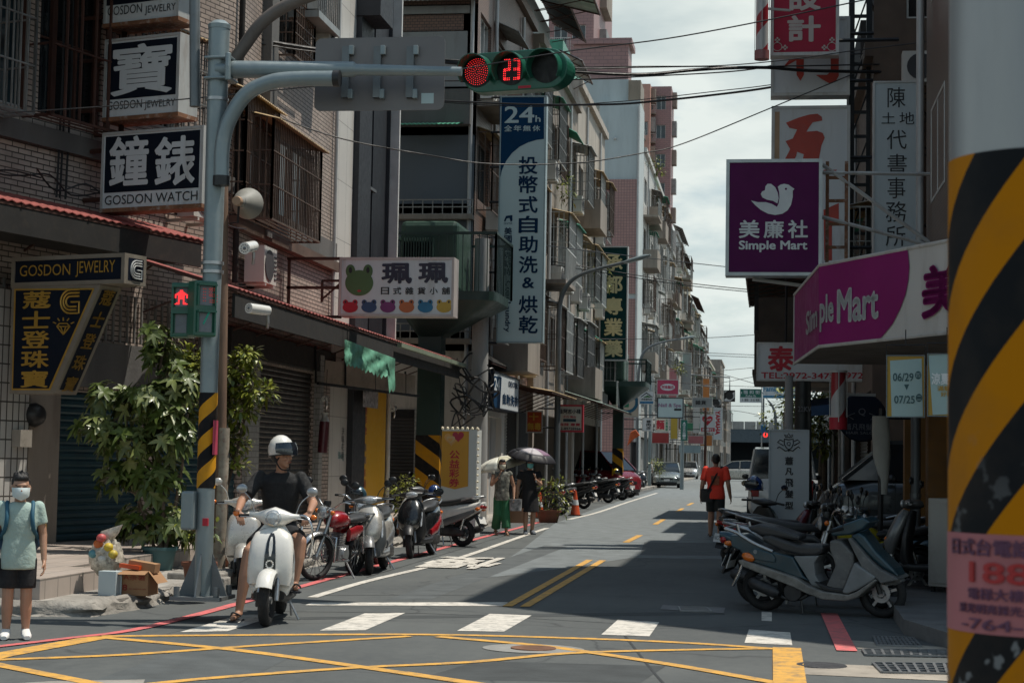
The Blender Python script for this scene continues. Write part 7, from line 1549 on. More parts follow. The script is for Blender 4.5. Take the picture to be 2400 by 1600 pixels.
#cars
def car(label,loc,rz,paint,L=4.2,Wd=1.7,Hh=1.5,kind="hatch",group="cars on the street",plate=True):
 """local: x forward, y left; body lofted across the length, glass and trim laid on it"""
 t=thing("car" if kind!="van" else "van",label,"car" if kind!="van" else "van",loc,rz,group);hw=Wd/2;x0,x1=-L/2,L/2;k=L/4.2
 if kind=="hatch":low=[(x0,.50,.28,.80),(x0+.12,.60,.40,.93),(x0+.9,.60,.46,1.0),(-.2,.58,.46,1.0),(.75*k,.57,.45,1.0),(1.35*k,.545,.40,.985),(1.85*k,.50,.30,.93),(x1,.44,.17,.72)];cab=[(x0+.10,.98,.68),(x0+.45,Hh-.06,.70),(-.35,Hh,.73),(.35*k,Hh-.06,.71),(1.18*k,.94,.74)]
 elif kind=="mpv":low=[(x0,.55,.36,.85),(x0+.1,.62,.46,.95),(x0+1,.64,.5,1.0),(0,.63,.5,1.0),(1.2*k,.62,.48,1.0),(1.75*k,.56,.38,.96),(x1-.1,.47,.26,.86),(x1,.42,.15,.68)];cab=[(x0+.08,1.05,.72),(x0+.35,Hh-.05,.74),(-.5,Hh,.76),(.55*k,Hh-.08,.73),(1.55*k,1.02,.76)]
 else:low=[(x0,.70,.42,.9),(x0+.08,.72,.5,.98),(0,.72,.5,1.0),(1.3*k,.72,.5,1.0),(1.8*k,.68,.42,.97),(x1-.08,.6,.34,.9),(x1,.55,.25,.8)];cab=[(x0+.04,1.18,.8),(x0+.16,Hh-.06,.80),(0,Hh,.81),(1.0*k,Hh-.05,.79),(1.75*k,1.16,.8)]
 MB().loft([((x,0,z),(0,hw*f,0),(0,0,h),5)for x,z,h,f in low],28).build("body",paint,t,smooth=45)
 g=MB();zb=low[3][1]+low[3][2]-.06;n=len(cab);prof=[(x,z)for x,z,f in cab]
 top=[];
 for x,z,f in cab:top+=[Vector((x,-hw*f*.9 if z>zb+.2 else-hw*.97*f/.75*.78,z)),Vector((x,hw*f*.9 if z>zb+.2 else hw*.97*f/.75*.78,z))]
 base=[Vector((prof[0][0],0,zb)),Vector((prof[-1][0],0,zb))]
 P=[(prof[0][0],zb)]+prof+[(prof[-1][0],zb)]
 wy=lambda z:hw*(.93-.16*max(0,(z-zb))/(Hh-zb))
 o=0;m_=len(P)
 for x,z in P:g.v+=[(x,-wy(z),z),(x,wy(z),z)]
 for i in range(m_-1):g.f.append((2*i,2*i+1,2*i+3,2*i+2))
 g.f.append(tuple(2*i for i in reversed(range(m_))));g.f.append(tuple(2*i+1 for i in range(m_)))
 g.build("window_glass",M_PANE,t,smooth=30)
 rf=MB();q=[p for p in P if p[1]>Hh-.12]
 for x,z in q:rf.v+=[(x,-wy(z)-.012,z+.012),(x,wy(z)+.012,z+.012),(x,-wy(z)-.012,z-.05),(x,wy(z)+.012,z-.05)]
 for i in range(len(q)-1):a=4*i;b=a+4;rf.f+=[(a,a+1,b+1,b),(a,b,b+2,a+2),(a+1,a+3,b+3,b+1)]
 rf.f+=[(0,2,3,1),(4*(len(q)-1),4*(len(q)-1)+1,4*(len(q)-1)+3,4*(len(q)-1)+2)]
 rf.build("roof",paint,t,smooth=40)
 for s in(1,-1):
  pl=MB();pts=[(Vector((P[-2][0],s*(wy(P[-2][1])+.004),P[-2][1])),Vector((P[-3][0],s*(wy(P[-3][1])+.004),P[-3][1]))),(Vector((P[1][0],s*(wy(P[1][1])+.004),P[1][1])),Vector((P[2][0],s*(wy(P[2][1])+.004),P[2][1])))]
  for a,b in pts:MB().bar(a,b,.06,.06).build("pillar",paint,t)
  MB().bar((.05,s*(wy(zb)+.004),zb),(.02,s*(wy(Hh-.05)+.004),Hh-.05),.07,.05).build("pillar",paint,t)
  pl.bar((P[1][0]+.9*k,s*(wy(zb)+.004),zb),(P[1][0]+.95*k,s*(wy(Hh-.05)+.004),Hh-.05),.07,.05)
  pl.build("pillar",paint,t)
  dr=MB();dr.box(-.02,s*hw*.99-.006,.35,-.01,s*hw*1.003,zb-.05).box(.95*k,s*hw*.99-.006,.35,.96*k,s*hw*1.0,zb-.05);dr.build("door_seam",M_BLACK,t)
  for x_ in(-.2,-1.1*k):MB().box(x_,s*hw*1.0-.01,zb-.2,x_+.16,s*hw*1.0+.025,zb-.16).build("door_handle",M_CHROME,t,bevel=.01)
  MB().ell((1.02*k,s*(hw+.09),zb+.03),(.07,.1,.07)).build("wing_mirror",paint if kind!="van" else M_BLACK,t,smooth=60)
  MB().ell((x1-.17*k,s*hw*.72,low[-2][1]+low[-2][2]*.45),(.14,.17,.075),M3=Matrix.Rotation(s*R(-18),3,'Z')).build("headlight",M_LENS,t,smooth=60)
  MB().box(x0-.012,s*hw*.78-.1,.72,x0+.1,s*hw*.78+.1,1.0 if kind!="van" else 1.15).build("tail_light",M_REDL,t,bevel=.02)
 MB().box(x1-.05,-hw*.42,low[-2][1]-.02,x1+.012,hw*.42,low[-2][1]+.09).build("grille",M_BLACK,t,bevel=.01)
 MB().box(x1-.1,-hw*.7,.24,x1+.02,hw*.7,.36).build("bumper_intake",M_BLACK,t,bevel=.02)
 if plate:
  MB().box(x1+.013,-.17,.40,x1+.025,.17,.52).build("number_plate",M_PLATE,t);MB().box(x0-.025,-.17,.55,x0-.01,.17,.67).build("number_plate",M_PLATE,t)
 for s in(1,-1):
  for x_ in(x1-.82*k,x0+.78*k):
   M4=Matrix.Translation((x_,s*(hw-.1),.31))@ROTX90
   w_=MB().lathe([(.19,-.09),(.29,-.095),(.31,-.06),(.31,.06),(.29,.095),(.19,.09)],24,M4,closed=True).build("wheel",M_TYRE,t,smooth=40)
   r_=MB().lathe([(.0,.0),(.05,-.07 if s>0 else.07),(.2,-.075 if s>0 else.075),(.2,.0)],24,M4);
   for q_ in range(6):a=q_*1.047;r_.bar(M4@Vector((.04*math.cos(a),.04*math.sin(a),-.085*s)),M4@Vector((.19*math.cos(a),.19*math.sin(a),-.085*s)),.035,.02)
   r_.build("rim",M_ALU,w_,smooth=40);MB().lathe([(.34,-.02),(.36,-.02),(.36,.02),(.34,.02)],24,Matrix.Translation((x_,s*(hw+.0),.33))@ROTX90,closed=True).build("wheel_arch",M_BLACK,t)
 return t
M_CGREY=M("car_grey",(.24,.27,.27),.28,.65,var=.05,coat=.8);M_CSIL=M("car_silver",(.45,.46,.46),.28,.6,var=.05,coat=.8);M_CWHT=M("car_white",(.68,.67,.64),.3,var=.04,coat=.8);M_CRED=M("van_red",(.19,.014,.022),.3,.1,var=.1,coat=.7);M_CBEI=M("car_pale",(.55,.53,.48),.3,.3,var=.05,coat=.7)
def on_road(px,py):p=PG(px,py);return p
p=PG(1557,1143);car("grey hatchback parked facing us on the left beyond the concrete wall",(p.x,p.y+1.9,0),R(-86),M_CGREY,3.8,1.7,1.52)
p=PG(1608,1122);car("silver car parked facing us behind the grey hatchback",(p.x+.1,p.y+2.1,0),R(-88),M_CSIL,4.5,1.75,1.6,"mpv")
p=PG(1735,1127);car("pale people carrier crossing the street sideways behind the man in red",(p.x,p.y,0),R(180),M_CBEI,4.9,1.85,1.75,"mpv")
car("white van at the right kerb half hidden by the crest sign, seen from behind",(PY(1800,1100,46).x+.35,46,0),R(90),M_CWHT,4.4,1.7,1.95,"van")
car("dark grey van in the gap between the right-hand buildings",(3.05,30.0,.14),R(180),M("van_dark",(.05,.056,.06),.35,.3,coat=.6),4.4,1.7,1.85,"van")
p=PG(1440,1165);car("dark red van nosing out of the garage behind the scooters",(p.x-1.12,p.y+.5,0),R(-30),M_CRED,4.4,1.7,1.95,"van")
#street things on the left
def lotto_banner():
 D=32.0;p=PY(1075,1215,D);t=thing("banner_stand","white and yellow lottery banner board with two hearts and a row of bulbs","banner",(p.x,D,.1),0);F=Frame((p.x,D,0),0)
 r=lambda x0,y0,x1,y1:(F.at(x0,(y0+y1)/2)[0],F.at((x0+x1)/2,y1)[1]-.1,F.at(x1,(y0+y1)/2)[0],F.at((x0+x1)/2,y0)[1]-.1)
 a,c,b,d=r(1034,1006,1116,1210);c=0
 MB().box(a,.01,c,b,.55,d).build("case",M("banner_white",(.60,.62,.60),.5,var=.05),t)
 a2,c2,b2,d2=r(1035,1010,1098,1146);MB().add([(a2,0,c2+.06),((a2+b2)/2,0,c2),(b2,0,c2+.06),(b2,0,d2),(a2,0,d2)],[(0,1,2,3,4)]).build("yellow_cloth",M("banner_gold",(.60,.30,.03),.55,var=.06),t)
 mb=MB();column(mb,"公益彩券",*r(1053,1055,1077,1140),-.006,.02);mb.build("lettering",M_REDI,t)
 def heart(cx,cy,s_,mat,y):
  pts=[]
  for i in range(28):
   k=2*math.pi*i/28;x_=16*math.sin(k)**3;z_=13*math.cos(k)-5*math.cos(2*k)-2*math.cos(3*k)-math.cos(4*k);q=F.at(cx+x_*s_,cy-z_*s_);pts.append((q[0],y,q[1]-.1))
  MB().add(list(reversed(pts)),[tuple(range(28))]).build("heart_emblem",mat,t)
 heart(1058,1028,1.05,M("heart_orange",(.66,.36,.12),.5),-.004);heart(1074,1022,.85,M("heart_red",(.42,.03,.06),.5),-.007);heart(1057,1029,.62,M("heart_pale",(.62,.42,.22),.5),-.008);heart(1056,1030,.35,M("heart_orange",(.66,.36,.12),.5),-.011)
 bl=MB()
 for i in range(8):bl.ell((a+(b-a)*i/7,.05,d+.02),.03,8,6)
 for i in range(14):bl.ell((b+.02,.05,d-i*.12),.022,8,6)
 bl.build("bulb_string",M("bulb_pale",(.7,.62,.45),.3),t)
lotto_banner()
def pot(t,z,r,h,mat,name="pot"):return MB().lathe([(r*.75,z),(r*.98,z+h*.86),(r*1.1,z+h*.86),(r*1.1,z+h),(r*.95,z+h),(r*.9,z+h*.85),(0,z+h*.85)],24).build(name,mat,t,smooth=35)
M_LEAF=M("leaf_dark",(.072,.105,.018),.5,var=.55,scale=5,coat=.08);M_LEAFG=M("leaf_glossy",(.21,.23,.025),.42,var=.5,scale=7,coat=.15);M_LEAFY=M("leaf_yellow_green",(.21,.23,.03),.4,var=.4,scale=6,coat=.2);M_BARK=M("bark",(.12,.09,.065),.85,var=.4,scale=12,bump=.5)
def leaf(mb,p,d,up,L,w,droop=.25,fold=.25):
 d=d.normalized();s=d.cross(up)
 if s.length<1e-4:s=d.orthogonal()
 s.normalize();n=s.cross(d);o=len(mb.v);prof=[(0,.08),(.25,.75),(.5,1),(.78,.62),(1,.03)]
 for k,wd in prof:
  c=p+d*L*k-n*0-Vector((0,0,1))*droop*L*k*k
  mb.v+=[tuple(c+s*w*wd/2+n*fold*w*wd/2),tuple(c),tuple(c-s*w*wd/2+n*fold*w*wd/2)]
 for i in range(4):
  a=o+3*i;mb.f+=[(a,a+1,a+4,a+3),(a+1,a+2,a+5,a+4)]
def rdir(r,up=.3):
 v=Vector((r.gauss(0,1),r.gauss(0,1),r.gauss(up,.6)));return v.normalized()
def plant(label,loc,clusters,leafL,leafW,mats,stems,palm=0,seed=1,potd=None,cat="plant",name="potted_plant",z0=0.0,per=1,droop=.3,group=None):
 """clusters: (centre, radii, count) clumps of foliage on stems"""
 t=thing(name,label,cat,loc,0,group);r=random.Random(seed)
 st=MB()
 for pts,rad in stems:st.tube(smooth_path(pts,4),[rad*(1-.6*i/(4*(len(pts)-1)))for i in range(4*(len(pts)-1)+1)],7)
 for c,rad,n in clusters:
  c=Vector(c);base=min((Vector(p)for pts,_ in stems for p in pts),key=lambda q:(q-c).length)
  st.tube([base,base.lerp(c,.6)+Vector((0,0,-.05)),c],[.012,.009,.004],5)
 st.build("stem",M_BARK,t,smooth=60);mbs=[MB()for _ in mats]
 for c,rad,n in clusters:
  for i in range(n):
   u=rdir(r,.15);k=r.random()**.45;p=Vector(c)+Vector((u.x*rad[0],u.y*rad[1],u.z*rad[2]))*k
   mb=mbs[r.choices(range(len(mats)),[3,1.6,.7][:len(mats)])[0]]
   if palm:
    ax=(u+Vector((0,0,.5))+Vector((r.gauss(0,.3),r.gauss(0,.3),0))).normalized();a1=ax.orthogonal().normalized();a2=ax.cross(a1)
    for j in range(palm):
     th=2*math.pi*j/palm+r.random()*.4;d=(a1*math.cos(th)+a2*math.sin(th)+ax*.25);L=leafL*r.uniform(.65,1.15);leaf(mb,p,d,ax,L,leafW*r.uniform(.8,1.2),droop*r.uniform(.5,1.6))
   else:leaf(mb,p,(u+rdir(r,-.1)*.8),(Vector((0,0,1))+u*.4),leafL*r.uniform(.6,1.3),leafW*r.uniform(.7,1.2),droop*r.uniform(.3,1.5))
 for mb,m in zip(mbs,mats):
  if mb.v:mb.build("foliage",m,t,smooth=180)
 if potd:pot(t,*potd)
 return t
def W_(px,py,D,base):return PY(px,py,D)-Vector(base)
D=20.6;B=PY(372,1395,D);B.z=.125;M_POTT=M("pot_teal",(.05,.12,.125),.55,var=.15,dirt=.3);M_POTR=M("pot_terracotta",(.22,.085,.05),.75,var=.2,dirt=.4)
cl=[((*W_(x,y,D+dy,B),),(rx*D/FPX,.34,ry*D/FPX),int(n*3.3))for x,y,dy,rx,ry,n in((350,935,0,75,60,22),(260,930,.1,60,45,15),(300,1030,-.1,80,70,22),(400,1010,.0,60,90,22),(360,1130,.1,85,70,22),(430,900,.1,50,70,13),(225,1000,-.1,45,40,8),(400,1230,.2,60,60,15),(330,1230,.1,60,60,12),(380,830,0,40,45,8),(365,780,-.05,25,18,4),(270,1120,0,50,50,9))]
plant("large dark plant with broad palmate leaves in a teal pot left of the signal pole",B,cl,.165,.062,(M_LEAF,M("leaf_dusty",(.16,.19,.06),.45,var=.4,scale=5,coat=.12)),[([(0,0,.2),(.02,0,.8),(-.1,.05,1.4),(-.1,0,2.2),(0,0,2.9)],.035),([(.05,0,.2),(.2,.05,1.0),(.3,0,1.9)],.03),([(-.05,0,.2),(-.3,0,.9),(-.5,0,1.9)],.025)],palm=6,seed=3,potd=(0,.2,.28,M_POTT))
D=21.6;B=PY(520,1390,D);B.z=.125;r_=random.Random(2)
cl=[((*W_(x,y,D+dy,B),),(rx*D/FPX,.25,ry*D/FPX),int(n*3.2))for x,y,dy,rx,ry,n in((550,875,0,52,50,95),(580,835,0,30,34,50),(595,920,0,58,36,95),(550,960,0,55,45,110),(520,1030,0,50,45,85),(525,910,.1,35,60,60),(555,1040,.1,30,40,40),(465,870,-.1,55,60,95),(425,850,-.1,50,50,75),(440,940,-.1,45,50,50),(380,800,.1,20,30,20),(560,1085,0,22,25,18))]
plant("bushy small-leaved tree with glossy sunlit yellow-green leaves behind the signal pole",B,cl,.105,.055,(M_LEAFG,M_LEAFY,M_LEAF),[([(0,0,0),(.02,0,.9),(-.05,0,1.6),(.1,0,2.6)],.04),([(0,0,.9),(.2,0,1.7),(.3,0,2.3)],.025)],seed=5,cat="tree",name="small_tree",potd=(0,.22,.3,M_POTR))
B=PG(428,1392,.125);plant("sparse plant in a terracotta pot at the foot of the signal pole",B+Vector((0,.5,0)),[((.0,0,.6),(.22,.2,.2),60),((-.15,0,.8),(.2,.2,.2),40)],.08,.04,(M_LEAF,M_LEAFG),[([(0,0,.2),(0,0,.6),(-.1,0,.9)],.015)],seed=8,potd=(0,.17,.3,M_POTR),group="low pots")
D=31.5;B=PY(945,1215,D);B.z=.12;k=D/FPX;plant("bright yellow-green shrub between the black scooter and the striped column",B,[((0,0,.55),(.22,.2,.25),110),((.1,0,.95),(.2,.18,.2),100),((-.12,0,.8),(.2,.2,.2),90),((.05,0,.3),(.2,.2,.15),50)],.075,.045,(M_LEAFY,M_LEAFG),[([(0,0,0),(0,0,.5),(.05,0,1)],.02)],seed=9,cat="shrub",name="shrub",potd=(0,.18,.2,M_POTR))
D=43;B=PY(1285,1222,D);B.z=.0;plant("tangled planter shrub behind the woman in black with leaves spilling over",B,[((x_,0,z_),(.25,.25,.22),60)for x_,z_ in((-.25,.55),(.1,.7),(.35,.6),(.0,.95),(.25,.95),(-.1,.35),(.3,.35))],.11,.05,(M_LEAF,M_LEAFG,M_LEAFY),[([(0,0,.2),(.05,0,.6),(.1,0,1.1)],.02)],seed=12,cat="shrub",name="shrub",potd=(0,.3,.3,M_POTR))
for lab,px,py,D,rr,n,sd,base in(("sunlit yellowish tree crown between the dark column and the barber pole",1922,945,64,1.5,700,21,1085),("dark tree behind the slim grey pole on the right",1838,965,80,1.4,600,22,1085),("dim tree under the blue tarpaulin past the dark column",1930,1015,58,.9,350,23,1085)):
 c=PY(px,py,D);B=Vector((c.x,D,0));r2=random.Random(sd)
 cl=[((r2.uniform(-.7,.7)*rr,r2.uniform(-.6,.6)*rr,c.z+r2.uniform(-.7,.7)*rr),(rr*.55,)*3,n//7)for _ in range(7)]
 plant(lab,B,cl,.24,.13,(M_LEAFG,M_LEAF,M_LEAFY),[([(0,0,0),(.05,0,c.z*.5),(0,0,c.z)],.12)],seed=sd,cat="tree",name="tree",group="trees on the right")
for lab,px,py,D,sd in(("green climbing plant on the beige block's balcony under green shades",1408,640,69,31),("plants hanging from a mid-row balcony on the left",1590,860,104,32),("potted greenery before the far left shopfronts",1540,1085,100,33),("roof plant on top of the white-tiled block",1538,385,84,34),("dry yellow plant on the beige balcony beside the laundry sign",1318,430,57,35)):
 c=PY(px,py,D);plant(lab,c,[((0,-.2,0),(.45,.3,.4),90),((.2,-.2,-.4),(.3,.2,.4),50)],.16,.07,(M_LEAFG,M_LEAF,M_LEAFY),[([(0,0,-.6),(0,-.1,.1)],.02)],seed=sd,cat="plant",name="balcony_plant",group="plants on balconies")
M_CARD=M("cardboard",(.36,.20,.10),.8,var=.12,scale=3,dirt=.15);M_CARDW=M("white_carton",(.46,.53,.55),.6,var=.05)
def boxat(label,px0,px1,py0,py1,D,depth,mat,z=.125,rz=0.0,name="carton"):
 a,b=PY(px0,py1,D),PY(px1,py1,D);h_=PY(px0,py0,D).z-PY(px0,py1,D).z;t=thing(name,label,"box",((a.x+b.x)/2,D,z),rz,"cartons by the pots");w_=(b.x-a.x)/2
 MB().box(-w_,0,0,w_,depth,h_).build("carton_body",mat,t,bevel=.004);return t,w_,h_
D=PG(260,1396,.125).y
t,w_,h_=boxat("upright white carton left of the cardboard box on the pavement",228,271,1338,1396,D,.12,M_CARDW,rz=R(-6));t,w_,h_=boxat("second flat white carton wedged between the white one and the brown box",271,284,1338,1396,D+.08,.1,M_CARDW,rz=R(25))
t,w_,h_=boxat("open brown cardboard box printed in red with rubbish on top",282,346,1335,1393,D+.12,.3,M_CARD)
mb=MB();letters(mb,"A茶薯",-w_*.8,h_*.62,w_*.8,h_*.88,-.004,.01);letters(mb,"8",-w_*.85,.05,-w_*.5,h_*.45,-.004,.03);letters(mb,"台灣好茶",-w_*.4,.06,w_*.9,h_*.3,-.004,.01);mb.build("lettering",M("carton_print",(.28,.03,.02),.7),t)
MB().add([(-w_,0,h_),(w_,0,h_),(w_,-.1,h_-.03),(-w_,-.1,h_-.03)],[(0,3,2,1)]).add([(w_,0,h_),(w_,.3,h_),(w_+.1,.3,h_-.12),(w_+.1,0,h_-.12)],[(0,3,2,1)]).build("flap",M_CARD,t)
MB().box(-.13,.05,h_,.15,.2,h_+.09,Matrix.Rotation(R(8),4,'Y')).build("tray",M_CARD,t);MB().bar((-.17,.05,h_+.05),(.05,.02,h_+.03),.05,.04).build("orange_wrapper",M("orange_plastic",(.6,.08,.015),.4),t)
q=PY(248,1335,D+.35);t=thing("plastic_bag","bulging translucent bag of colourful rubbish behind the white carton","bag",(q.x,D+.35,.32),0);rr=random.Random(6);mb=MB()
m_=MB().ell((0,0,.16),(.17,.14,.19),18,12);m_.v=[(x+rr.uniform(-.02,.02),y+rr.uniform(-.02,.02),z+rr.uniform(-.025,.025))for x,y,z in m_.v];m_.loft([((0,0,.32),(.05,0,0),(0,.04,0),2),((.03,0,.40),(.1,0,.02),(0,.05,0),2),((.05,0,.46),(.12,0,.04),(0,.02,0),2)],10);m_.build("sack",M("bag_print",(.50,.46,.38),.3,var=.7,scale=14,coat=.4),t,smooth=40)
for i,(x_,z_,c_)in enumerate(((-.05,.3,(.6,.14,.03)),(.06,.27,(.62,.45,.04)),(.11,.2,(.5,.38,.05)),(-.1,.2,(.12,.3,.34)),(.0,.15,(.62,.6,.55)),(-.02,.36,(.55,.1,.1)))):MB().ell((x_,-.10,z_),(.05,.05,.045),10,7).build("rubbish",M("rubbish_%s"%"orange yellow ochre teal white red".split()[i],c_,.5),t,smooth=60)
q=PY(749,1060,30.8);t=thing("hanging_canister","dark red canister wrapped in clear plastic hanging beside the grey shutter","canister",(q.x+.05,30.8,q.z),0);MB().cyl((0,0,0),(.03,0,.56),.09,n=16).build("canister_body",M("wine_red",(.09,.012,.02),.35,coat=.4),t,smooth=40);MB().lathe([(.09,.56),(.06,.62),(.05,.68),(.08,.72)],12,Matrix.Translation((.03,0,0))).build("plastic_wrap",M("clear_wrap",(.4,.4,.38),.2),t,smooth=60);MB().tube([(.03,0,.6),(.05,.02,1.5)],.006,5).build("cord",M_BLACK,t)
def cloth():
 D0,D1=28.4,31.0;t=thing("torn_cloth","torn green cloth draped over the awning edge above the yellow panel","cloth",PY(812,830,D0),0);o=t.location;mb=MB();n,m_=26,8;rr=random.Random(3)
 for i in range(n+1):
  k=i/n;px=808+118*k;yt=795+45*k;yb=846+42*k+(8 if i%2 else 0)+rr.uniform(-4,4)+(28 if i>n-4 else 0);D=D0+(D1-D0)*k
  for j in range(m_+1):
   f=j/m_;p=PY(px+rr.uniform(-1,1),yt+(yb-yt)*f,D-.06*math.sin(f*9+i*.8));mb.v.append(tuple(p-o))
 for i in range(n):
  for j in range(m_):a=i*(m_+1)+j;mb.f.append((a,a+m_+1,a+m_+2,a+1))
 mb.build("cloth_sheet",M("torn_green",(.13,.36,.25),.7,var=.35,scale=6,dirt=.4,dirtc=(.25,.3,.2)),t,smooth=60);f_=MB()
 for k in(.0,.33,.66,1.0):
  a=PY(740+210*k,810+60*k,31+5*k)-o;b=PY(740+210*k,898+26*k,31+5*k)-o;f_.bar(a,b,.035)
 a=PY(745,898,31)-o;b=PY(980,928,36.3)-o;f_.bar(a,b,.05);f_.build("frame_bar",M_STEELD,t)
 a,b=PY(748,838,31.2)-o,PY(985,880,36.5)-o;c_,d_=PY(748,894,31.2)-o,PY(985,926,36.5)-o;v=Vector((-.12,.06,0));MB().add([tuple(a+v),tuple(b+v),tuple(d_+v),tuple(c_+v)],[(3,2,1,0)]).build("cream_board",M("cream_board",(.46,.40,.33),.7,var=.2,dirt=.35),t)
cloth()
def cone(label,px,py):
 p=PG(px,py);t=thing("traffic_cone",label,"traffic cone",p,0,"traffic cones");MB().box(-.18,-.18,0,.18,.18,.03).build("base",M_BLACK,t);MB().lathe([(.14,.03),(.03,.68),(0,.69)],18).build("cone",M("cone_orange",(.60,.09,.03),.5),t,smooth=40);MB().lathe([(.098,.3),(.075,.44),(.076,.44),(.099,.3)],18,closed=True).build("white_band",M_SW,t)
cone("orange traffic cone by the concrete wall left of the grey hatchback",1508,1142);cone("orange cone at the tail of the black scooter past the women",1348,1208);cone("orange cone behind the woman in black",1264,1214)
p=PG(1490,1138);t=thing("concrete_wall","low pale concrete wall past the black lamp post","wall",(p.x-.9,p.y+1,0),0);MB().box(-1.2,0,0,.35,.3,1.75).build("wall_slab",M_CONC,t,bevel=.02);MB().box(-1.25,-.04,1.75,.4,.34,1.9).build("coping",M_PLAST,t)
p=PY(1430,1000,64);t=thing("lean_to","ragged lean-to roof of corrugated sheets over the red van's garage","shelter",(-6.95,60,0),R(90),None);awning(t,0,13,3.9,1.3,.4,M("grey_green_sheet",(.17,.23,.20),.6,.1,var=.4,dirt=.5,dirtc=(.25,.22,.18)),name="sheet_roof");
p=PY(1922,967,50);t=thing("tarpaulin","blue tarpaulin shade stretched beyond the dark column on the right","tarpaulin",(p.x,50,p.z),0);MB().add([(-.35,-.6,.15),(.5,-.6,.25),(.6,.9,.5),(-.3,.9,.4),(-.35,-.62,-.12),(.5,-.62,-.05)],[(0,1,2,3),(4,5,1,0)]).build("sheet",M("tarp_blue",(.01,.07,.20),.5),t);MB().bar((.5,.9,.4),(1.6,1.2,.4),.04).build("pole",M_STEELD,t)
p=PG(2208,1390,.14);t=thing("cabinet","pale metal cabinet standing by the shop pillars left of the striped pole","cabinet",(p.x+.25,p.y+.3,.14),R(-30));hh=PY(2208,1168,p.y).z-.14;MB().box(-.3,-.25,.06,.3,.25,hh).build("cabinet_body",M("cabinet_grey",(.33,.32,.30),.5,var=.08,dirt=.2),t,bevel=.012);MB().box(-.27,-.262,.1,.27,-.251,hh-.05).build("door",M("cabinet_grey",(.33,.32,.30)),t,bevel=.004)
for sx in(-1,1):MB().box(sx*.26-.02,-.22,0,sx*.26+.02,-.18,.06).build("leg",M_STEELD,t)
p=PY(2062,1235,23.0);t=thing("hanging_cloth","pale cloth wrapped round a post beside the round black board","cloth",(p.x,23.0,.14),0);zz_=PY(2062,975,23).z-.14
MB().tube([(0,0,0),(.02,0,zz_+.1)],.035,8).build("post",M_STEELD,t);MB().loft([((.0,0,zz_),(.10,0,0),(0,.08,0),2.5),((.01,0,zz_-.2),(.115,0,0),(0,.08,0),2.5),((.02,0,zz_-.52),(.11,0,0),(0,.07,0),2.2),((.05,0,zz_-.8),(.06,0,0),(0,.05,0),2),((.04,0,zz_-1.0),(.05,0,0),(0,.04,0),2)],14).build("cloth_sheet",M("pale_cloth",(.36,.36,.34),.8,var=.2),t,smooth=60)
t=thing("pillar_post","grey round drainpipe post in front of the orange pillars","post",(PY(2146,1200,23.4).x,23.4,.14),0);MB().cyl((0,0,0),(0,0,3),.065,n=14).build("pipe",M("post_grey",(.12,.135,.15),.45,.2),t,smooth=40);MB().cyl((0,0,1.0),(0,0,1.05),.075,n=14).build("joint_band",M_GALVD,t)
rr=random.Random(17)
for lab,px,py,D,w_,h2,c in(("small plain red board low over the far shopfronts, nearest of the plain boards",1548,1026,108,1.1,.7,(.42,.05,.05)),("narrow plain yellow upright board past the noodle shop sign",1580,1000,112,.5,1.6,(.60,.42,.06)),("plain pale blue board above the silver car",1617,1052,125,1.6,.6,(.3,.42,.48)),("plain orange board under the red heart sign",1655,1032,124,.9,.8,(.55,.2,.05)),("narrow plain white upright board left of the motor sign",1632,975,135,.5,2.6,(.6,.6,.57)),("plain green board beneath the far street lamp arm",1630,1000,145,1.4,.7,(.03,.2,.1)),("plain pink upright board high on the beige far block",1577,905,122,.6,2.6,(.5,.2,.22)),("plain grey upright board high on the far row",1610,870,140,.7,3.0,(.35,.36,.36)),("plain teal upright board near the end of the far row",1655,925,170,.7,3.2,(.05,.25,.27)),("plain cream upright board at the very end of the far row",1672,965,200,.8,2.8,(.5,.46,.36))):
 k=FPX/D;q=Sign("box_sign",lab,px-w_*k/2,py-h2*k/2,px+w_*k/2,py+h2*k/2,D,.2,0,face=M("board_%03d"%px,c,.5,var=.15,dirt=.3,streak=True),group="plain boards far down the street");q.arm([[(-7.4-q.root.location.x,.1,q.H*.5),(q.a,.1,q.H*.5)]],.03,M_STEELD)
#people (local: x the way they face, y their left, z up)
def skin_mat(name,c):
 m=M(name,c,.5,var=.1,scale=6);return m
SK1=skin_mat("skin_tan",(.38,.20,.13));SK2=skin_mat("skin_warm",(.42,.235,.155));HAIR=M("hair_black",(.012,.011,.011),.55,var=.3,scale=20,bump=.5,bscale=60)
def hand(mb,w,d,pn,thumb,s=1.0,curl=.5):
 """palm, four unequal bent fingers and a thumb; d along the hand, pn out of the palm, thumb to its side"""
 d,pn,th=Vector(d).normalized(),Vector(pn).normalized(),Vector(thumb).normalized();w=Vector(w)
 mb.loft([(w,th*.024*s,pn*.018*s,2.5),(w+d*.045*s,th*.038*s,pn*.016*s,3),(w+d*.085*s,th*.04*s,pn*.014*s,3)],12)
 for i,(o,L)in enumerate(((.03,.068),(.011,.078),(-.009,.072),(-.028,.056))):
  p=w+d*.08*s+th*o*s;a=d;L*=s
  for k,f in enumerate((.45,.32,.25)):
   a=(a*math.cos(curl*(.5+.5*k))+pn*math.sin(curl*(.5+.5*k))).normalized();q=p+a*L*f;mb.cap(p,q,(.0088-.0008*k)*s,(.008-.0008*k)*s,8);p=q
 p=w+d*.025*s+th*.026*s;q=p+(d*.6+th*.75+pn*.25).normalized()*.04*s;mb.cap(p,q,.011*s,.0095*s,8);mb.cap(q,q+(d*.85+th*.2+pn*.45).normalized()*.03*s,.0095*s,.008*s,8)
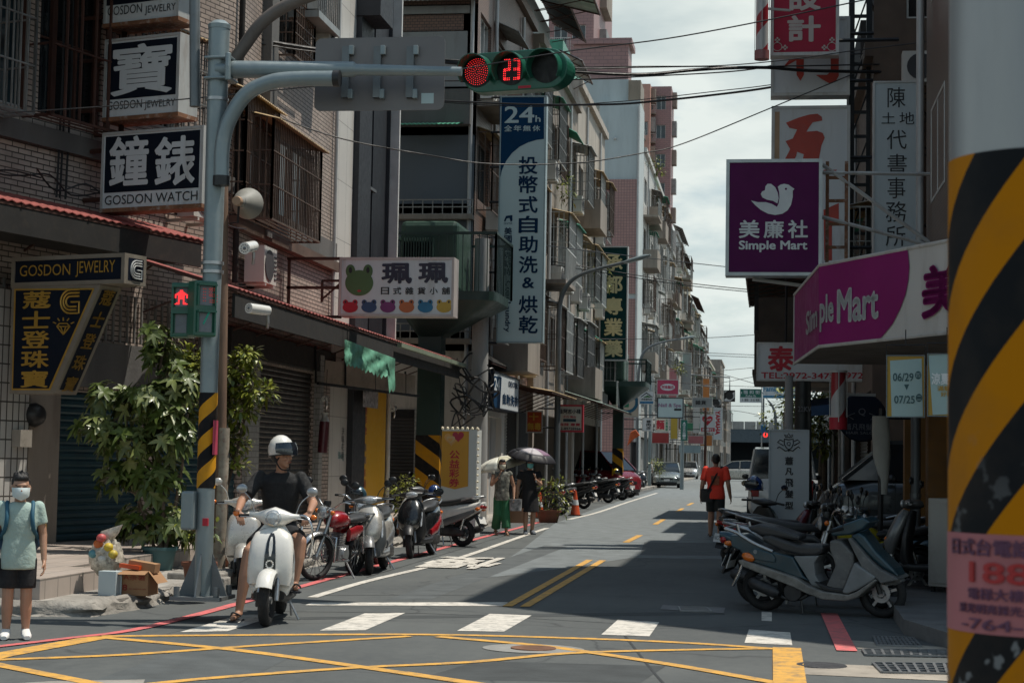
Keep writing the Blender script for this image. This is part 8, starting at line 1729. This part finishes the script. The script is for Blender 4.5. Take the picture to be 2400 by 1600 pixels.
def headmesh(mb,c,M3,s,nose=True):
 f=lambda x,y,z:Vector(c)+M3@(Vector((x,y,z))*s)
 mb.ell(f(-.008,0,.03),(.098*s,.077*s,.098*s),20,14,M3);mb.ell(f(.022,0,-.035),(.072*s,.062*s,.085*s),18,12,M3);mb.ell(f(.062,0,-.098),(.025*s,.03*s,.022*s),12,8,M3)
 if nose:mb.cap(f(.088,0,.012),f(.105,0,-.022),.009*s,.014*s,8);mb.ell(f(.083,0,.03),(.014*s,.05*s,.012*s),10,6,M3)
 for y in(1,-1):mb.ell(f(.0,y*.08,-.005),(.020*s,.010*s,.033*s),10,8,M3);mb.ell(f(.066,y*.04,-.03),(.025*s,.024*s,.022*s),10,6,M3)
 mb.cap(f(.089,-.018,-.062),f(.089,.018,-.062),.009*s,.009*s,8)
def person(label,loc,rz,h,J=None,skin=SK1,shirt=None,pants=None,yaw=0.0,pitch=0.0,roll=0.0,sleeve=.55,leg=.75,hs=1.0,dress=None,hair="short",mask=None,girth=1.0,hcurl=.45,vox=.0075,lean=0.0,hp=None,group="people in the street",shoes=None,flip=False,hem=.02):
 t=thing("person",label,"person",loc,rz,group);V=lambda x,y,z:Vector((x*h,y*h,z*h));j={}
 base=dict(head=(.012,0,.928),neck=(-.005,0,.845),chest=(0,0,.72),waist=(.005,0,.60),pelvis=(0,0,.515))
 for k,v in base.items():j[k]=V(*v)
 for s,n in((1,'L'),(-1,'R')):
  for k,v in dict(sh=(-.005,.105*girth,.815),el=(-.015,.135*girth,.64),wr=(.02,.145*girth,.49),hip=(0,.05,.50),kn=(.012,.055,.28),an=(-.01,.058,.045),toe=(.09,.068,.018)).items():j[k+n]=V(v[0],s*v[1],v[2])
 for k,v in(J or{}).items():j[k]=Vector(v)
 Hm=Matrix.Rotation(yaw,3,'Z')@Matrix.Rotation(pitch,3,'Y')@Matrix.Rotation(roll,3,'X');sc=h/1.70*hs
 ax=(j['shL']-j['shR']).normalized();hx=(j['hipL']-j['hipR']).normalized();g=girth*h
 def torso(mb,o,top=True,low=0.0):
  P=[(j['pelvis']-Vector((0,0,.035*h+low)),.088,.066,hx),(j['pelvis'],.092,.070,hx),(j['waist'],.080,.062,ax),(j['chest'],.098,.068,ax),(j['chest'].lerp(j['neck'],.62),.100,.060,ax),(j['chest'].lerp(j['neck'],.86),.070,.046,ax),(j['neck'],.036,.036,ax)]
  S=[]
  for i,(c,a,b,x)in enumerate(P):
   d=(P[min(i+1,6)][0]-P[max(i-1,0)][0]).normalized();fw=x.cross(d).normalized();S.append((c,x*(a*g+o),fw*(b*g+o),2.4))
  mb.loft(S if top else S[:5],20)
 b=MB();torso(b,-.006);headmesh(b,j['head'],Hm,sc);b.cap(j['neck']-Vector((0,0,.02)),j['head']-Vector((0,0,.05*sc)),.052*sc,.050*sc,12)
 for n in 'LR':
  b.cap(j['sh'+n],j['el'+n],.030*g,.024*g);b.cap(j['el'+n],j['wr'+n],.025*g,.0165*g)
  b.cap(j['hip'+n],j['kn'+n],.052*g,.033*g);b.cap(j['kn'+n],j['an'+n].lerp(j['kn'+n],.6),.034*g,.034*g);b.cap(j['an'+n].lerp(j['kn'+n],.6),j['an'+n],.034*g,.021*g)
  b.cap(j['an'+n]-Vector((.0,0,.012*h)),j['toe'+n],.022*h,.014*h);hd=(hp or{}).get(n)
  if hd:hand(b,j['wr'+n],*hd,s=sc*1.02,curl=(1.15 if len(hd)==3 else hd[3]))if len(hd)==3 else hand(b,j['wr'+n],hd[0],hd[1],hd[2],sc*1.02,hd[3])
  else:d=(j['wr'+n]-j['el'+n]).normalized();sd=1 if n=='L' else-1;hand(b,j['wr'+n],d+Vector((.1,0,0)),Vector((.15,-sd,0)),Vector((1,0,.0)),sc*1.02,hcurl)
 body=b.build("body",skin,t,remesh=vox,smooth_it=4)
 def tube_cloth(mb,a,c,k,r0,r1):e=a.lerp(c,k);mb.tube([a.lerp(c,-.08),a,e],[r0*.8,r0,r1],14)
 if shirt:
  m=MB();torso(m,.012,low=hem*h);m.loft([(j['pelvis']-Vector((0,0,(.035+hem)*h)),hx*.104*g,Vector((.083*g,0,0)),2.4),(j['pelvis'],hx*.104*g,Vector((.083*g,0,0)),2.4),(j['waist'],hx*.092*g,Vector((.074*g,0,0)),2.4)],18)
  for n in 'LR':tube_cloth(m,j['sh'+n],j['el'+n],sleeve,.037*g,.041*g);m.ell(j['sh'+n],.037*g)
  m.build("shirt",shirt,t,remesh=.012,smooth_it=5)
 if dress:
  m=MB();torso(m,.012)
  for n in 'LR':tube_cloth(m,j['sh'+n],j['el'+n],.5,.041*g,.044*g)
  m.loft([(j['waist'],(0,.09*g,0),(.07*g,0,0),2.2),(j['pelvis'],(0,.112*g,0),(.09*g,0,0),2.2),((j['knL']+j['knR'])/2+Vector((0,0,.02*h)),(0,.125*g,0),(.1*g,0,0),2.2)],18);m.build("dress",dress,t,remesh=.012,smooth_it=4)
 if pants:
  m=MB();w=j['waist'].lerp(j['pelvis'],.45);m.loft([(w,hx*.082*g,Vector((.06*g,0,0)),2.4),(j['pelvis'],hx*.094*g,Vector((.072*g,0,0)),2.4),((j['hipL']+j['hipR'])/2-Vector((0,0,.04*h)),hx*.095*g,Vector((.075*g,0,0)),2.4)],18)
  for n in 'LR':
   if leg<=1:m.tube([j['hip'+n],j['hip'+n].lerp(j['kn'+n],leg)],[.062*g,.056*g],14)
   else:m.tube([j['hip'+n],j['kn'+n],j['kn'+n].lerp(j['an'+n],leg-1)],[.060*g,.058*g,.064*g],14)
  m.build("trousers" if leg>1 else "shorts",pants,t,remesh=.012,smooth_it=4)
 f=lambda x,y,z:j['head']+Hm@(Vector((x,y,z))*sc)
 if hair:
  m=MB();m.ell(f(-.022,0,.042),(.098*sc,.084*sc,.092*sc),20,14,Hm);m.ell(f(-.045,0,-.01),(.062*sc,.078*sc,.07*sc),16,10,Hm);m.ell(f(.045,0,.09),(.05*sc,.066*sc,.04*sc),14,8,Hm)
  if hair=="long":m.ell(f(-.03,.0,-.03),(.07*sc,.1*sc,.085*sc),16,10,Hm);[m.ell(f(.01,y*.082,-.02),(.045*sc,.02*sc,.07*sc),12,8,Hm)for y in(1,-1)]
  if hair=="spiky":
   r=random.Random(2)
   for i in range(60):u=Vector((r.uniform(-.6,.9),r.uniform(-.8,.8),r.uniform(.5,1))).normalized();p=f(-.01+.085*u.x,.074*u.y,.045+.088*u.z);m.cap(p,p+Hm@(u*.6+Vector((.4,0,.5)))*.026*sc,.011*sc,.005*sc,6)
  m.build("hair",HAIR,t,remesh=.007,smooth_it=2)
 if not flip:
  e=MB();
  for y in(1,-1):MB().ell(f(.082,y*.033,.006),(.010*sc,.017*sc,.0065*sc),10,6,Hm).build("eye",M("eye_dark",(.015,.012,.01),.3),body);MB().cap(f(.086,y*.018,.028),f(.078,y*.05,.030),.005*sc,.004*sc,6).build("eyebrow",HAIR,body)
 if mask:
  m=MB();n_,k_=16,8
  for i in range(n_+1):
   a=-1.35+2.7*i/n_
   for q in range(k_+1):
    z=.008-.115*q/k_*(1-.28*abs(a));rx=.112-.035*(q/k_-.4)**2*2;m.v.append(tuple(f(.004+rx*math.cos(a),.082*math.sin(a)*(1-.1*q/k_),z)))
  for i in range(n_):
   for q in range(k_):a=i*(k_+1)+q;m.f.append((a,a+k_+1,a+k_+2,a+1))
  m.build("face_mask",mask,t,smooth=180)
 else:MB().cap(f(.0975,-.02,-.063),f(.0975,.02,-.063),.0045*sc,.0045*sc,6).build("lips",M("lips",(.30,.09,.075),.4),body)
 if shoes:
  for n in 'LR':
   a,o=j['an'+n],j['toe'+n];d=(o-a);d.z=0;d.normalize();s_=Vector((-d.y,d.x,0));z0=min(a.z,o.z)-.018*h
   if shoes[0]=='sandal':
    q=MB().loft([(a-d*.035*h+Vector((0,0,z-a.z)),s_*.022*h,d*.01,2)for z in()]or[((a+d*k*h)*1+Vector((0,0,z0-a.z+.0)),s_*wd*h,Vector((0,0,.011)),4)for k,wd in((-.04,.018),(-.01,.026),(.05,.024),(.10,.03),(.135,.02))],14).build("sandal",shoes[1],t,smooth=40)
    MB().tube(smooth_path([a+d*.045*h+s_*.028*h+Vector((0,0,-.02*h)),a+d*.085*h+Vector((0,0,.0)),a+d*.045*h-s_*.028*h+Vector((0,0,-.02*h))],4),.009,6).build("strap",shoes[1],q,smooth=60)
   else:
    MB().loft([((a+d*k*h)+Vector((0,0,z-a.z+z0+.01)),s_*wd*h,Vector((0,0,hh*h)),2.8)for k,wd,hh,z in((-.04,.02,.028,.03*h),(-.015,.027,.036,.036*h),(.03,.027,.028,.028*h),(.08,.03,.02,.018*h),(.115,.018,.012,.01*h))],16).build("shoe",shoes[1],t,smooth=60)
 return t,j,f,Hm,sc
BL=PG(36,1497);BLK=M("cloth_black",(.012,.013,.016),.85,var=.3,scale=9,bump=.2);hb=1.33
bt,bj,bf,bH,bs=person("boy in a mint T-shirt and black shorts wearing a white mask and a backpack",(BL.x,BL.y,0),R(-66),hb,skin=SK2,shirt=M("mint_cotton",(.36,.47,.43),.85,var=.08,scale=5,bump=.9,bscale=9),pants=BLK,leg=.85,sleeve=.62,hem=.05,hair="spiky",mask=M("mask_white",(.66,.74,.74),.7,var=.05),hs=1.2,yaw=R(4),girth=1.06,shoes=("shoe",M("shoe_white",(.72,.71,.69),.6,var=.08)),vox=.0065,group="people at the crossing")
MB().loft([((-.10*hb,0,z*hb),(0,w*hb,0),(d*hb,0,0),3)for z,w,d in((.53,.10,.05),(.58,.135,.075),(.72,.135,.075),(.80,.08,.05))],18).build("backpack",M("pack_blue",(.02,.08,.17),.6),bt,smooth=60,bevel=.01)
MB().loft([((-.115*hb,.105*hb,z*hb),(0,w*hb,0),(d*hb,0,0),2.6)for z,w,d in((.62,.05,.04),(.66,.062,.06),(.72,.055,.05),(.74,.03,.02))],14).build("pack_pocket",M("pack_yellow",(.62,.32,.02),.6),bt,smooth=60)
for y in(1,-1):MB().tube(smooth_path([(-.06*hb,y*.07*hb,.83*hb),(.02*hb,y*.078*hb,.838*hb),(.078*hb,y*.075*hb,.76*hb),(.07*hb,y*.085*hb,.68*hb),(-.02*hb,y*.11*hb,.62*hb)],4),.017,8).build("strap",M("strap_blue",(.02,.10,.16),.7),bt,smooth=60)
h_=1.70;RJ=dict(pelvis=(-.34,0,.83),waist=(-.34,0,.98),chest=(-.31,.01,1.17),neck=(-.27,.015,1.385),head=(-.235,.02,1.545),shL=(-.29,.20,1.33),shR=(-.28,-.19,1.33),elL=(-.20,.335,1.09),elR=(-.12,-.34,1.10),wrL=(.16,.335,1.02),wrR=(.20,-.33,1.02),hipL=(-.3,.09,.80),hipR=(-.3,-.09,.80),knL=(.12,.25,.74),knR=(.08,-.23,.64),anL=(.16,.21,.36),anR=(.16,-.30,.09),toeL=(.32,.24,.32),toeR=(.32,-.34,.035))
rt,rj,rf,rH,rs=person("man in a black T-shirt, shorts and flip-flops, astride the white scooter looking aside",RID_LOC,RID_RZ,h_,RJ,skin=skin_mat("skin_light_tan",(.40,.215,.14)),shirt=M("tee_black",(.012,.013,.015),.85,var=.4,scale=7,bump=.9,bscale=9),pants=BLK,leg=.72,sleeve=.75,yaw=R(60),pitch=R(2),girth=1.04,hair=None,hp=dict(L=((.5,-.25,-.6),(0,-.2,-1),(0,-1,.1)),R=((.5,.25,-.6),(0,.2,-1),(0,1,.1))),shoes=("sandal",M("sandal_dark",(.02,.022,.028),.7)),vox=.0065,group="people at the crossing")  # rider's own even skin tone, slightly lighter than skin_tan
MB().ell(rf(-.03,0,.0),(.095*rs,.08*rs,.085*rs),16,10,rH).build("hair",HAIR,rt,smooth=80)
hp_=rf(-.012,0,.045);ht=helmet("white half helmet with a dark flip visor on the rider's head",(0,0,0),M_WHP,0,peak=False,s=1.0);ht.parent=None;bpy.context.view_layer.update()
wm=Matrix.Translation(RID_LOC)@Matrix.Rotation(RID_RZ,4,'Z');ht.location=wm@hp_;ht.rotation_euler=(0,R(-6),RID_RZ+R(60))
vs=MB();n_=18
for i in range(n_+1):
 a=-1.35+2.7*i/n_
 for z,r in((.065,.140),(.02,.154),(-.025,.158),(-.062,.152)):vs.v.append((r*math.cos(a)*1.06,r*math.sin(a)*.94,z+(.035*abs(a)**2/1.8 if z<0 else 0)))
for i in range(n_):
 for q in range(3):a=i*4+q;vs.f.append((a,a+4,a+5,a+1))
vs.build("visor",M("smoked_visor",(.012,.016,.022),.06,var=.3,coat=1),ht,smooth=180);MB().tube(smooth_path([(.0,.125,-.05),(.03,.085,-.17),(.05,0,-.195),(.03,-.085,-.17),(0,-.125,-.05)],4),.007,6).build("chin_strap",BLK,ht,smooth=60)
def umbrella(label,tip_px,D,rad,tilt,face,panels,inner,H_=.2,hand_=None):
 c=PY(*tip_px,D);t=thing("umbrella",label,"umbrella",c,0,"umbrellas");n=8;k=6
 M4=Matrix.Rotation(tilt[0],4,'X')@Matrix.Rotation(tilt[1],4,'Y');mats={}
 for s,lo in[(a_,b_)for a_ in range(n)for b_ in((0,1)if inner else(2,))]:
  mb=MB()
  for i in range(k+1):
   f=i/k if lo==2 else(i/k*.6 if lo==0 else.6+.4*i/k)
   for q in range(5):
    a=2*math.pi*(s+q/4)/n;sg=1-.09*math.sin(math.pi*q/4)*f;r_=rad*math.sin(f*1.25)/math.sin(1.25)*sg;mb.v.append(tuple(M4@Vector((r_*math.cos(a),r_*math.sin(a),-H_*f**2*(1+.05*math.sin(math.pi*q/4))))))
  for i in range(k):
   for q in range(4):a=i*5+q;mb.f.append((a,a+5,a+6,a+1))
  o=mb.build("canopy_border" if lo==1 else "canopy_panel",inner if lo==1 else panels[s%len(panels)],t,smooth=180);so=o.modifiers.new("s",'SOLIDIFY');so.thickness=.004
  if lo!=1:MB().tube([M4@Vector((rad*math.sin(f*1.25)/math.sin(1.25)*math.cos(2*math.pi*s/n),rad*math.sin(f*1.25)/math.sin(1.25)*math.sin(2*math.pi*s/n),-H_*f*f-.012))for f in(0,.33,.66,1)],.005,5).build("rib",M_STEELD,t)
 e=Vector(hand_)-c if hand_ else M4@Vector((0,0,-.75));MB().tube([M4@Vector((0,0,.04)),M4@Vector((0,0,-.05)),e],[.006,.008,.008],6).build("shaft",M_STEELD,t);MB().cap(e+e.normalized()*-.02,e+e.normalized()*.09,.014,.014).build("handle",M_BLACK,t,smooth=60);return t
A1=PG(1174,1254);A2=PG(1239,1252);W1=R(-72)
m1=Matrix.Translation((A1.x,A1.y,0))@Matrix.Rotation(W1,4,'Z');m2=Matrix.Translation((A2.x,A2.y,0))@Matrix.Rotation(W1,4,'Z')
wj=dict(elR=(.06,-.22,1.02),wrR=(.22,-.10,1.17),knL=(.06,.08,.43),anL=(.10,.09,.10),toeL=(.25,.1,.03),anR=(-.14,-.09,.10),toeR=(.0,-.1,.03),elL=(-.02,.25,.98),wrL=(.08,.24,.78))
wt,w1j,_,_,_=person("woman in a patterned top and wide green trousers under the pale umbrella",(A1.x,A1.y,0),W1,1.53,wj,skin=SK2,shirt=M("patterned_top",(.20,.20,.17),.8,var=.9,scale=14),pants=M("trousers_green",(.03,.16,.07),.75,var=.2,scale=6),leg=1.85,sleeve=.12,hair="long",mask=M("mask_cream",(.62,.60,.48),.7),shoes=("sandal",M("sandal_tan",(.25,.17,.11),.7)),vox=.009,hp=dict(R=((.3,.1,.9),(-.3,.5,.1),(0,.5,.8))))
wj=dict(elR=(.0,-.24,.98),wrR=(.06,-.26,.76),elL=(.08,.22,1.03),wrL=(.22,.09,1.13),knR=(.05,-.08,.43),anR=(.06,-.08,.08),toeR=(.21,-.1,.02),anL=(-.06,.08,.08),toeL=(.09,.1,.02))
wt2,w2j,_,_,_=person("woman in a short black dress and turquoise mask under the dark umbrella",(A2.x,A2.y,0),W1,1.56,wj,skin=SK2,dress=M("dress_black",(.010,.010,.012),.85,var=.3,scale=9),hair="long",mask=M("mask_turquoise",(.16,.48,.46),.7),girth=1.05,shoes=("shoe",M("trainer_grey",(.12,.14,.17),.6,var=.8,scale=20)),vox=.009,hp=dict(L=((.3,-.1,.9),(-.3,-.5,.1),(0,-.5,.8))))
MUW=M("umbrella_white",(.70,.70,.62),.7,var=.04);MUY=M("umbrella_cream",(.50,.48,.36),.7,var=.05);MUB=M("umbrella_black",(.02,.02,.026),.6);MUP=M("umbrella_mauve",(.20,.11,.18),.6);MUG=M("umbrella_pale",(.45,.42,.45),.6)
umbrella("pale cream umbrella tilted over the woman in green trousers",(1170,1070),36.6,.55,(R(8),R(-13)),None,[MUW,MUW,MUY,MUY],None,.22,m1@w1j['wrR']);umbrella("dark umbrella with mauve and pale top panels over the woman in black",(1250,1050),36.2,.53,(R(6),R(10)),None,[MUP,MUB,MUP,MUB,MUB,MUG,MUG,MUP],MUB,.23,m2@w2j['wrL'])
hb_=m2@(w2j['wrR']+Vector((.02,-.02,-.1)));t=thing("shopping_bag","tan shopping bag held between the two women","bag",hb_-Vector((0,0,.42)),W1);MB().loft([((0,0,0),(.07,0,0),(0,.15,0),5),((0,0,.3),(.08,0,0),(0,.16,0),5)],16).build("bag_body",M("tan_leather",(.28,.15,.09),.6),t,smooth=40);MB().tube(smooth_path([(0,-.1,.3),(0,0,.44),(0,.1,.3)],4),.01,6).build("bag_handle",M("tan_leather",(.28,.15,.09)),t)
hb_=m1@(w1j['wrL']+Vector((.02,.03,-.08)));t=thing("handbag","dark and white patterned handbag on the arm of the woman in green","bag",hb_-Vector((0,0,.2)),W1);MB().loft([((0,0,0),(.06,0,0),(0,.12,0),4),((0,0,.24),(.06,0,0),(0,.13,0),4)],16).build("bag_body",M("bag_pattern",(.3,.3,.3),.6,var=.95,scale=9),t,smooth=40)
A3=PG(1676,1258);rj=dict(knR=(-.02,-.09,.48),anR=(-.22,-.10,.13),toeR=(-.08,-.11,.02),knL=(.07,.09,.48),anL=(.04,.10,.07),toeL=(.19,.12,.02),elL=(-.07,.27,1.07),wrL=(-.01,.30,.82),elR=(-.08,-.27,1.08),wrR=(.02,-.31,.82))
mt,mj,mf,mH,ms=person("man in a bright red T-shirt with a cross-body bag, walking away up the road",(A3.x,A3.y,0),R(88),1.72,rj,skin=SK1,shirt=M("shirt_red",(.88,.06,.03),.8,var=.08,scale=5,bump=.2,bscale=12),pants=M("shorts_charcoal",(.02,.024,.024),.85,var=.3),leg=.85,sleeve=.7,girth=1.12,shoes=("sandal",M("sandal_dark",(.02,.022,.028))),vox=.009,flip=True)
MB().tube(smooth_path([(.10,-.14,1.40),(-.03,-.12,1.45),(-.145,.0,1.25),(-.14,.12,1.0),(-.10,.19,.88)],5),.02,6).build("bag_strap",BLK,mt,smooth=60);MB().loft([((-.09,.16,z),(0,w,0),(.05,0,0),4)for z,w in((.72,.12),(.78,.15),(.98,.15),(1.0,.12))],16).build("shoulder_bag",M("bag_black",(.02,.021,.021),.7),mt,smooth=40)
MB().add([(-.149,.09,1.27),(-.149,-.09,1.27),(-.142,-.08,1.08),(-.142,.08,1.08)],[(0,1,2,3)]).build("back_print",M("print_brown",(.33,.09,.04),.7,var=.8,scale=18),mt)
A4=PG(1512,1140);person("person in a white top standing by the concrete wall beyond the lamp post",(A4.x+.15,A4.y+2.5,0),R(30),1.6,skin=SK2,shirt=M("top_white",(.68,.66,.62),.8),pants=BLK,leg=1.8,vox=.015)
